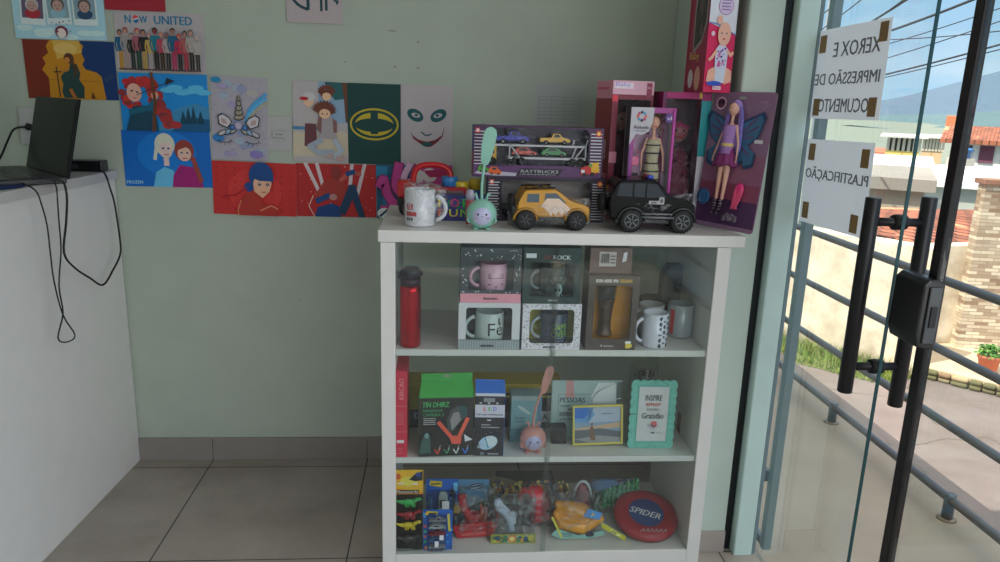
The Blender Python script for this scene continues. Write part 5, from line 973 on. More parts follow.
zU = fr[2] + fr[4] + .0006
fr2 = FR(460.5, 521.5, 247, zU, YF); fr2 = (fr2[0], YF, zU, fr2[3], at(490, 248, Y=YF).z - zU)
setc(fr2[3], .56, .024)
carton('mug_gift_box', 'dark speckled box with a pink base and pink face mug, upper left of four', 'boxed mug', fr2, d_, (54, 60, 66), a1, front_col=(52, 58, 62), win=(fr2[3] * .125, fr2[4] * .235, fr2[3] * .87, fr2[4] * .775), r=.005, inside=(140, 146, 148), contents=mug_in(art_cat, (196, 148, 168), cx=.56, z=.024, R=.0375, H=.078), **BX)
def skull(m, c, z0, s, a0=.15, col=(150, 170, 168), R=.0395):
    wrapshape(m, badge(a0, z0, .24 * s, .012 * s, 14), c, R, col); wrapshape(m, [(a0 - .13 * s, z0 - .006 * s), (a0 + .13 * s, z0 - .006 * s), (a0 + .10 * s, z0 - .020 * s), (a0 - .10 * s, z0 - .020 * s)], c, R + .0002, col)
    for q in (-1, 1): wrapshape(m, badge(a0 + q * .10 * s, z0 - .002, .06 * s, .003 * s, 8), c, R + .0004, (24, 44, 42)); wrapshape(m, [(a0 - q * .42 * s, z0 - .022 * s), (a0 + q * .42 * s, z0 + .018 * s), (a0 + q * .42 * s, z0 + .021 * s), (a0 - q * .42 * s, z0 - .019 * s)], c, R, (110, 130, 128))
    for i in range(4): wrapshape(m, [(a0 + (-.07 + .04 * i) * s, z0 - .018 * s), (a0 + (-.062 + .04 * i) * s, z0 - .018 * s), (a0 + (-.062 + .04 * i) * s, z0 - .011 * s), (a0 + (-.07 + .04 * i) * s, z0 - .011 * s)], c, R + .0005, (24, 44, 42))
def a3(m, w, d, h):
    face(m, 'front', w, d, h); m.text('ROCK', w * .66, h * .835, w * .30, h * .075, (180, 184, 184)); m.text('DO', w * .42, h * .835, w * .14, h * .07, (110, 40, 44)); m.rect(w * .04, h * .82, w * .22, h * .90, (178, 180, 184)); marks(m, w * .45, h * .05, w * .16, .004, (160, 170, 170), 3)
    r = random.Random(9)
    for i in range(16): m.disc(r.choice([r.uniform(.02, .1), r.uniform(.88, .98)]) * w, r.uniform(.1, .95) * h, .0008, .0008, (120, 130, 130), n=5)
fr3 = FR(522.5, 581, 304, Z1, YF)
def a_go(m): wraptext(m, 'GAME', mug_c, .0385, -.30, .95, .060, .018, (130, 180, 60)); wraptext(m, 'OVER', mug_c, .0385, -.30, .95, .040, .018, (130, 180, 60)); wraptext(m, 'é hora de', mug_c, .0385, -.02, .66, .029, .005, (150, 160, 170)); wraptext(m, 'outro café', mug_c, .0385, -.02, .66, .021, .005, (150, 160, 170))
def a4(m, w, d, h):
    face(m, 'front', w, d, h); r = random.Random(11); L0 = m.lay
    for i in range(420):
        u, v = r.uniform(.002, w - .002), r.uniform(.002, h - .002)
        if w * .11 < u < w * .89 and h * .13 < v < h * .89: continue
        m.lay = L0; a = r.uniform(0, 3.1); m.line([(u, v), (u + .0042 * cos(a), v + .0042 * sin(a))], .0013, (84, 80, 92))
    m.rect(w * .34, h * .02, w * .62, h * .075, (190, 186, 192)); marks(m, w * .36, h * .03, w * .22, .006, (60, 60, 70))
setc(fr3[3], .58, .010)
carton('mug_gift_box', 'white doodle-patterned box with a navy mug reading GAME OVER', 'boxed mug', fr3, d_, (150, 146, 152), a4, front_col=(186, 182, 188), win=(fr3[3] * .12, fr3[4] * .14, fr3[3] * .88, fr3[4] * .88), r=.010, inside=(176, 170, 24), contents=mug_in(a_go, (48, 62, 84), cx=.58, z=.010, R=.0385, hcol=(150, 156, 160)), **BX)
zU = fr3[2] + fr3[4] + .0006
fr4 = FR(523, 580, 248, zU, YF); fr4 = (fr4[0], YF, zU, fr4[3] + .002, at(550, 248, Y=YF).z - zU)
def a_sk(m): skull(m, mug_c, .038, 1.35, .15); wraptext(m, 'ROCK', mug_c, .0375, -.12, .48, .066, .010, (140, 160, 158))
setc(fr4[3], .58, .020)
carton('mug_gift_box', 'dark green box headed ROCK with a skull mug, upper right of the four mug boxes', 'boxed mug', fr4, d_, (34, 54, 52), a3, front_col=(30, 48, 46), win=(fr4[3] * .13, fr4[4] * .13, fr4[3] * .88, fr4[4] * .74), r=.003, inside=(34, 56, 54), contents=mug_in(a_sk, (34, 64, 62), cx=.56, z=.020, R=.0375, H=.076, k=1.3, hcol=(120, 136, 134)), **BX)
# beer glass box and the kraft box above
fr5 = FR(587.5, 638, 276, Z1, YF); fr5 = (fr5[0], YF, Z1, fr5[3], fr5[4])
def a5(m, w, d, h):
    face(m, 'front', w, d, h); m.text('BORA ABRIR UMA', w * .36, h * .935, w * .44, h * .045, (190, 184, 180)); m.text('GELADA?', w * .73, h * .935, w * .24, h * .045, (214, 150, 40))
    m.disc(w * .32, h * .058, .0022, .003, (180, 174, 170), n=8); marks(m, w * .36, h * .047, w * .2, .003, (170, 164, 160)); m.rect(w * .80, h * .025, w * .90, h * .095, (216, 170, 70)); m.disc(w * .85, h * .105, w * .065, .004, (226, 216, 200)); m.rect(w * .90, h * .04, w * .93, h * .08, (216, 170, 70))
def beer(root, w, d, h):
    c = (w * .42, d * .40, h * .155); H_ = h * .72
    b = MB(1.1); b.frame((0, d - .030, 0)); b.rect(.006, .01, w - .006, h - .01, (238, 156, 12)); b.build('amber_backing', root)
    m = MB(kind='clear'); P = [(.0, 0), (.020, 0), (.022, .004), (.017, .012), (.0165, H_ * .30), (.020, H_ * .55), (.0265, H_ * .80), (.026, H_)]; m.lathe(P, (255, 255, 255), c=c, n=36); m.lathe([(r_ * .88, z + .0015) for r_, z in P[1:]], (255, 255, 255), c=c, n=36); m.build('beer_glass', root)
    m = MB(1.3, 'plastic'); m.lathe([(0, .002), (.021, .002), (.022, .006), (.0165, .016), (.0160, H_ * .30), (.020, H_ * .55), (.0235, H_ * .70), (0, H_ * .70)], (112, 84, 58), c=c, n=28); m.lathe([(.0262, H_ - .003), (.0272, H_ - .002), (.0272, H_), (.0262, H_ + .001)], (150, 120, 80), c=c, n=28); m.build('tinted_glass', root)
carton('glass_gift_box', 'dark brown box with an amber window and tall beer glass', 'boxed glass', fr5, .085, (70, 60, 56), a5, front_col=(68, 58, 54), win=(fr5[3] * .13, fr5[4] * .15, fr5[3] * .87, fr5[4] * .87), r=.008, inside=(190, 112, 14), contents=beer)
zK = fr5[2] + fr5[4] + .0006
frk = (at(590, 262, Y=1.935).x, 1.935, zK, at(632, 262, Y=1.935).x - at(590, 262, Y=1.935).x, at(610, 248, Y=1.935).z - zK)
def ak(m, w, d, h):
    face(m, 'front', w, d, h); m.rect(w * .22, h * .28, w * .62, h * .85, (170, 160, 156))
    for i in range(12): m.lay = 3; m.rect(w * (.25 + .017 * i), h * .4, w * (.255 + .017 * i + .004 * (i % 3)), h * .78, (50, 40, 40))
    for i in range(3): m.lay = 3; m.rect(w * .48, h * (.40 + .13 * i), w * .60, h * (.45 + .13 * i), (90, 80, 80))
    m.pl([(w * .76, h * .45), (w * .86, h * .50), (w * .88, h * .86), (w * .79, h * .82)], (190, 186, 190)); 
    for i in range(5): m.line([(0, h * (.08 + .05 * i)), (w, h * (.05 + .06 * i))], .0005, (110, 84, 78))
carton('gift_box', 'plain brown box with barcode label lying on top of the beer glass box', 'box', frk, .08, (102, 80, 74), ak)
# loose mugs on the right
def loose_mug(label, px, yt, Y, R, H, col, ang=0, art=None, k=KS, flare=0):
    x = at(px, yt + 20, Y=Y).x; t = thing('mug', label, 'mug', (x, Y, Z1)); mug_parts(t, (0, 0, 0), R, H, col, k=k, ang=ang, art=art, flare=flare); return t
def a_icons(m):
    r = random.Random(5); K = (44, 44, 56)
    for i, a in enumerate((.16, .52, .88)):
        for j in range(6):
            z = .010 + .0155 * j + (.007 if i % 2 else 0)
            if z > .090: continue
            k_ = (i * 2 + j) % 4
            if k_ == 0: wrapshape(m, badge(a, z, .15, .0066, 5), (0, 0, 0), .0360, K)
            elif k_ == 1: wrapshape(m, [(a - .15, z), (a, z - .007), (a + .15, z + .002), (a, z + .007)], (0, 0, 0), .0360, K)
            elif k_ == 2: wrapshape(m, [(a - .13, z - .003), (a + .12, z - .002), (a + .12, z + .003), (a - .13, z + .002)], (0, 0, 0), .0360, (70, 70, 84))
            else: wrapshape(m, [(a - .11, z - .004), (a - .02, z), (a + .12, z - .005), (a + .06, z + .005), (a - .08, z + .006)], (0, 0, 0), .0360, K)
            wrapshape(m, badge(a + .04, z + .001, .035, .0013, 6), (0, 0, 0), .0364, (190, 190, 200))
loose_mug('white mug printed with small dark icons, in front on the upper shelf', 654.5, 311, 1.950, .0360, .098, (196, 196, 206), pi + .25, a_icons, k=1.4)
loose_mug('plain white mug half hidden directly behind the icon mug', 650, 302, 2.052, .038, .094, (170, 168, 166), pi + .4, k=1.3)
loose_mug('dark brown wide-mouthed cup behind the white mugs', 654, 289, 2.155, .044, .085, (66, 62, 58), .2, k=1.3, flare=.12)
loose_mug('grey-white mug with a red stripe near the right side of the upper shelf', 680, 301, 2.045, .0385, .098, (136, 142, 146), .15, lambda m: wrapshape(m, [(-1.15, .012), (-.78, .012), (-.78, .085), (-1.15, .085)], (0, 0, 0), .0385, (170, 36, 44)), k=1.5)
bx = at(661, 290, Y=2.16).x; t = thing('gift_bag', 'dark grey paper bag with rope handle at the back right of the upper shelf', 'bag', (bx, 2.16, Z1))
m = MB(KS, 'cloth'); m.prism([(0, 0), (.082, 0), (.084, .165), (.070, .185), (.02, .185), (.004, .150)], 0, .045, (62, 66, 66), bev=.004); m.build('bag_body', t)
m = MB(KS, 'plastic'); m.tube(smoothp([(.066, -.003, .10), (.066, -.004, .19), (.074, -.004, .215), (.083, -.004, .19), (.084, -.003, .02)]), .0035, (70, 76, 78)); m.build('handle', t)
# ================================================================== SECOND SHELF
fr = FR(395.7, 407.2, 371.5, Z2, YF)
def a6(m, w, d, h):
    face(m, 'front', w, d, h); m.frame((w / 2, -.0004, h * .80), (0, 0, 1), (-1, 0, 0)); m.text('KIRCAO', 0, 0, h * .24, w * .42, (196, 110, 120)); m.frame((0, -.0002, 0))
    for z in (.60, .30): m.rect(0, h * z, w, h * z + .001, (196, 120, 124))
    m.rect(w * .1, h * .17, w * .72, h * .205, (200, 180, 184)); 
    for i in range(7): marks(m, w * .12, h * (.52 - .022 * i), w * .6, .0012, (196, 120, 126), seed=i)
    for i in range(3): marks(m, w * .12, h * (.11 - .03 * i), w * .5, .0012, (196, 120, 126), seed=i + 9)
carton('gift_box', 'narrow tall red box standing at the left end of the middle shelf', 'box', fr, .14, (168, 34, 54), a6, front_col=(172, 36, 58))
# long yellow box lying behind
ax, bx_ = at(408, 400, Y=2.10).x, at(562, 400, Y=2.10).x; hz = at(470, 384, Y=2.10).z - Z2
def a7(m, w, d, h):
    face(m, 'front', w, d, h); m.rect(0, 0, w, h * .42, (54, 50, 50)); m.rect(.0, h * .18, w, h * .40, (80, 78, 80)); m.text('DI', .03, h * .28, .02, h * .14, (170, 170, 170)); m.rect(w * .60, h * .36, w, h * .80, (42, 40, 36)); m.rect(w * .86, h * .12, w * .95, h * .38, (180, 180, 184)); m.text('AL', w * .90, h * .25, .02, h * .14, (60, 60, 66)); m.rect(w * .60, h * .70, w, h * .74, (200, 180, 40))
carton('tool_box', 'long yellow and black cardboard box lying at the back of the middle shelf', 'box', (ax, 2.10, Z2, bx_ - ax, hz), .10, (150, 132, 30), a7, front_col=(146, 128, 24))
# green headlamp box, leaning back a touch, with hanging tab
yg = 1.922; x0 = at(419, 440, Y=yg).x; x1 = at(473.5, 440, Y=yg).x; wg = x1 - x0; hg = at(446, 396, Y=yg).z - Z2; dg_ = .05
t = thing('headlamp_box', 'green and black box with orange strap picture and a hanging tab', 'box', (x0, yg - .012, Z2), .06)
m = MB(KS); G = (54, 136, 62); m.prism([(0, 0), (wg, 0), (wg, hg), (0, hg)], 0, dg_, G, bev=.0008); m.box((.008, dg_ - .002, hg), (wg - .002, dg_, hg + .052), G)
m.add([(0, 0, hg + .0005), (wg, 0, hg + .0005), (wg - .002, dg_ - .002, hg + .030), (.008, dg_ - .002, hg + .030)], [(0, 1, 2, 3)], (60, 146, 68)); m.add([(0, 0, hg), (.008, dg_ - .002, hg + .03), (.001, dg_, hg)], [(0, 1, 2)], G); m.add([(wg, 0, hg), (wg - .002, dg_ - .002, hg + .03), (wg, dg_, hg)], [(0, 1, 2)], G)
m.frame((0, dg_ - .0025, hg)); m.disc(wg * .52, .043, .012, .0030, (130, 120, 110)); m.disc(wg * .52, .046, .004, .0025, (130, 120, 110))
m.frame((0, -.0010, 0)); w, h = wg, hg; P = lambda *p: [(a * w, b * h) for a, b in p]
m.rect(0, .001, w, h - .002, (34, 32, 32)); m.text('TIN DHIRZ', w * .30, h * .88, w * .48, h * .085, (60, 150, 80), slant=.1); m.text('HEADOUT', w * .25, h * .78, w * .36, h * .045, (50, 130, 76)); m.text('CAMERA 2', w * .26, h * .71, w * .38, h * .045, (50, 130, 76))
for i in range(4): marks(m, w * .08, h * (.645 - .032 * i), w * .22, .0022, (170, 170, 170), seed=i)
m.pl(P((.50, .62), (.58, .80), (.72, .86), (.84, .80), (.86, .68), (.74, .58), (.60, .42), (.52, .46)), (60, 66, 66)); m.pl(P((.56, .62), (.62, .74), (.72, .76), (.76, .62), (.60, .44)), (120, 116, 116)); m.pl(P((.72, .86), (.86, .84), (.88, .70), (.78, .68)), (38, 66, 72))
m.line(P((.36, .58), (.62, .30), (.66, .24)), .011, (190, 76, 58)); m.line(P((.88, .64), (.74, .36), (.66, .24)), .011, (196, 80, 62)); m.pl(P((.56, .32), (.60, .22), (.76, .21), (.78, .32), (.66, .36)), (196, 80, 62)); m.pl(P((.82, .38), (.98, .28), (.84, .25)), (180, 184, 190))
m.pl(P((.0, .06), (.04, .26), (.10, .38), (.16, .42), (.20, .34), (.22, .08)), (50, 78, 74)); m.disc(w * .14, h * .37, .006, .008, (100, 130, 126))
for i, c in enumerate(((180, 60, 50), (50, 120, 80), (160, 170, 170), (50, 100, 190))): a = .34 + .17 * i; m.line(P((a - .05, .13), (a, .06), (a + .05, .15)), .0035, c); m.line(P((a + .02, .12), (a + .05, .20)), .0015, (150, 150, 150))
m.build('carton', t)
# LED bulb box
fr = FR(474.5, 504, 393, Z2, 1.916); w, h = fr[3], fr[4]; d = .052
t = thing('bulb_box', 'black box lettered LED with a rotating party bulb and blue top flap', 'box', (fr[0] + .001, 1.916, Z2), -.04)
m = MB(KS); m.box((0, 0, 0), (w, d, h), (40, 96, 170), bev=.0006, seg=1); m.box((0, d - .001, h), (w, d, h + .020), (52, 110, 196)); m.add([(0, 0, h + .0003), (w, 0, h + .0003), (w, d - .001, h + .018), (0, d - .001, h + .018)], [(0, 1, 2, 3)], (50, 106, 192)); m.add([(0, 0, h), (0, d, h + .019), (0, d, h)], [(0, 1, 2)], (160, 170, 190)); m.add([(w, 0, h), (w, d, h + .019), (w, d, h)], [(0, 1, 2)], (180, 186, 200))
m.frame((0, -.0004, 0)); m.rect(0, 0, w - .001, h, (38, 36, 42)); m.rect(0, h * .955, w, h, (176, 176, 190)); m.rect(0, h * .62, w, h * .82, (176, 172, 186)); 
for i, (c_, q) in enumerate(zip('LED', ((190, 50, 60), (60, 150, 80), (60, 90, 180)))): m.text(c_, w * (.34 + .16 * i), h * .755, w * .11, h * .060, q)
m.text('Full color rotating lamp', w * .5, h * .665, w * .88, h * .038, (60, 60, 80)); m.rect(w * .28, h * .865, w * .66, h * .93, (120, 120, 124)); 
for i in range(3): m.disc(w * (.18 + .28 * i), h * .85, .004, .003, (150, 150, 150), n=10)
m.disc(w * .48, h * .59, .007, .004, (170, 170, 175), a0=pi, a1=2 * pi, n=10); marks(m, w * .22, h * .50, w * .3, .003, (160, 160, 168)); marks(m, w * .22, h * .46, w * .6, .003, (160, 160, 168), seed=4)
m.disc(w * .46, h * .22, w * .34, h * .105, (150, 172, 196), rot=.45); m.disc(w * .56, h * .25, w * .2, h * .085, (176, 186, 204), rot=.45); m.line([(w * .36, h * .30), (w * .42, h * .22), (w * .47, h * .14)], .0035, (50, 130, 150)); m.dots(40, 0, h * .1, w * .96, h * .42, .0008, [(190, 190, 200)], random.Random(3)); m.pl([(w * .08, h * .14), (w * .16, h * .13), (w * .22, h * .19), (w * .16, h * .21)], (130, 140, 150)); m.text('CE', w * .26, h * .05, w * .12, h * .035, (170, 170, 176)); marks(m, w * .46, h * .035, w * .36, .004, (150, 150, 156), seed=2); m.build('carton', t)
# teal box further back
yt_ = 2.0; fr = FR(510.5, 541, 396, Z2, yt_)
def a8(m, w, d, h):
    face(m, 'front', w, d, h); m.rect(0, h * .90, w, h, (128, 140, 140)); m.rect(0, 0, w, h * .3, (70, 110, 116)); m.rect(w * .86, 0, w, h, (70, 100, 120)); m.disc(w * .42, h * .70, w * .26, h * .035, (150, 166, 160), rot=-.6); m.text('SLIM', w * .28, h * .52, w * .30, h * .05, (50, 80, 84)); marks(m, w * .14, h * .44, w * .3, .003, (50, 80, 84))
carton('gift_box', 'pale teal box with a leaf drawing, right behind the pink lamp', 'box', fr, .06, (116, 140, 142), a8, front_col=(100, 134, 138))
# pink lamp
R_ = .0385; pc = at(532.5, 441, Y=1.96)
lamp(at(532.5, 441, Y=1.946).x, 1.946, Z2, R_, (216, 150, 140), (184, 180, 216), 'pink round lamp with a face and paddle light on the middle shelf', (((.0, 1.8), (.05, 3.0), (.35, 4.2), (.62, 5.0)), ((.58, 4.5), (1.12, 6.7)), .66))
# sign plate, frames
ys = 2.03; a, b = at(551.5, 400, Y=ys), at(621, 400, Y=ys); w = b.x - a.x; h = at(585, 380.5, Y=ys).z - Z2
m = MB(1.6, 'ceramic'); m.box((0, 0, 0), (w, .006, h), (136, 158, 156), bev=.001); m.frame((0, -.0003, 0)); m.rect(0, h * .42, w, h, (140, 160, 158)); m.pl([(w * .20, h), (w * .30, h), (w * .325, h * .72), (w * .30, h * .68), (w * .25, h * .72), (w * .21, h * .68), (w * .195, h * .74)], (176, 126, 124)); 
m.ring(w * .25, h * .7, .001, .001, .0005, (90, 100, 100), n=6)
for q in ([(.10, .76), (.55, .76)], [(.10, .42), (.10, .76)]): m.line([(x * w, y * h) for x, y in q], .0010, (70, 90, 96))
m.text('PESSOAS', w * .30, h * .665, w * .36, h * .085, (54, 66, 76)); m.text('reais', w * .20, h * .565, w * .13, h * .05, (60, 72, 80)); m.text('amam', w * .32, h * .50, w * .16, h * .045, (60, 72, 80)); m.rect(w * .115, h * .38, w * .42, h * .455, (110, 130, 134)); m.text('ESPECIAIS', w * .27, h * .418, w * .28, h * .06, (54, 66, 76)); m.text('e nos inspiram', w * .27, h * .33, w * .28, h * .05, (54, 66, 76))
m.rect(w * .93, h * .5, w, h * .98, (90, 100, 100)); m.pl([(w * .56, h * .74), (w * .66, h * .97), (w * .90, h * .97), (w * .93, h * .60), (w * .60, h * .60)], (196, 200, 214)); m.line([(w * .46, h * .60), (w * 1.0, h * .70)], .003, (190, 196, 204))  # pale patch and thin lines paint a reflection of sky and wires
for i in range(5): m.line([(w * .58, h * (.66 + .03 * i)), (w * (.70 + .05 * i), h * .96)], .0007, (70, 76, 84))
tag(m.build('sign_plaque', loc=(a.x, ys, Z2)), 'pale mint plaque lettered PESSOAS standing behind the yellow frame', 'sign')
m = MB(1.2, 'card'); m.box((0, 0, 0), (.045, .04, .05), (18, 19, 22), bev=.002); m.frame((0, -.0003, 0)); m.dots(30, 0, 0, .045, .05, .0016, [(60, 64, 70)], random.Random(1)); q = at(551, 436, Y=1.995)
tag(m.build('small_box', loc=(q.x, 1.985, Z2)), 'small black speckled box between the pink lamp and the yellow frame', 'box')
# yellow frame
yy = 1.945; bl, br, tl, tr = at(574, 447, Y=yy), at(626, 442.5, Y=yy - .01), at(573, 407, Y=yy), at(624, 404.5, Y=yy)
w = (br.x - bl.x + tr.x - tl.x) / 2; h = ((tl.z - bl.z) + (tr.z - br.z)) / 2
t = thing('photo_frame', 'yellow photo frame with a blue seaside picture', 'photo frame', (bl.x, yy + .02, Z2 + .001), 0)
t.rotation_euler = (-.10, -.035, 0); t.location.z = Z2 + .004
m = MB(1.4, 'plastic'); bw = .0055
for a_, b_ in (((0, 0, 0), (w, .010, bw)), ((0, 0, h - bw), (w, .010, h)), ((0, 0, bw), (bw, .010, h - bw)), ((w - bw, 0, bw), (w, .010, h - bw))): m.box(a_, b_, (196, 180, 84), bev=.0012)
m.build('frame', t)
m = MB(1.5); m.frame((0, .007, 0)); m.rect(bw, bw, w - bw, h - bw, (120, 140, 160)); P = lambda *p: [(bw + a * (w - 2 * bw), bw + b * (h - 2 * bw)) for a, b in p]
m.pl(P((0, .55), (1, .58), (1, 1), (0, 1)), (150, 160, 176)); m.pl(P((0, .70), (.22, .66), (.42, 1), (0, 1)), (44, 100, 176)); m.pl(P((0, .56), (.3, .56), (.44, .80), (.30, 1), (.42, 1), (.2, .66), (0, .70)), (90, 134, 180)); m.pl(P((0, .40), (.4, .46), (1, .56), (1, .40), (0, .34)), (176, 146, 120)); m.pl(P((0, 0), (1, 0), (1, .28), (.55, .40), (.25, .36), (0, .36)), (86, 92, 98)); m.pl(P((0, .10), (.35, .0), (1, 0), (1, .12), (.5, .2)), (130, 130, 130)); m.pl(P((.32, .18), (.34, .42), (.38, .48), (.42, .40), (.46, .06), (.36, .06)), (110, 84, 70)); m.disc(P((.38, .52))[0][0], P((.38, .52))[0][1], .003, .004, (120, 80, 60)); marks(m, w * .58, h * .76, w * .16, .003, (70, 80, 100)); m.disc(w * .78, h * .78, .002, .002, (60, 50, 60), n=8)
m.build('photograph', t)
m = MB(1.2, 'plastic'); m.box((w * .45, .012, .0), (w * .55, .014, h * .7), (60, 60, 60)); m.build('back_stand', t)
# teal ornate frame
yy = 1.955; a, b = at(631, 415, Y=yy), at(674.5, 415, Y=yy); w = b.x - a.x; h = at(652, 383, Y=yy).z - Z2 - .002
t = thing('photo_frame', 'turquoise frame with scalloped edge around a lettered card', 'photo frame', (a.x, yy, Z2 + .003), 0); t.rotation_euler = (-.06, .012, 0)
T_ = (112, 182, 168); pts = []
def edge(p0, p1, n, amp):
    for i in range(n * 6):
        t_ = i / (n * 6); s_ = abs(sin(pi * t_ * n)); nx, ny = (p1[1] - p0[1]), -(p1[0] - p0[0]); l = math.hypot(nx, ny); pts.append((p0[0] + (p1[0] - p0[0]) * t_ + nx / l * amp * s_, p0[1] + (p1[1] - p0[1]) * t_ + ny / l * amp * s_))
edge((0, 0), (w, 0), 6, .004); edge((w, 0), (w, h), 8, .004); edge((w, h), (0, h), 6, .004); edge((0, h), (0, 0), 8, .004)
m = MB(1.25, 'plastic'); m.prism(pts, 0, .007, T_, bev=0)
iw = .020
for a_, b_ in (((iw - .003, -.002, iw - .003), (w - iw + .003, .002, iw)), ((iw - .003, -.002, h - iw + .004), (w - iw + .003, .002, h - iw + .007)), ((iw - .003, -.002, iw), (iw, .002, h - iw + .004)), ((w - iw, -.002, iw), (w - iw + .003, .002, h - iw + .004))): m.box(a_, b_, (100, 172, 158), bev=.0006)
for i in range(5):
    for q in (-1, 1):
        for (cx_, cz_) in ((w / 2 + q * w * .085 * i, .008), (w / 2 + q * w * .085 * i, h - .008), (.008, h / 2 + q * h * .095 * i), (w - .008, h / 2 + q * h * .095 * i)):
            m.tube([(cx_ + .0042 * cos(t_), -.0012, cz_ + .0042 * sin(t_)) for t_ in [k * .9 for k in range(6)]], .0011, (130, 204, 190), n=5)
m.build('frame', t)
m = MB(1.45); m.frame((0, -.0003, 0)); m.rect(iw, iw, w - iw, h - iw + .004, (186, 184, 184)); K = (60, 62, 66); cx_ = w * .5
m.text('INSPIRE', cx_, h * .755, w * .38, h * .085, K); m.text('amor', cx_, h * .655, w * .34, h * .05, (176, 80, 76)); m.line([(w * .32, h * .66), (w * .68, h * .655)], .0012, (176, 80, 76)); m.text('EXPIRE', cx_, h * .58, w * .28, h * .04, (130, 120, 124)); m.text('Gratidão', cx_, h * .485, w * .50, h * .085, K)
for i in range(7): a_ = 2 * pi * i / 7; m.disc(w * .54 + .006 * cos(a_), h * .36 + .006 * sin(a_), .0042, .0042, (196, 90, 90), n=8)
for i in range(6): a_ = pi * (1.0 + i / 5 * .9); m.line([(w * .52, h * .35), (w * .52 + .018 * cos(a_), h * .35 + .014 * sin(a_))], .0012, (90, 80, 110))
m.rect(w * .48, h * .225, w * .56, h * .245, K); marks(m, w * .58, h * .235, w * .14, .0012, (130, 130, 134)); m.build('card', t)
# glass jar behind, wicker scrap
yj = 2.12; q = at(645, 360, Y=yj); t = thing('glass_jar', 'tall clear glass jar with white filling, behind the turquoise frame', 'jar', (q.x, yj, Z2)); Hj = at(645, 356, Y=yj).z - Z2 - .03
m = MB(kind='clear'); m.lathe([(0, 0), (.040, 0), (.043, .01), (.043, Hj), (.038, Hj + .004), (.036, Hj), (.040, .012), (0, .01)], (255, 255, 255), n=32); m.build('jar', t)
m = MB(1.4, 'cloth'); m.lathe([(0, .012), (.038, .012), (.038, Hj * .82), (.02, Hj * .86), (0, Hj * .84)], (150, 150, 150), n=24)
r = random.Random(4)
for i in range(40): a_ = r.uniform(0, 6.28); m.ell((.030 * cos(a_) * r.uniform(.3, 1), .030 * sin(a_) * r.uniform(.3, 1), Hj * .84 + r.uniform(-.004, .01)), .006, (120 + r.randint(-30, 30),) * 3, n=6)
m.build('filling', t)
q = at(682, 424, Y=2.06); m = MB(1.3, 'card'); m.box((0, 0, 0), (.05, .03, .062), (120, 84, 82), bev=.002); m.frame((0, -.0003, 0)); m.rect(0, .04, .05, .044, (170, 150, 140)); tag(m.build('small_box', loc=(q.x - .01, 2.05, Z2)), 'small dusky pink box behind the right edge of the turquoise frame', 'box')
# ================================================================== BOTTOM COMPARTMENT
def card(name, label, xl, xr, yt, Y, fn, k=1.45, rot=0, group=None, lean=-.02, z=Z3, zt=None):
    """blister card standing up: root at lower left front"""
    a, b = at(xl, yt + 40, Y=Y), at(xr, yt + 40, Y=Y); w = b.x - a.x; h = at((xl + xr) / 2, yt, Y=Y).z - z
    t = thing(name, label, 'toy pack', (a.x, Y, z), rot, group); t.rotation_euler = (lean, 0, rot); fn(t, w, h, k); return t
def critter(m, x, y, z, L_, col):
    """little four-legged toy animal lying along x"""
    m.ell((x, y, z), (L_ * .26, L_ * .10, L_ * .13), col, n=10); m.tube([(x - L_ * .2, y, z), (x - L_ * .38, y, z + L_ * .03), (x - L_ * .52, y, z + L_ * .12)], [L_ * .09, L_ * .05, L_ * .015], col, n=7); m.tube([(x + L_ * .18, y, z + L_ * .03), (x + L_ * .33, y, z + L_ * .13)], [L_ * .09, L_ * .06], col, n=7); m.ell((x + L_ * .38, y - .001, z + L_ * .14), (L_ * .12, L_ * .07, L_ * .065), col, n=8)
    for dx in (-.14, -.06, .1, .18): m.tube([(x + dx * L_, y, z - L_ * .03), (x + (dx + .05) * L_, y, z - L_ * .20)], [L_ * .055, L_ * .035], col, n=6)
def dino(t, w, h, k):
    m = MB(k); m.box((0, 0, 0), (w, .001, h), (36, 34, 34)); m.frame((0, -.0003, 0)); m.rect(0, h * .70, w, h, (216, 120, 24)); m.pl([(0, h * .78), (w, h * .72), (w, h), (0, h)], (220, 160, 40)); m.disc(w * .5, h * .86, w * .3, h * .06, (226, 190, 80)); m.pl([(w * .5, h * .88), (w * .72, h * .95), (w * .98, h * .985), (w * .98, h * .87), (w * .72, h * .86)], (24, 28, 44)); m.disc(w * .82, h * .94, w * .1, h * .03, (40, 60, 120)); m.disc(w * .12, h * .92, w * .1, h * .035, (190, 80, 40))
    m.disc(w * .22, h * .835, w * .12, h * .012, (210, 190, 170)); m.disc(w * .72, h * .83, w * .12, h * .014, (210, 190, 170)); m.rect(w * .04, h * .715, w * .86, h * .755, (30, 24, 24)); m.text('Motoverde', w * .45, h * .735, w * .76, h * .032, (200, 190, 180)); m.text('Dinossauro', w * .34, h * .02, w * .62, h * .028, (180, 180, 180)); m.build('card', t)
    for z, c in ((.625, (40, 160, 70)), (.47, (150, 34, 44)), (.34, (200, 176, 40)), (.17, (60, 58, 60))):
        q = MB(k, 'plastic'); critter(q, w * .5, -.012, h * z, w * .92, c); q.build('toy_animal', t)
    b = MB(kind='clear'); b.box((w * .04, -.026, h * .04), (w * .96, -.001, h * .69), (255, 255, 255), bev=.006); b.build('blister', t)
card('toy_pack', 'orange-topped hanging pack of green, red, yellow and black toy animals', 394.5, 423, 470.5, 1.918, dino)
BL1, BL2 = (24, 86, 170), (40, 130, 200)
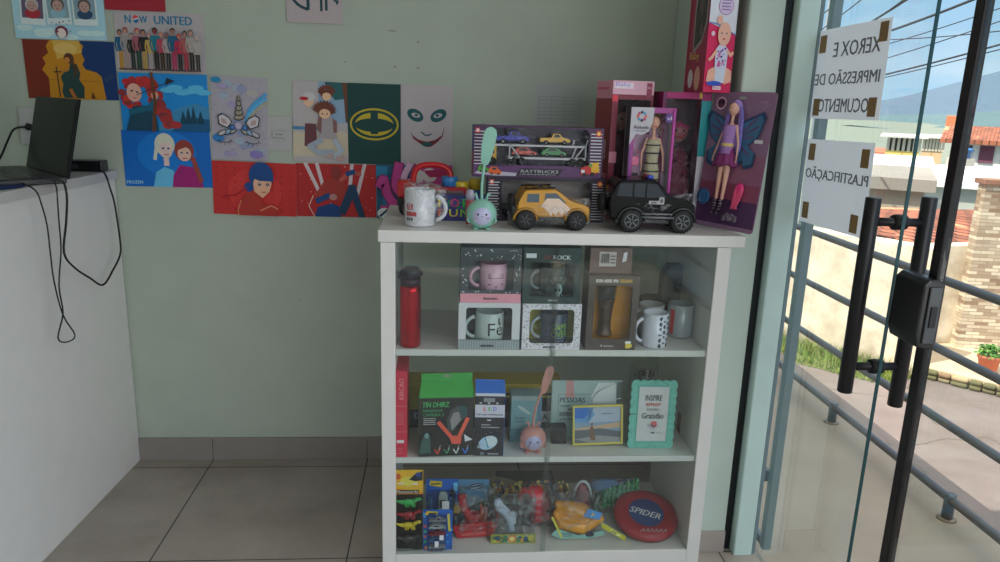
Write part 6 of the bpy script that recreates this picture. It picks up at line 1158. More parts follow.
def carcard(ncars, top):
    def fn(t, w, h, k):
        m = MB(k); m.box((0, 0, 0), (w, .001, h), BL1); m.frame((0, -.0003, 0)); r = random.Random(ncars)
        for i in range(16): u, v = r.choice([r.uniform(.02, .12), r.uniform(.82, .97)]) * w, r.uniform(.05, .95) * h; m.rect(u - .003, v - .003, u + .003, v + .004, r.choice([(40, 140, 210), (20, 60, 130), (60, 160, 220), (30, 50, 90)]))
        m.pl([(w * .1, h * (.90 if top else .93)), (w * .48, h * (.86 if top else .90)), (w * .5, h * .97), (w * .12, h * .985)], (196, 170, 40)); m.line([(w * .16, h * .92), (w * .44, h * .93)], .004, (30, 30, 40))
        if top: m.rect(w * .04, .002, w, h * .15, (30, 50, 110)); m.line([(w * .05, h * .05), (w * .4, h * .09), (w * .98, h * .12)], .006, (200, 90, 50)); m.line([(w * .5, h * .05), (w * .9, h * .08)], .004, (190, 130, 90)); m.rect(w * .86, h * .8, w * .98, h * .95, (90, 170, 220)); m.disc(w * .12, h * .09, .005, .005, (210, 120, 40), n=10)
        else: m.disc(w * .12, h * .92, .005, .005, (210, 150, 60), n=10); m.line([(w * .9, h * .5), (w * .86, h * .9)], .007, (200, 180, 60)); m.disc(w * .1, h * .08, .004, .006, (200, 120, 50), n=10); [m.rect(w * .03, h * (.2 + .13 * i), w * .11, h * (.26 + .13 * i), [(50, 160, 90), (200, 80, 50)][i % 2]) for i in range(4)]
        m.build('card', t)
        if top:
            q = MB(k, 'plastic'); q.prism([(w * .40, h * .22), (w * .64, h * .20), (w * .68, h * .72), (w * .60, h * .80), (w * .44, h * .80), (w * .38, h * .72)], -.014, -.002, (140, 150, 148), bev=.003); q.box((w * .43, -.016, h * .52), (w * .61, -.013, h * .66), (50, 56, 60), bev=.001); q.build('toy_car', t)
            for x in (.13, .78):
                q = MB(k, 'plastic'); q.box((w * (x - .07), -.012, h * .3), (w * (x + .07), -.002, h * .7), (50, 90, 130), bev=.003); q.build('toy_tool', t)
            q = MB(k); q.box((w * .08, -.019, h * .28), (w * .26, -.0185, h * .42), (206, 206, 212)); q.box((w * .50, -.0195, h * .5), (w * .72, -.019, h * .65), (206, 206, 212)); q.build('price_sticker', t)
            b = MB(kind='clear'); b.box((w * .06, -.018, h * .18), (w * .92, -.001, h * .82), (255, 255, 255), bev=.005); b.build('blister', t)
        else:
            for i, c in enumerate(((120, 124, 130), (150, 156, 160), (130, 44, 54), (56, 96, 150), (130, 134, 140))):
                z = h * (.80 - .165 * i); q = MB(k, 'plastic'); mini_car(q, w * .18, -.015, z - .010, w * .6, .014, h * .13, c, HATCH if i % 2 else PICK); q.build('toy_car', t)
            q = MB(k); q.box((w * .56, -.0195, h * .33), (w * .70, -.019, h * .45), (200, 200, 206)); q.box((w * .40, -.0195, h * .16), (w * .53, -.019, h * .30), (200, 200, 206)); q.build('price_sticker', t)
            b = MB(kind='clear'); b.box((w * .14, -.018, h * .03), (w * .80, -.001, h * .90), (255, 255, 255), bev=.004); b.build('blister', t)
    return fn
card('toy_pack', 'blue card of one grey car, taller and further back of the two blue packs', 426, 457.5, 479.5, 2.0, carcard(1, True), group='toy car packs on blue card')
# the photo shows only the upper part of that pack: its car sits high
card('toy_pack', 'blue card with five small cars in a column, in front of the other blue pack', 423, 452, 510, 1.916, carcard(5, False), group='toy car packs on blue card')
# pirate ship
def ship(t, w, h, k):
    m = MB(k); m.box((0, .05, 0), (w * .82, .051, h), (60, 70, 80)); m.frame((0, .0497, 0)); m.rect(0, h * .5, w * .82, h, (84, 128, 160)); m.pl([(0, h * .62), (w * .3, h * .70), (w * .82, h * .58), (w * .82, h * .4), (0, h * .4)], (120, 140, 150)); m.pl([(w * .1, h * .2), (w * .3, h * .45), (w * .5, h * .5), (w * .82, h * .6), (w * .82, .01), (w * .1, .01)], (54, 62, 56)); m.disc(w * .52, h * .86, w * .17, h * .06, (24, 50, 80), rot=.2); m.disc(w * .52, h * .86, w * .14, h * .04, (150, 180, 200), rot=.2); m.line([(w * .42, h * .85), (w * .62, h * .88)], .006, (24, 40, 60)); m.build('backing_card', t)
    q = MB(k, 'plastic'); q.prism([(.0, .028), (w, .045), (w * .96, .022), (w * .86, .006), (w * .1, .0)], -.006, .04, (170, 30, 38), bev=.003); q.prism([(.0, .04), (w * .9, .055), (w * .9, .046), (0, .030)], -.008, .042, (186, 36, 44), bev=.002)
    q.frame((0, -.0065, 0), (1, 0, .10)); q.text('AVENTURA', w * .46, .010, w * .55, .008, (206, 130, 120)); q.build('hull', t)
    q = MB(k, 'plastic'); q.tube(smoothp([(w * .18, .02, h * .80), (w * .24, .015, h * .55), (w * .44, .01, h * .34), (w * .52, .005, .05)]), [.013] * 12 + [.014], (168, 30, 40), n=10); q.box((w * .36, .0, .05), (w * .6, .03, .075), (150, 30, 36), bev=.004); q.build('mast', t)
    q = MB(k, 'plastic'); q.box((w * .02, .0, .042), (w * .12, .03, .075), (60, 70, 76), bev=.003); q.box((w * .13, .0, .042), (w * .26, .03, .078), (40, 50, 60), bev=.003); q.box((w * .0, .004, .077), (w * .16, .028, .10), (150, 120, 50), bev=.003); q.build('cabin', t)
    for i in range(3): q = MB(k, 'plastic'); x = w * (.62 + .1 * i); q.tube([(x, .01, .055), (x + .004, .01, .085), (x, .01, .105 - .008 * i)], [.006, .005, .002], (170, 70, 40), n=7); q.ell((x + .002, .008, .088), .005, (150, 50, 36), n=8); q.build('figurine', t)
    bag_film(t, w * 1.08, h * .95, .09, 'plastic_bag', base=(-.01, .02, .002), seed=3)
card('toy_ship', 'red toy ship in a bag with a blue sky backing card', 453, 497, 488, 1.975, ship, k=1.45)
# bagged weapon set with white figurine
def whitefig(t, w, h, k):
    q = MB(k, 'plastic'); G = (156, 166, 182)
    q.tube(smoothp([(w * .20, .0, h * .92), (w * .22, .0, h * .72), (w * .36, -.002, h * .60), (w * .46, 0, h * .40), (w * .5, 0, h * .22)]), [.010, .011, .013, .012, .010] + [.010] * 12, G, n=9)
    q.tube([(w * .20, 0, h * .90), (w * .28, -.002, h * .80), (w * .46, -.002, h * .62)], [.007, .006, .005], (176, 184, 198), n=7); q.ell((w * .50, -.004, h * .60), (.014, .008, .010), (150, 160, 176), n=12); q.box((w * .44, -.008, h * .38), (w * .58, .002, h * .54), (176, 182, 194), bev=.003); q.tube([(w * .50, 0, h * .6), (w * .44, 0, h * .4)], .003, (40, 44, 54), n=6); q.tube([(w * .14, .004, h * .84), (w * .22, .004, h * .36)], .0035, (120, 40, 50), n=6); q.build('white_weapon', t)
    q = MB(k); q.pl; q.frame((0, -.016, 0)); q.rect(.01, 0, w * .98, h * .20, (140, 140, 60)); r = random.Random(5); q.dots(60, .01, 0, w * .98, h * .2, .010, [(190, 180, 60), (60, 110, 80), (40, 70, 90), (190, 130, 60), (160, 170, 160)], r); q.disc(w * .5, h * .10, .013, .011, (190, 110, 60)); q.disc(w * .5, h * .10, .008, .007, (210, 190, 120)); q.build('header_card', t)
    bag_film(t, w * .98, h, .05, 'plastic_bag', base=(0, .006, 0), seed=6)
card('toy_bag', 'clear bag with a pale grey plastic toy, header card at the bottom', 487, 536, 497, 1.955, whitefig, lean=-.10)
def redbag(t, w, h, k):
    vs, fs = fuse([((w * .30, .0, h * .66), .036), ((w * .48, 0, h * .60), .042), ((w * .34, 0, h * .38), .034), ((w * .46, 0, h * .66), (w * .62, 0, h * .34), .042, .034), ((w * .62, 0, h * .30), (w * .36, 0, h * .16), .026, .020), ((w * .66, 0, h * .32), (w * .92, 0, h * .24), .026, .018)], .004, 3)
    q = MB(k, 'plastic'); q.add(vs, fs, (196, 32, 52), True); q.build('red_costume_toy', t)
    q = MB(k, 'cloth'); q.ell((w * .74, -.022, h * .40), (.022, .010, .014), (120, 124, 128), n=14); q.ell((w * .70, -.028, h * .42), (.008, .006, .006), (40, 44, 48), n=8); q.ell((w * .80, -.028, h * .42), (.008, .006, .006), (40, 44, 48), n=8); q.build('grey_toy_mask', t)
    q = MB(k); q.box((w * .40, -.038, h * .60), (w * .48, -.0375, h * .72), (206, 200, 204)); q.build('price_sticker', t)
    bag_film(t, w, h, .088, 'plastic_bag', base=(0, 0, 0), seed=12)
card('toy_bag', 'clear bag holding bright red plastic toys in the middle of the bottom shelf', 512, 560, 484, 2.03, redbag, lean=-.14)
def header(t, w, h, k):
    q = MB(k); n = 14; r = random.Random(7); vs = []; 
    for i in range(n + 1):
        a = i / n; vs += [(a * w, .006 * sin(a * 9), h * (.1 + .15 * sin(a * 4))), (a * w + .004, .008 * sin(a * 9 + 1), h * (.80 + .16 * sin(a * 5 + 1)))]
    q.add(vs, [(2 * i, 2 * i + 2, 2 * i + 3, 2 * i + 1) for i in range(n)], (84, 76, 62)); q.frame((0, -.010, 0)); q.dots(150, w * .02, h * .12, w * .98, h * .98, .008, [(130, 110, 50), (40, 50, 60), (110, 60, 40), (150, 130, 70), (30, 34, 40), (60, 70, 80)], r); q.build('header_card', t)
    f = MB(k, 'foil')
    for i in range(10): x = w * (.05 + .1 * i); f.tube(smoothp([(x, -.014, h * (.2 + .1 * (i % 3))), (x + .012, -.018, h * .55), (x + .004, -.014, h * (.75 + .06 * (i % 2)))]), .003, [(170, 150, 90), (60, 60, 70), (130, 90, 60)][i % 3], n=6)
    f.build('crumpled_foil', t)
t = card('foil_pack', 'crumpled dark and gold printed header card lying across the top of the bagged toys', 487, 566, 477, 2.05, header, z=Z3 + .074)
m = MB(1.2, 'plastic'); m.box((0, 0, 0), (.19, .10, .072), (70, 66, 66), bev=.006); m.frame((0, -.0003, 0)); m.rect(.01, .01, .18, .06, (84, 74, 70)); m.line([(.02, .02), (.17, .05)], .003, (110, 96, 70)); q_ = at(492, 500, Y=2.17)
tag(m.build('storage_box', loc=(q_.x + .015, 2.155, Z3)), 'dull grey box at the back carrying the crumpled header card', 'box')
def orangebag(t, w, h, k):
    O = (216, 140, 40)
    vs, fs = fuse([((w * .30, 0, h * .62), (w * .60, 0, h * .50), .022, .030), ((w * .16, 0, h * .70), (w * .30, 0, h * .62), .012, .018), ((w * .12, -.01, h * .52), (w * .22, -.01, h * .28), .012, .016), ((w * .22, -.01, h * .28), (w * .62, -.01, h * .20), .018, .024), ((w * .62, -.01, h * .20), (w * .92, -.01, h * .38), .022, .016)], .004, 3)
    q = MB(k, 'plastic'); q.add(vs, fs, O, True); q.build('orange_toy', t)
    q = MB(k); q.frame((0, -.030, 0)); q.pl([(w * .60, h * .48), (w * .90, h * .42), (w * .96, h * .56), (w * .68, h * .68)], (70, 130, 190)); q.text('A', w * .78, h * .54, .012, .012, (220, 190, 80)); q.build('blue_label', t)
    q = MB(k); q.frame((0, -.034, 0)); q.pl([(0, h * .10), (w * .18, 0), (w * .72, -.0 * h), (w, h * .08), (w * .98, h * .18), (w * .5, h * .08), (w * .12, h * .24)], (120, 160, 150)); q.text('TOY', w * .30, h * .09, .030, .012, (40, 50, 60)); q.disc(w * .72, h * .10, .014, .008, (40, 44, 60)); q.line([(w * .02, h * .5), (w * .2, h * .05)], .006, (190, 180, 60)); q.build('header_card', t)
    bag_film(t, w, h, .085, 'plastic_bag', base=(0, .004, 0), seed=21)
card('toy_bag', 'clear bag with an orange-yellow plastic toy and pale header', 549, 602, 494, 1.985, orangebag, lean=-.16)
def pinkdoll(t, w, h, k):
    q = MB(k, 'skin'); q.ell((w * .5, 0, h * .45), (w * .42, .022, h * .36), (150, 90, 96), n=18); q.ell((w * .5, -.002, h * .2), (w * .44, .024, h * .2), (140, 60, 84), n=14); q.build('round_toy', t)
    q = MB(k, 'plastic'); q.tube([(w * .5 + w * .46 * cos(a), -.012, h * .46 + h * .46 * sin(a)) for a in [pi * i / 10 for i in range(11)]], .005, (190, 196, 200), n=8); q.build('white_rim', t)
card('toy_figure', 'round pink toy with a white rim at the back, left of the green bag', 571, 589, 477, 2.12, pinkdoll)
def greenbag(t, w, h, k):
    r = random.Random(31); q = MB(k, 'plastic')
    for i in range(10):
        for j in range(5): q.ell((w * (.10 + .088 * i), .006 * r.uniform(-1, 1), h * (.14 + .05 * i * .9 + .095 * j)), (.0085, .010, .0085), (40 + r.randint(-8, 20), 136 + r.randint(-20, 20), 84), n=8)
    q.build('green_beads', t)
    q = MB(k, 'cloth'); q.ell((w * .3, .02, h * .74), (w * .3, .015, h * .2), (80, 120, 160), n=14); q.ell((w * .72, .02, h * .80), (w * .24, .012, h * .12), (70, 76, 110), n=12); q.build('blue_wrapping', t)
    bag_film(t, w, h, .06, 'plastic_bag', base=(0, 0, 0), seed=14)
card('toy_bag', 'clear bag of green beads under blue wrapping, behind the red disc', 590, 641, 481, 2.10, greenbag, lean=-.2)
def strip(t, w, h, k):
    q = MB(k); q.frame((0, 0, 0), (1, 0, -.62)); q.rect(0, h * .72, w * 1.0, h * .72 + .016, (180, 172, 40)); q.dots(16, w * .3, h * .72, w * .8, h * .72 + .016, .004, [(60, 80, 50), (210, 210, 150)], random.Random(2)); q.build('label', t)
    b = MB(k); b.frame((0, .0006, 0), (1, 0, -.62)); b.rect(-.003, h * .70, w * 1.02, h * .72 + .018, (120, 130, 110)); b.build('backing', t)
card('label_strip', 'yellow-green label strip leaning on the red disc', 599, 628, 522, 1.945, strip)
# flying disc with SPIDER
c3 = at(645, 536, Y=2.0); Rd = .099; tl_ = radians(52)
MD = Matrix.Translation((at(646, 530, Y=2.0).x, 2.005, Z3 + Rd * sin(tl_) * 1.0 + .004)) @ Matrix.Rotation(tl_, 4, 'X') @ Matrix.Rotation(radians(8), 4, 'Y') @ Matrix.Rotation(radians(-14), 4, 'Z')
MD = Matrix.Translation((at(646, 530, Y=2.01).x - .003, 2.015, Z3 + .052)) @ Matrix.Rotation(radians(17), 4, 'X') @ Matrix.Rotation(radians(-22), 4, 'Z')
t = thing('flying_disc', 'red flying disc with a blue centre reading SPIDER', 'flying disc', mtx=MD)
m = MB(1.4, 'plastic'); m.lathe([(0, .0), (Rd * .62, 0), (Rd * .66, .002), (Rd * .90, .001), (Rd, -.008), (Rd * .98, -.022), (Rd * .93, -.020), (Rd * .92, -.006), (0, -.004)], (146, 34, 46), n=48); m.build('disc', t)
m = MB(1.4, 'plastic'); m.frame((0, 0, .0006), (1, 0, 0), (0, 1, 0)); m.disc(0, 0, Rd * .55, Rd * .55, (40, 62, 112), n=40)
for i in range(16): m.lay = 2; m.line([(0, 0), (Rd * .53 * cos(i * pi / 8), Rd * .53 * sin(i * pi / 8))], .0009, (70, 90, 130))
for q in (.2, .36): m.lay = 3; m.ring(0, 0, Rd * q, Rd * q, .0009, (70, 90, 130))
m.build('centre_print', t)
m = MB(1.4, 'plastic'); m.frame((0, 0, .0022), (1, 0, 0), (0, 1, 0)); m.text('SPIDER', 0, -.004, Rd * .96, Rd * .24, (196, 196, 200), slant=.25)
for i in range(6): x = Rd * (-.05 + .13 * i); m.line([(x, -Rd * .84 + .004 * i), (x + .008, -Rd * .68 + .004 * i), (x + .010, -Rd * .80 + .004 * i)], .0014, (190, 190, 190))
m.build('lettering', t)
# ================================================================== SHOP WINDOW AND DOOR
GX = 1.0
def st_empty(name, loc): o = bpy.data.objects.new(name, None); COL.objects.link(o); o.location = loc; o['kind'] = 'structure'; return o
t = st_empty('door_1', (GX, 1.53, 0))
m = MB(kind='glass'); m.box((0, 0, .004), (.008, .47, 2.68), (200, 220, 215)); m.build('glass_pane', t)
m = MB(kind='steel'); m.box((0, -.0025, .004), (.008, -.0004, 2.68), (44, 84, 88)); m.build('glass_edge', t)
m = MB(1, 'steel')
for x, z0, z1 in ((-.062, .735, 1.186), (.066, .70, 1.19)): m.lathe([(0, z0), (.0155, z0), (.0165, z0 + .002), (.0165, z1 - .002), (.0155, z1), (0, z1)], (30, 29, 32), c=(x, .015, 0), n=24)
for z in (1.133, .797): m.tube([(-.060, .015, z), (.064, .015, z)], .0095, (38, 37, 42), n=14)
hd = m.build('pull_handle', t)
for z in (1.133, .797): m = MB(1, 'rubber'); m.lathe([(.009, -.010), (.0165, -.010), (.0175, 0), (.0165, .018), (.009, .018)], (22, 22, 24), c=(0, .015, z), n=20, axis='x'); m.build('clamp_ring', hd)
t = st_empty('door_2', (GX + .022, 1.508, 0))
m = MB(kind='glass'); m.box((0, -3.6, .004), (.008, -.10, 2.68), (200, 220, 215)); m.build('glass_pane', t)
m = MB(kind='steel'); m.box((-.006, -.0995, .004), (.014, -.071, 2.68), (34, 30, 32), bev=.003); m.build('edge_bar', t)
m = MB(1, 'plastic'); m.prism([(-.036, .895), (-.006, .890), (.004, .905), (.004, 1.030), (-.004, 1.038), (-.030, 1.040), (-.042, 1.028), (-.044, .92)], -.118, -.018, (24, 22, 24), bev=.004); lk = m.build('lock_case', t)
m = MB(1, 'steel'); m.box((-.030, -.123, .905), (-.004, -.1182, 1.025), (84, 86, 90), bev=.002); m.box((-.024, -.126, .94), (-.010, -.1232, .985), (40, 40, 44), bev=.001); m.build('strike_plate', lk)
# paper signs on the outside of the window, seen from behind
def sign(label, TL, TR, BR, BL, words, tapes):
    X = GX - .0012; tl, tr, br, bl = (at(*q, X=X) for q in (TL, TR, BR, BL))
    # u runs away from the camera side, so that the writing reads mirrored from inside
    u = ((bl - br) + (tl - tr)).normalized(); w = ((bl - br).length + (tl - tr).length) / 2; h = ((tl - bl).length + (tr - br).length) / 2; v = Vector((0, -u.z, u.y)) 
    if v.z < 0: v = -v
    root = thing('paper_sign', label, 'sign', (0, 0, 0)); n = u.cross(v)
    o = br - n * (.0006 if n.x > 0 else -.0006)
    root.matrix_world = Matrix(((u.x, v.x, n.x, o.x), (u.y, v.y, n.y, o.y), (u.z, v.z, n.z, o.z), (0, 0, 0, 1)))
    s = 1 if n.x > 0 else -1
    m = MB(1, SIGNM); m.box((0, 0, 0), (w, h, -s * .0005), (232, 234, 238)); m.build('sheet', root)
    for (tx, cu, cv, cw, chh) in words:
        m = MB(1, 'paper'); m.T = Matrix.Translation((0, 0, -s * .0006)) @ Matrix.Diagonal((1, 1, -s, 1)); m.text(tx, w * cu, h * cv, w * cw, h * chh, (104, 106, 114)); m.build('writing', root)
    for (a, b) in tapes:
        m = MB(1, 'paper'); z0 = -s * .0022; m.box((w * a - .018, h * b - .024, z0), (w * a + .016, h * b + .020, z0 - s * .0003), (150, 118, 72)); m.build('tape', root)
def sm(nt, N, L):
    b = N['Principled BSDF']; b.inputs['Base Color'].default_value = (*lin((238, 240, 244)), 1); b.inputs['Roughness'].default_value = .7
    tl = N.new('ShaderNodeBsdfTranslucent'); tl.inputs[0].default_value = (.97, .97, .98, 1); mx = N.new('ShaderNodeMixShader'); mx.inputs[0].default_value = .65
    L.new(b.outputs[0], mx.inputs[1]); L.new(tl.outputs[0], mx.inputs[2]); L.new(mx.outputs[0], N['Material Output'].inputs[0])
SIGNM = special('thin_paper', sm)
sign('upper taped window sign, mirrored lines starting XEROX E', (823, 31), (895, 12.5), (879, 120.5), (808, 115), [('XEROX E', .42, .76, .64, .16), ('IMPRESSÃO DE', .52, .46, .92, .16), ('DOCUMENTOS', .50, .15, .88, .15)], ((.08, .88), (.10, .14), (.91, .85), (.90, .14)))
sign('taped paper sign reading PLASTIFICAÇÃO, mirrored, just below the upper window sign', (810, 139), (878, 144), (863, 239), (799, 221), [('PLASTIFICAÇÃO', .50, .60, .94, .17)], ((.10, .84), (.14, .14), (.90, .86), (.90, .16)))
# steel grille leaf outside, seen through the window
t = thing('gate_frame', 'tall grey steel gate frame just outside the window', 'gate', (1.085, 2.105, -.1))
gc = (104, 118, 124)
m = MB(1, 'steel'); m.box((-.014, -.014, .05), (.014, .014, 2.5), gc, bev=.003); m.build('upright', t)
m = MB(1, 'steel'); m.box((-.012, .085, .02), (.012, .105, 2.5), (84, 98, 104), bev=.003); m.build('upright', t)
m = MB(1, 'steel'); m.box((-.010, .014, .05), (.010, .085, .075), gc, bev=.003); m.build('cross_bar', t)
m = MB(1, 'steel'); m.box((-.026, .012, .285), (-.006, .086, .325), gc, bev=.004); m.build('latch', t)
# ================================================================== OUTSIDE
m = MB(1.0, 'ground'); m.box((1.031, -3, -.35), (1.99, 9, -.105), (152, 142, 130)); struct(m.build('sidewalk'))
def street(nt, N, L):
    b = N['Principled BSDF']; b.inputs['Roughness'].default_value = .95; tc = N.new('ShaderNodeTexCoord')
    n1 = N.new('ShaderNodeTexNoise'); n1.inputs['Scale'].default_value = 1.3; n1.inputs['Detail'].default_value = 9; n1.inputs['Roughness'].default_value = .7; L.new(tc.outputs['Object'], n1.inputs[0])
    cr = N.new('ShaderNodeValToRGB'); e = cr.color_ramp.elements; e[0].position = .3; e[1].position = .7; e[0].color = (*lin((108, 97, 94)), 1); e[1].color = (*lin((136, 125, 122)), 1); L.new(n1.outputs[0], cr.inputs[0])
    vo = N.new('ShaderNodeTexVoronoi'); vo.feature = 'DISTANCE_TO_EDGE'; vo.inputs['Scale'].default_value = .9
    nn = N.new('ShaderNodeTexNoise'); nn.inputs['Scale'].default_value = 3; L.new(tc.outputs['Object'], nn.inputs[0]); ad = N.new('ShaderNodeMixRGB'); ad.inputs[0].default_value = .35; L.new(tc.outputs['Object'], ad.inputs[1]); L.new(nn.outputs['Color'], ad.inputs[2]); L.new(ad.outputs[0], vo.inputs[0])
    lt = N.new('ShaderNodeMath'); lt.operation = 'LESS_THAN'; lt.inputs[1].default_value = .006; L.new(vo.outputs[0], lt.inputs[0])
    mx = N.new('ShaderNodeMixRGB'); mx.inputs[2].default_value = (*lin((96, 88, 80)), 1); L.new(lt.outputs[0], mx.inputs[0]); L.new(cr.outputs[0], mx.inputs[1]); L.new(mx.outputs[0], b.inputs['Base Color'])
    bp = N.new('ShaderNodeBump'); bp.inputs['Distance'].default_value = .01; L.new(n1.outputs[0], bp.inputs['Height']); L.new(bp.outputs[0], b.inputs['Normal'])
m = MB(1, special('street_surface', street)); m.add([(1.99, -3, -.12), (3.4, -3, -1.0), (3.4, 14, -1.0), (1.99, 14, -.12), (9, -3, -1.0), (9, 14, -1.0)], [(0, 1, 2, 3), (1, 4, 5, 2)], (150, 140, 130)); struct(m.build('road'))
# railing
RX = 1.9
t = thing('railing', 'grey tubular steel railing along the pavement edge', 'railing', (RX, 0, -.105))
for z in (.755, .495, .237, -.024):
    m = MB(1, 'steel'); m.tube([(0, -2.6, z + .105), (0, 5.0, z + .105)], .0165, (96, 98, 104), n=14); m.build('rail', t)
for y in (4.9, 4.05, 3.20, 2.35, 1.5, .65, -.2, -1.05, -1.9):
    m = MB(1, 'steel'); m.tube([(0, y, 0), (0, y, .10)], .020, (88, 100, 108), n=12); m.lathe([(0, 0), (.035, 0), (.030, .006), (0, .006)], (120, 110, 100), c=(0, y, 0)); m.build('post', t)
m = MB(1, 'steel'); m.tube([(0, 5.0, 0), (0, 5.0, .86)], .02, (88, 100, 108), n=12); m.build('post', t)
# retaining wall beyond the road
GZ = -1.0
A = at(786, 340, Z=GZ); B = at(886, 369, Z=GZ); dr = (B - A).normalized(); A2 = A - dr * 1.3; B2 = B + dr * .25; zt = at(860, 234, X=A.x + (B.x - A.x) * .75).z
L_ = (B2 - A2).length; ang_ = math.atan2(dr.y, dr.x)
def plaster(nt, N, L):
    b = N['Principled BSDF']; b.inputs['Roughness'].default_value = .9; tc = N.new('ShaderNodeTexCoord'); n1 = N.new('ShaderNodeTexNoise'); n1.inputs['Scale'].default_value = 2.2; n1.inputs['Detail'].default_value = 9; n1.inputs['Roughness'].default_value = .68; L.new(tc.outputs['Object'], n1.inputs[0])
    cr = N.new('ShaderNodeValToRGB'); e = cr.color_ramp.elements; e[0].position = .36; e[1].position = .60; e[0].color = (*lin((204, 188, 164)), 1); e[1].color = (*lin((246, 234, 214)), 1); L.new(n1.outputs[0], cr.inputs[0])
    sp = N.new('ShaderNodeSeparateXYZ'); L.new(tc.outputs['Object'], sp.inputs[0]); n2 = N.new('ShaderNodeTexNoise'); n2.inputs['Scale'].default_value = 5; n2.inputs['Detail'].default_value = 6; L.new(tc.outputs['Object'], n2.inputs[0])
    ad = N.new('ShaderNodeMath'); ad.operation = 'MULTIPLY_ADD'; ad.inputs[1].default_value = .5; L.new(n2.outputs[0], ad.inputs[0]); L.new(sp.outputs[2], ad.inputs[2])
    c2 = N.new('ShaderNodeValToRGB'); c2.color_ramp.elements[0].position = .16; c2.color_ramp.elements[1].position = .42; L.new(ad.outputs[0], c2.inputs[0])
    mx = N.new('ShaderNodeMixRGB'); mx.inputs[1].default_value = (*lin((140, 122, 96)), 1); L.new(c2.outputs[0], mx.inputs[0]); L.new(cr.outputs[0], mx.inputs[2]); L.new(mx.outputs[0], b.inputs['Base Color'])
PL = special('old_plaster', plaster)
m = MB(1, PL); Hw = zt - GZ; m.box((0, 0, 0), (L_, .18, Hw), (220, 200, 170), bev=.01); o = m.build('retaining_wall', loc=(A2.x, A2.y, GZ), rotz=ang_); tag(o, 'long weathered cream plaster wall on the far side of the street', 'wall')
# grass at its foot
m = MB(1, 'leaf'); r = random.Random(3); nrm = Vector((dr.y, -dr.x, 0)); nrm = nrm if nrm.dot(Vector((-1, -1, 0))) > 0 else -nrm
m.add([tuple(A2 + nrm * .02 + Vector((0, 0, .012))), tuple(B2 + nrm * .02 + Vector((0, 0, .012))), tuple(B2 + nrm * .42 + Vector((0, 0, .004))), tuple(A2 + nrm * .95 + Vector((0, 0, .004)))], [(0, 1, 2, 3)], (104, 112, 60))
for i in range(3600):
    s_ = r.uniform(0, L_); k_ = r.random() ** 1.4; p = A2 + dr * s_ + nrm * (.05 + k_ * (.9 - .5 * s_ / L_)) ; hh = r.uniform(.03, .13) * (1.3 - k_); a_ = r.uniform(0, 6.28); w2 = .006
    q = (p.x + hh * .5 * cos(a_), p.y + hh * .5 * sin(a_)); c = r.choice([(120, 150, 50), (96, 128, 44), (146, 164, 70), (84, 110, 44), (150, 146, 90)])
    m.add([(p.x - w2, p.y, GZ), (p.x + w2, p.y, GZ), (q[0], q[1], GZ + hh)], [(0, 1, 2)], c)
o = m.build('grass'); o['kind'] = 'stuff'; tag(o, 'short green grass growing along the foot of the cream wall', 'grass')
# raised kerb with rough stone face
C0 = at(905, 373.5, Z=GZ); C1 = at(1000, 397, Z=GZ); dk = (C1 - C0).normalized(); C1 = C1 + dk * 1.6; C0 = C0 - dk * .1; nk = Vector((-dk.y, dk.x, 0)); nk = nk if nk.dot(Vector((1, 1, 0))) > 0 else -nk
kz = at(960, 371, X=(C0 + (C1 - C0) * .35).x).z; Lk = (C1 - C0).length; hk = max(.1, kz - GZ)
m = MB(1, 'ground'); m.box((0, .04, 0), (Lk, 2.2, hk), (206, 186, 158), bev=.008)
o = m.build('raised_pavement', loc=tuple(C0), rotz=math.atan2(dk.y, dk.x))
if (Matrix.Rotation(math.atan2(dk.y, dk.x), 3, 'Z') @ Vector((0, 1, 0))).dot(nk) < 0: o.scale.y = -1
struct(o)
r = random.Random(8); s_ = 0; i = 0
kz_root = thing('stone_kerb', 'rough mossy stone kerb holding up the far pavement', 'kerb', tuple(C0), math.atan2(dk.y, dk.x)); sy = 1 if o.scale.y > 0 else -1
while s_ < Lk - .1:
    l = r.uniform(.09, .22)
    for lv in range(2):
        m = MB(1, 'ground'); z0 = lv * hk * .47; m.box((s_, sy * (-.01 - r.uniform(0, .02)), z0), (s_ + l * .95, sy * .039, z0 + hk * .46), r.choice([(150, 136, 108), (120, 112, 84), (172, 154, 122), (106, 104, 74), (140, 118, 92)]), bev=.02); m.build('kerb_stone', kz_root)
    s_ += l; i += 1
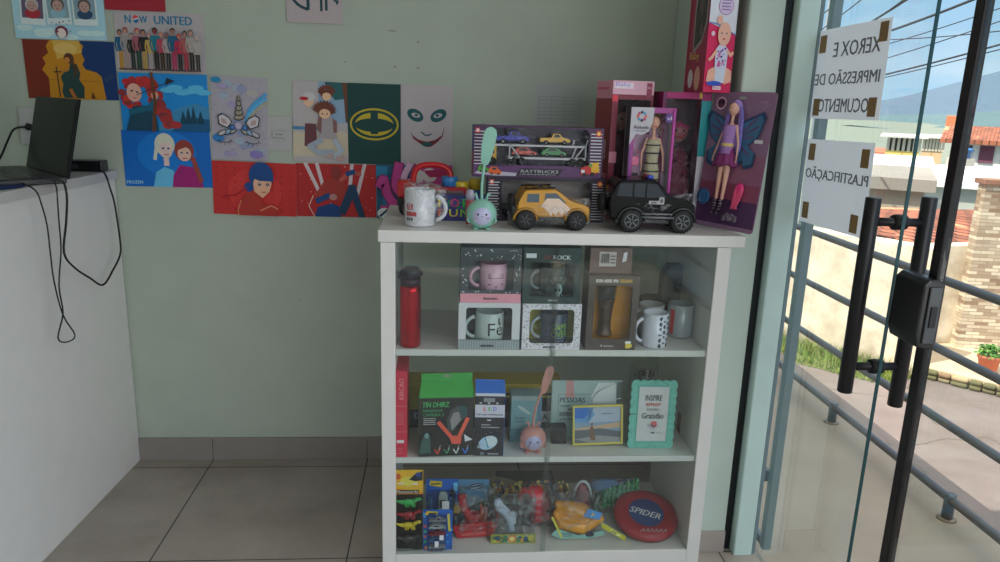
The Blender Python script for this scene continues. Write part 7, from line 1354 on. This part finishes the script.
# stone clad pillar with cap
p = at(956, 347, Z=GZ + hk); p2 = at(1040, 352, Z=GZ + hk); 
def ashlar(nt, N, L):
    b = N['Principled BSDF']; b.inputs['Roughness'].default_value = .85; tc = N.new('ShaderNodeTexCoord'); sp = N.new('ShaderNodeSeparateXYZ'); L.new(tc.outputs['Object'], sp.inputs[0])
    ad = N.new('ShaderNodeMath'); ad.operation = 'ADD'; L.new(sp.outputs[0], ad.inputs[0]); L.new(sp.outputs[1], ad.inputs[1]); cb = N.new('ShaderNodeCombineXYZ'); L.new(ad.outputs[0], cb.inputs[0]); L.new(sp.outputs[2], cb.inputs[1])
    br = N.new('ShaderNodeTexBrick'); br.inputs['Scale'].default_value = 1; br.inputs['Brick Width'].default_value = .13; br.inputs['Row Height'].default_value = .034; br.inputs['Mortar Size'].default_value = .002; br.inputs['Bias'].default_value = -.1
    br.inputs['Color1'].default_value = (*lin((226, 212, 190)), 1); br.inputs['Color2'].default_value = (*lin((128, 96, 76)), 1); br.inputs['Mortar'].default_value = (*lin((150, 134, 116)), 1); L.new(cb.outputs[0], br.inputs[0]); L.new(br.outputs[0], b.inputs['Base Color'])
    bp = N.new('ShaderNodeBump'); bp.inputs['Distance'].default_value = .01; L.new(br.outputs[0], bp.inputs['Height']); L.new(bp.outputs[0], b.inputs['Normal'])
ST = special('split_stone', ashlar)
pt = at(985, 184, X=p.x + .02).z; du = (p2 - p); wl_ = du.length; an = math.atan2(du.y, du.x)
t = thing('stone_pillar', 'gate pillar clad in cream and brown split stone strips', 'pillar', tuple(p), an)
m = MB(1, ST); m.box((0, 0, 0), (wl_ + .3, .14, pt - p.z), (210, 190, 160)); m.build('shaft', t)
m = MB(1, 'ground'); m.box((-.03, -.03, pt - p.z), (wl_ + .33, .17, pt - p.z + .05), (150, 112, 96), bev=.006); m.build('cap', t)
wb0 = at(893, 350, Z=GZ + hk); wb1 = at(957, 347, Z=GZ + hk + .0); du2 = wb1 - wb0; l2 = du2.length; zt2 = at(940, 247, Y=wb1.y).z
m = MB(1, PL); m.box((0, 0, 0), (l2 + .5, .15, zt2 - wb0.z), (220, 200, 170), bev=.01); tag(m.build('garden_wall', loc=tuple(wb0 + Vector((0, .12, 0))), rotz=math.atan2(du2.y, du2.x)), 'cream plaster wall between the lock and the stone-clad pillar', 'wall')
# flower pot
p = at(987, 371, Z=GZ + hk)
t = thing('flower_pot', 'terracotta pot with a bushy green plant on the far kerb', 'potted plant', tuple(p)); sc_ = (p - CAM).dot(AX_F) / FPX
R_ = 10.5 * sc_; H_ = 17 * sc_
m = MB(1, 'paint'); m.lathe([(0, 0), (R_ * .72, 0), (R_ * .94, H_ * .8), (R_ * 1.04, H_ * .8), (R_ * 1.06, H_), (R_ * .92, H_), (R_ * .9, H_ * .9), (0, H_ * .88)], (196, 110, 86), n=26); m.build('pot', t)
m = MB(1, 'leaf'); r = random.Random(6)
for i in range(420):
    a_ = r.uniform(0, 6.28); el = r.uniform(-.1, 1.5); rr = R_ * r.uniform(.4, 1.35); c = (rr * cos(a_) * cos(el), rr * sin(a_) * cos(el), H_ + rr * .75 * sin(el)); s2 = R_ * r.uniform(.12, .24); b_ = r.uniform(0, 6.28); 
    m.add([(c[0] + s2 * cos(b_), c[1] + s2 * sin(b_), c[2]), (c[0] - s2 * .4 * sin(b_), c[1] + s2 * .4 * cos(b_), c[2] + s2 * .5), (c[0] - s2 * cos(b_), c[1] - s2 * sin(b_), c[2] + s2 * .3), (c[0] + s2 * .4 * sin(b_), c[1] - s2 * .4 * cos(b_), c[2] - s2 * .3)], [(0, 1, 2, 3)], r.choice([(70, 130, 46), (96, 156, 60), (50, 100, 40), (120, 170, 80)]))
m.build('foliage', t)
# ------------------------------------------------------------------ houses and hills
def dist_frame(x, y, D):
    p = at(x, y, Y=D); return p
def block(name, label, x0, x1, y0, y1, D, depth, col, cat='building', k=1, parts=None, group=None):
    """a house whose front, square to the viewer's line of sight, spans those sight lines D metres away"""
    c = at((x0 + x1) / 2, (y0 + y1) / 2, Y=D) - CAM; d = Vector((c.x, c.y, 0)).normalized(); C = CAM + d * Vector((c.x, c.y)).length
    def hit(x, y): q = at(x, y, Y=D) - CAM; return CAM + q * (((C - CAM).dot(d)) / q.dot(d))
    a, b = hit(x0, y1), hit(x1, y1); zt_ = hit((x0 + x1) / 2, y0).z; zb_ = min(a.z, b.z); w = Vector((b.x - a.x, b.y - a.y)).length; h = zt_ - zb_
    t = thing(name, label, cat, (a.x, a.y, zb_), math.atan2(b.y - a.y, b.x - a.x), group); m = MB(k, 'far'); m.box((0, 0, 0), (w, depth, h), col); m.build('walls', t)
    if parts: parts(t, w, depth, h)
    return t
def tileroof(nt, N, L):
    b = N['Principled BSDF']; b.inputs['Roughness'].default_value = .85; tc = N.new('ShaderNodeTexCoord'); mp = N.new('ShaderNodeMapping'); mp.inputs['Scale'].default_value = (1, 1, 1); L.new(tc.outputs['Object'], mp.inputs[0])
    br = N.new('ShaderNodeTexBrick'); br.inputs['Scale'].default_value = 1; br.inputs['Brick Width'].default_value = .22; br.inputs['Row Height'].default_value = .16; br.inputs['Mortar Size'].default_value = .018; br.inputs['Color1'].default_value = (*lin((186, 112, 82)), 1); br.inputs['Color2'].default_value = (*lin((140, 84, 66)), 1); br.inputs['Mortar'].default_value = (*lin((76, 48, 42)), 1); L.new(mp.outputs[0], br.inputs[0])
    nz = N.new('ShaderNodeTexNoise'); nz.inputs['Scale'].default_value = .9; nz.inputs['Detail'].default_value = 4; L.new(tc.outputs['Object'], nz.inputs[0]); cr = N.new('ShaderNodeValToRGB'); cr.color_ramp.elements[0].position = .56; cr.color_ramp.elements[1].position = .62; L.new(nz.outputs[0], cr.inputs[0])
    mx = N.new('ShaderNodeMixRGB'); mx.inputs[2].default_value = (*lin((232, 160, 120)), 1); L.new(cr.outputs[0], mx.inputs[0]); L.new(br.outputs[0], mx.inputs[1]); L.new(mx.outputs[0], b.inputs['Base Color'])
TR_ = special('clay_tiles', tileroof)
# near clay roof just behind the cream wall
e0 = at(835, 226, Y=7.6); e1 = at(1012, 262, Y=7.0); f0 = at(840, 206, Y=10.6); f1 = at(1020, 211, Y=10.0)
t = thing('clay_roof_house', 'low house with brown clay tiled roof right behind the cream wall', 'building', (e0.x, e0.y, -2)); o_ = Vector((e0.x, e0.y, -2))
m = MB(1, TR_); m.add([tuple(q - o_) for q in (e0, e1, f1, f0)] + [tuple(q - o_ - Vector((0, 0, .07))) for q in (e0, e1, f1, f0)], [(0, 1, 2, 3), (7, 6, 5, 4), (0, 4, 5, 1), (2, 6, 7, 3), (1, 5, 6, 2), (3, 7, 4, 0)], (170, 100, 76)); m.build('roof', t)
m = MB(1, 'far'); q = [e0 - o_, e1 - o_, f1 - o_, f0 - o_]; m.add([(v_.x, v_.y, v_.z - .09) for v_ in q] + [(v_.x, v_.y, 0) for v_ in q], [(0, 1, 5, 4), (1, 2, 6, 5), (2, 3, 7, 6), (3, 0, 4, 7)], (200, 184, 160)); m.build('walls', t)
m = MB(1, 'steel'); m.tube([tuple(e0 - o_ + Vector((0, -.06, -.06))), tuple(e1 - o_ + Vector((0, -.06, -.06)))], .04, (104, 112, 110)); m.build('gutter', t)
def slabroof(dx, col, th=.25):
    def f(t, w, d, h): m = MB(1, 'far'); m.box((-dx, -dx, h), (w + dx, d + dx, h + th), col); m.build('roof_slab', t)
    return f
block('old_house', 'low grey weathered building behind the clay roof at the window sign', 862, 921, 189, 214, 12, 3, (176, 166, 148), parts=slabroof(.15, (150, 144, 136), .2))
def grey_parts(t, w, d, h):
    m = MB(1, 'far'); m.add([(-.2, -.2, h), (w + .2, -.2, h), (w + .2, d, h + .20), (-.2, d, h + .20), (-.2, -.2, h - .12), (w + .2, -.2, h - .12), (w + .2, d, h + .08), (-.2, d, h + .08)], [(0, 1, 2, 3), (7, 6, 5, 4), (0, 4, 5, 1), (1, 5, 6, 2), (3, 7, 4, 0)], (226, 226, 222)); m.build('sheet_roof', t)
block('warehouse', 'wide pale grey building with a light sheet roof beyond the clay roof', 921, 1040, 184, 212, 16, 3, (190, 190, 180), parts=grey_parts)
block('warehouse', 'long flat white-roofed building left of the door bar, below the yellow house', 862, 925, 168, 190, 22, 4, (206, 206, 200), parts=grey_parts)
def yellow_parts(t, w, d, h):
    m = MB(1, 'far'); m.box((.1, .05, h), (w - .1, .25, h * 2.0), (70, 70, 66)); m.build('open_storey', t)
    for i in range(7): m = MB(1, 'far'); x = w * (.02 + .155 * i); m.box((x, -.05, h), (x + .12, .1, h * 1.95), (196, 190, 176)); m.build('column', t)
    m = MB(1, 'far'); m.box((-.3, -.4, h * 1.95), (w + .3, d, h * 2.08), (206, 204, 200)); m.build('roof', t)
    m = MB(1, 'far'); m.box((w * .5, -.03, .2), (w * .52, 0, h * .95), (190, 150, 90)); m.build('pilaster', t)
block('yellow_house', 'yellow house with an open dark upper storey seen through the window', 883, 917, 151, 164, 34, 4, (236, 206, 120), parts=yellow_parts)
block('beige_house', 'sandy beige house with open upper floor, partly behind the lock bar', 919, 940, 151, 164, 38.5, 4, (206, 176, 140), parts=yellow_parts)
def white_parts(t, w, d, h):
    m = MB(1, TR_); m.add([(-.4, -.4, h), (w + .4, -.4, h), (w + .4, d * .5, h + .45), (-.4, d * .5, h + .45), (-.4, -.4, h - .15), (w + .4, -.4, h - .15), (w + .4, d, h), (-.4, d, h)], [(0, 1, 2, 3), (0, 4, 5, 1), (3, 2, 6, 7), (0, 3, 7, 4), (1, 5, 6, 2)], (200, 110, 70)); m.build('roof', t)
    for i in range(5): m = MB(1, 'far'); x = w * (.05 + .2 * i); m.box((x, -.06, h * .62), (x + w * .13, -.01, h * .90), [(80, 76, 84), (120, 70, 90), (60, 66, 76)][i % 3]); m.build('window', t)
    m = MB(1, 'far'); m.box((w * .40, -.06, h * .12), (w * .62, -.01, h * .26), (70, 84, 100)); m.build('window', t)
block('white_house', 'white two-storey house with an orange tiled roof at the right edge', 944, 1060, 141, 196, 25, 3, (236, 232, 228), parts=white_parts)
p = at(961, 158, Y=24.5)
t = thing('water_tank', 'blue water tank above the white buildings beside the lock bar', 'water tank', tuple(p)); m = MB(1, 'plastic'); m.lathe([(0, 0), (.26, 0), (.33, .26), (.35, .27), (.30, .33), (0, .36)], (60, 130, 200), n=20); m.build('tank', t); m = MB(1, 'far'); m.box((-.3, -.3, -1.2), (.3, .3, 0), (206, 196, 186)); m.build('stand', t)
block('far_house', 'small whitewashed house far off at the foot of the hill', 862, 880, 160, 168, 44, 6, (226, 224, 218), parts=slabroof(.3, (190, 110, 80), .5))
block('far_house', 'small house with a reddish roof under the hills, left of the door bar', 948, 962, 126, 134, 60, 8, (226, 206, 186), parts=slabroof(.3, (206, 120, 84), .8))
m = MB(1, 'far'); m.add([(-200, 14, -3.2), (400, 14, -3.2), (500, 420, -3.2), (-300, 420, -3.2)], [(0, 1, 2, 3)], (122, 130, 118)); struct(m.build('valley_ground'))
# hills
def hill(pts, D, col, name, depth=120, base=175):
    """ridge through the sight lines at distance D, with slopes running down toward the valley"""
    r = random.Random(len(pts)); X = []; n = 60
    def ridge(x):
        for (x0, y0), (x1, y1) in zip(pts, pts[1:]):
            if x0 <= x <= x1: return y0 + (y1 - y0) * (x - x0) / (x1 - x0)
        return pts[-1][1]
    rows = 9; vs = []; x0, x1 = pts[0][0], pts[-1][0]
    for j in range(rows):
        f = j / (rows - 1)
        for i in range(n + 1):
            x = x0 + (x1 - x0) * i / n; tp = at(x, ridge(x) + r.uniform(-.6, .6), Y=D); z0 = -3.2; z = z0 + (tp.z - z0) * (1 - (1 - f) ** 1.0) + (0 if f in (0, 1) else r.uniform(-1, 1) * D * .004 + D * .006 * sin(i * .9 + j))
            vs.append((tp.x, D - depth * (1 - f), z))
    fs = [(j * (n + 1) + i, j * (n + 1) + i + 1, (j + 1) * (n + 1) + i + 1, (j + 1) * (n + 1) + i) for j in range(rows - 1) for i in range(n)]
    b = len(vs)
    for i in range(n + 1): vs.append((vs[(rows - 1) * (n + 1) + i][0], D + depth, -3.2))
    fs += [((rows - 1) * (n + 1) + i, (rows - 1) * (n + 1) + i + 1, b + i + 1, b + i) for i in range(n)]
    m = MB(1, 'far'); m.add(vs, fs, col, True); struct(m.build(name))
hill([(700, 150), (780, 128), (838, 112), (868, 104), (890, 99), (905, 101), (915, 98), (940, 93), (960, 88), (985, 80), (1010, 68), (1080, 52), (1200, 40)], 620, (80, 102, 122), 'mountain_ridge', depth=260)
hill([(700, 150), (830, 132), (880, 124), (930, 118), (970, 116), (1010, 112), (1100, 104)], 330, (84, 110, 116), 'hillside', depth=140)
# power lines and pole
def wire(pts, r_, label):
    m = MB(1, 'rubber'); q0, q1 = Vector(pts[0]), Vector(pts[1]); P = [tuple(q0.lerp(q1, i / 10) - Vector((0, 0, .05 * sin(pi * i / 10)))) for i in range(11)]; m.tube(P, r_, (54, 60, 70), n=5); tag(m.build('power_line'), label, 'power line', 'power lines across the sky')
WL = 'thin dark power line crossing the sky above the street'
for (xa, ya, xb, yb, r_) in ((800, 62, 905, -2, .016), (860, 40, 985, -8, .020), (790, 50, 860, -2, .008), (860, 51, 1010, 2, .008), (850, 68, 1010, 15, .008), (840, 84, 1010, 39, .014), (840, 86, 1010, 44, .008), (880, 39, 1010, 27, .008), (795, 30, 835, 2, .008), (790, 75, 880, 14, .008), (790, 110, 850, 62, .008)):
    a, b = at(xa, ya, Y=13), at(xb, yb, Y=9.5); d = (b - a); wire([a - d * .15, b + d * .4], r_, WL)
p = at(833, 10, Y=15); m = MB(1, 'ground'); m.lathe([(.14, -3), (.10, p.z + 3 if False else 6.5), (0, 6.52)], (150, 158, 166), n=16); m.box((-.7, -.05, 5.4), (.7, .05, 5.55), (110, 100, 90)); m.box((-.5, -.05, 4.6), (.5, .05, 4.72), (110, 100, 90))
tag(m.build('utility_pole', loc=(p.x, 15, 0)), 'slim grey utility pole seen at the top left of the window', 'utility pole')
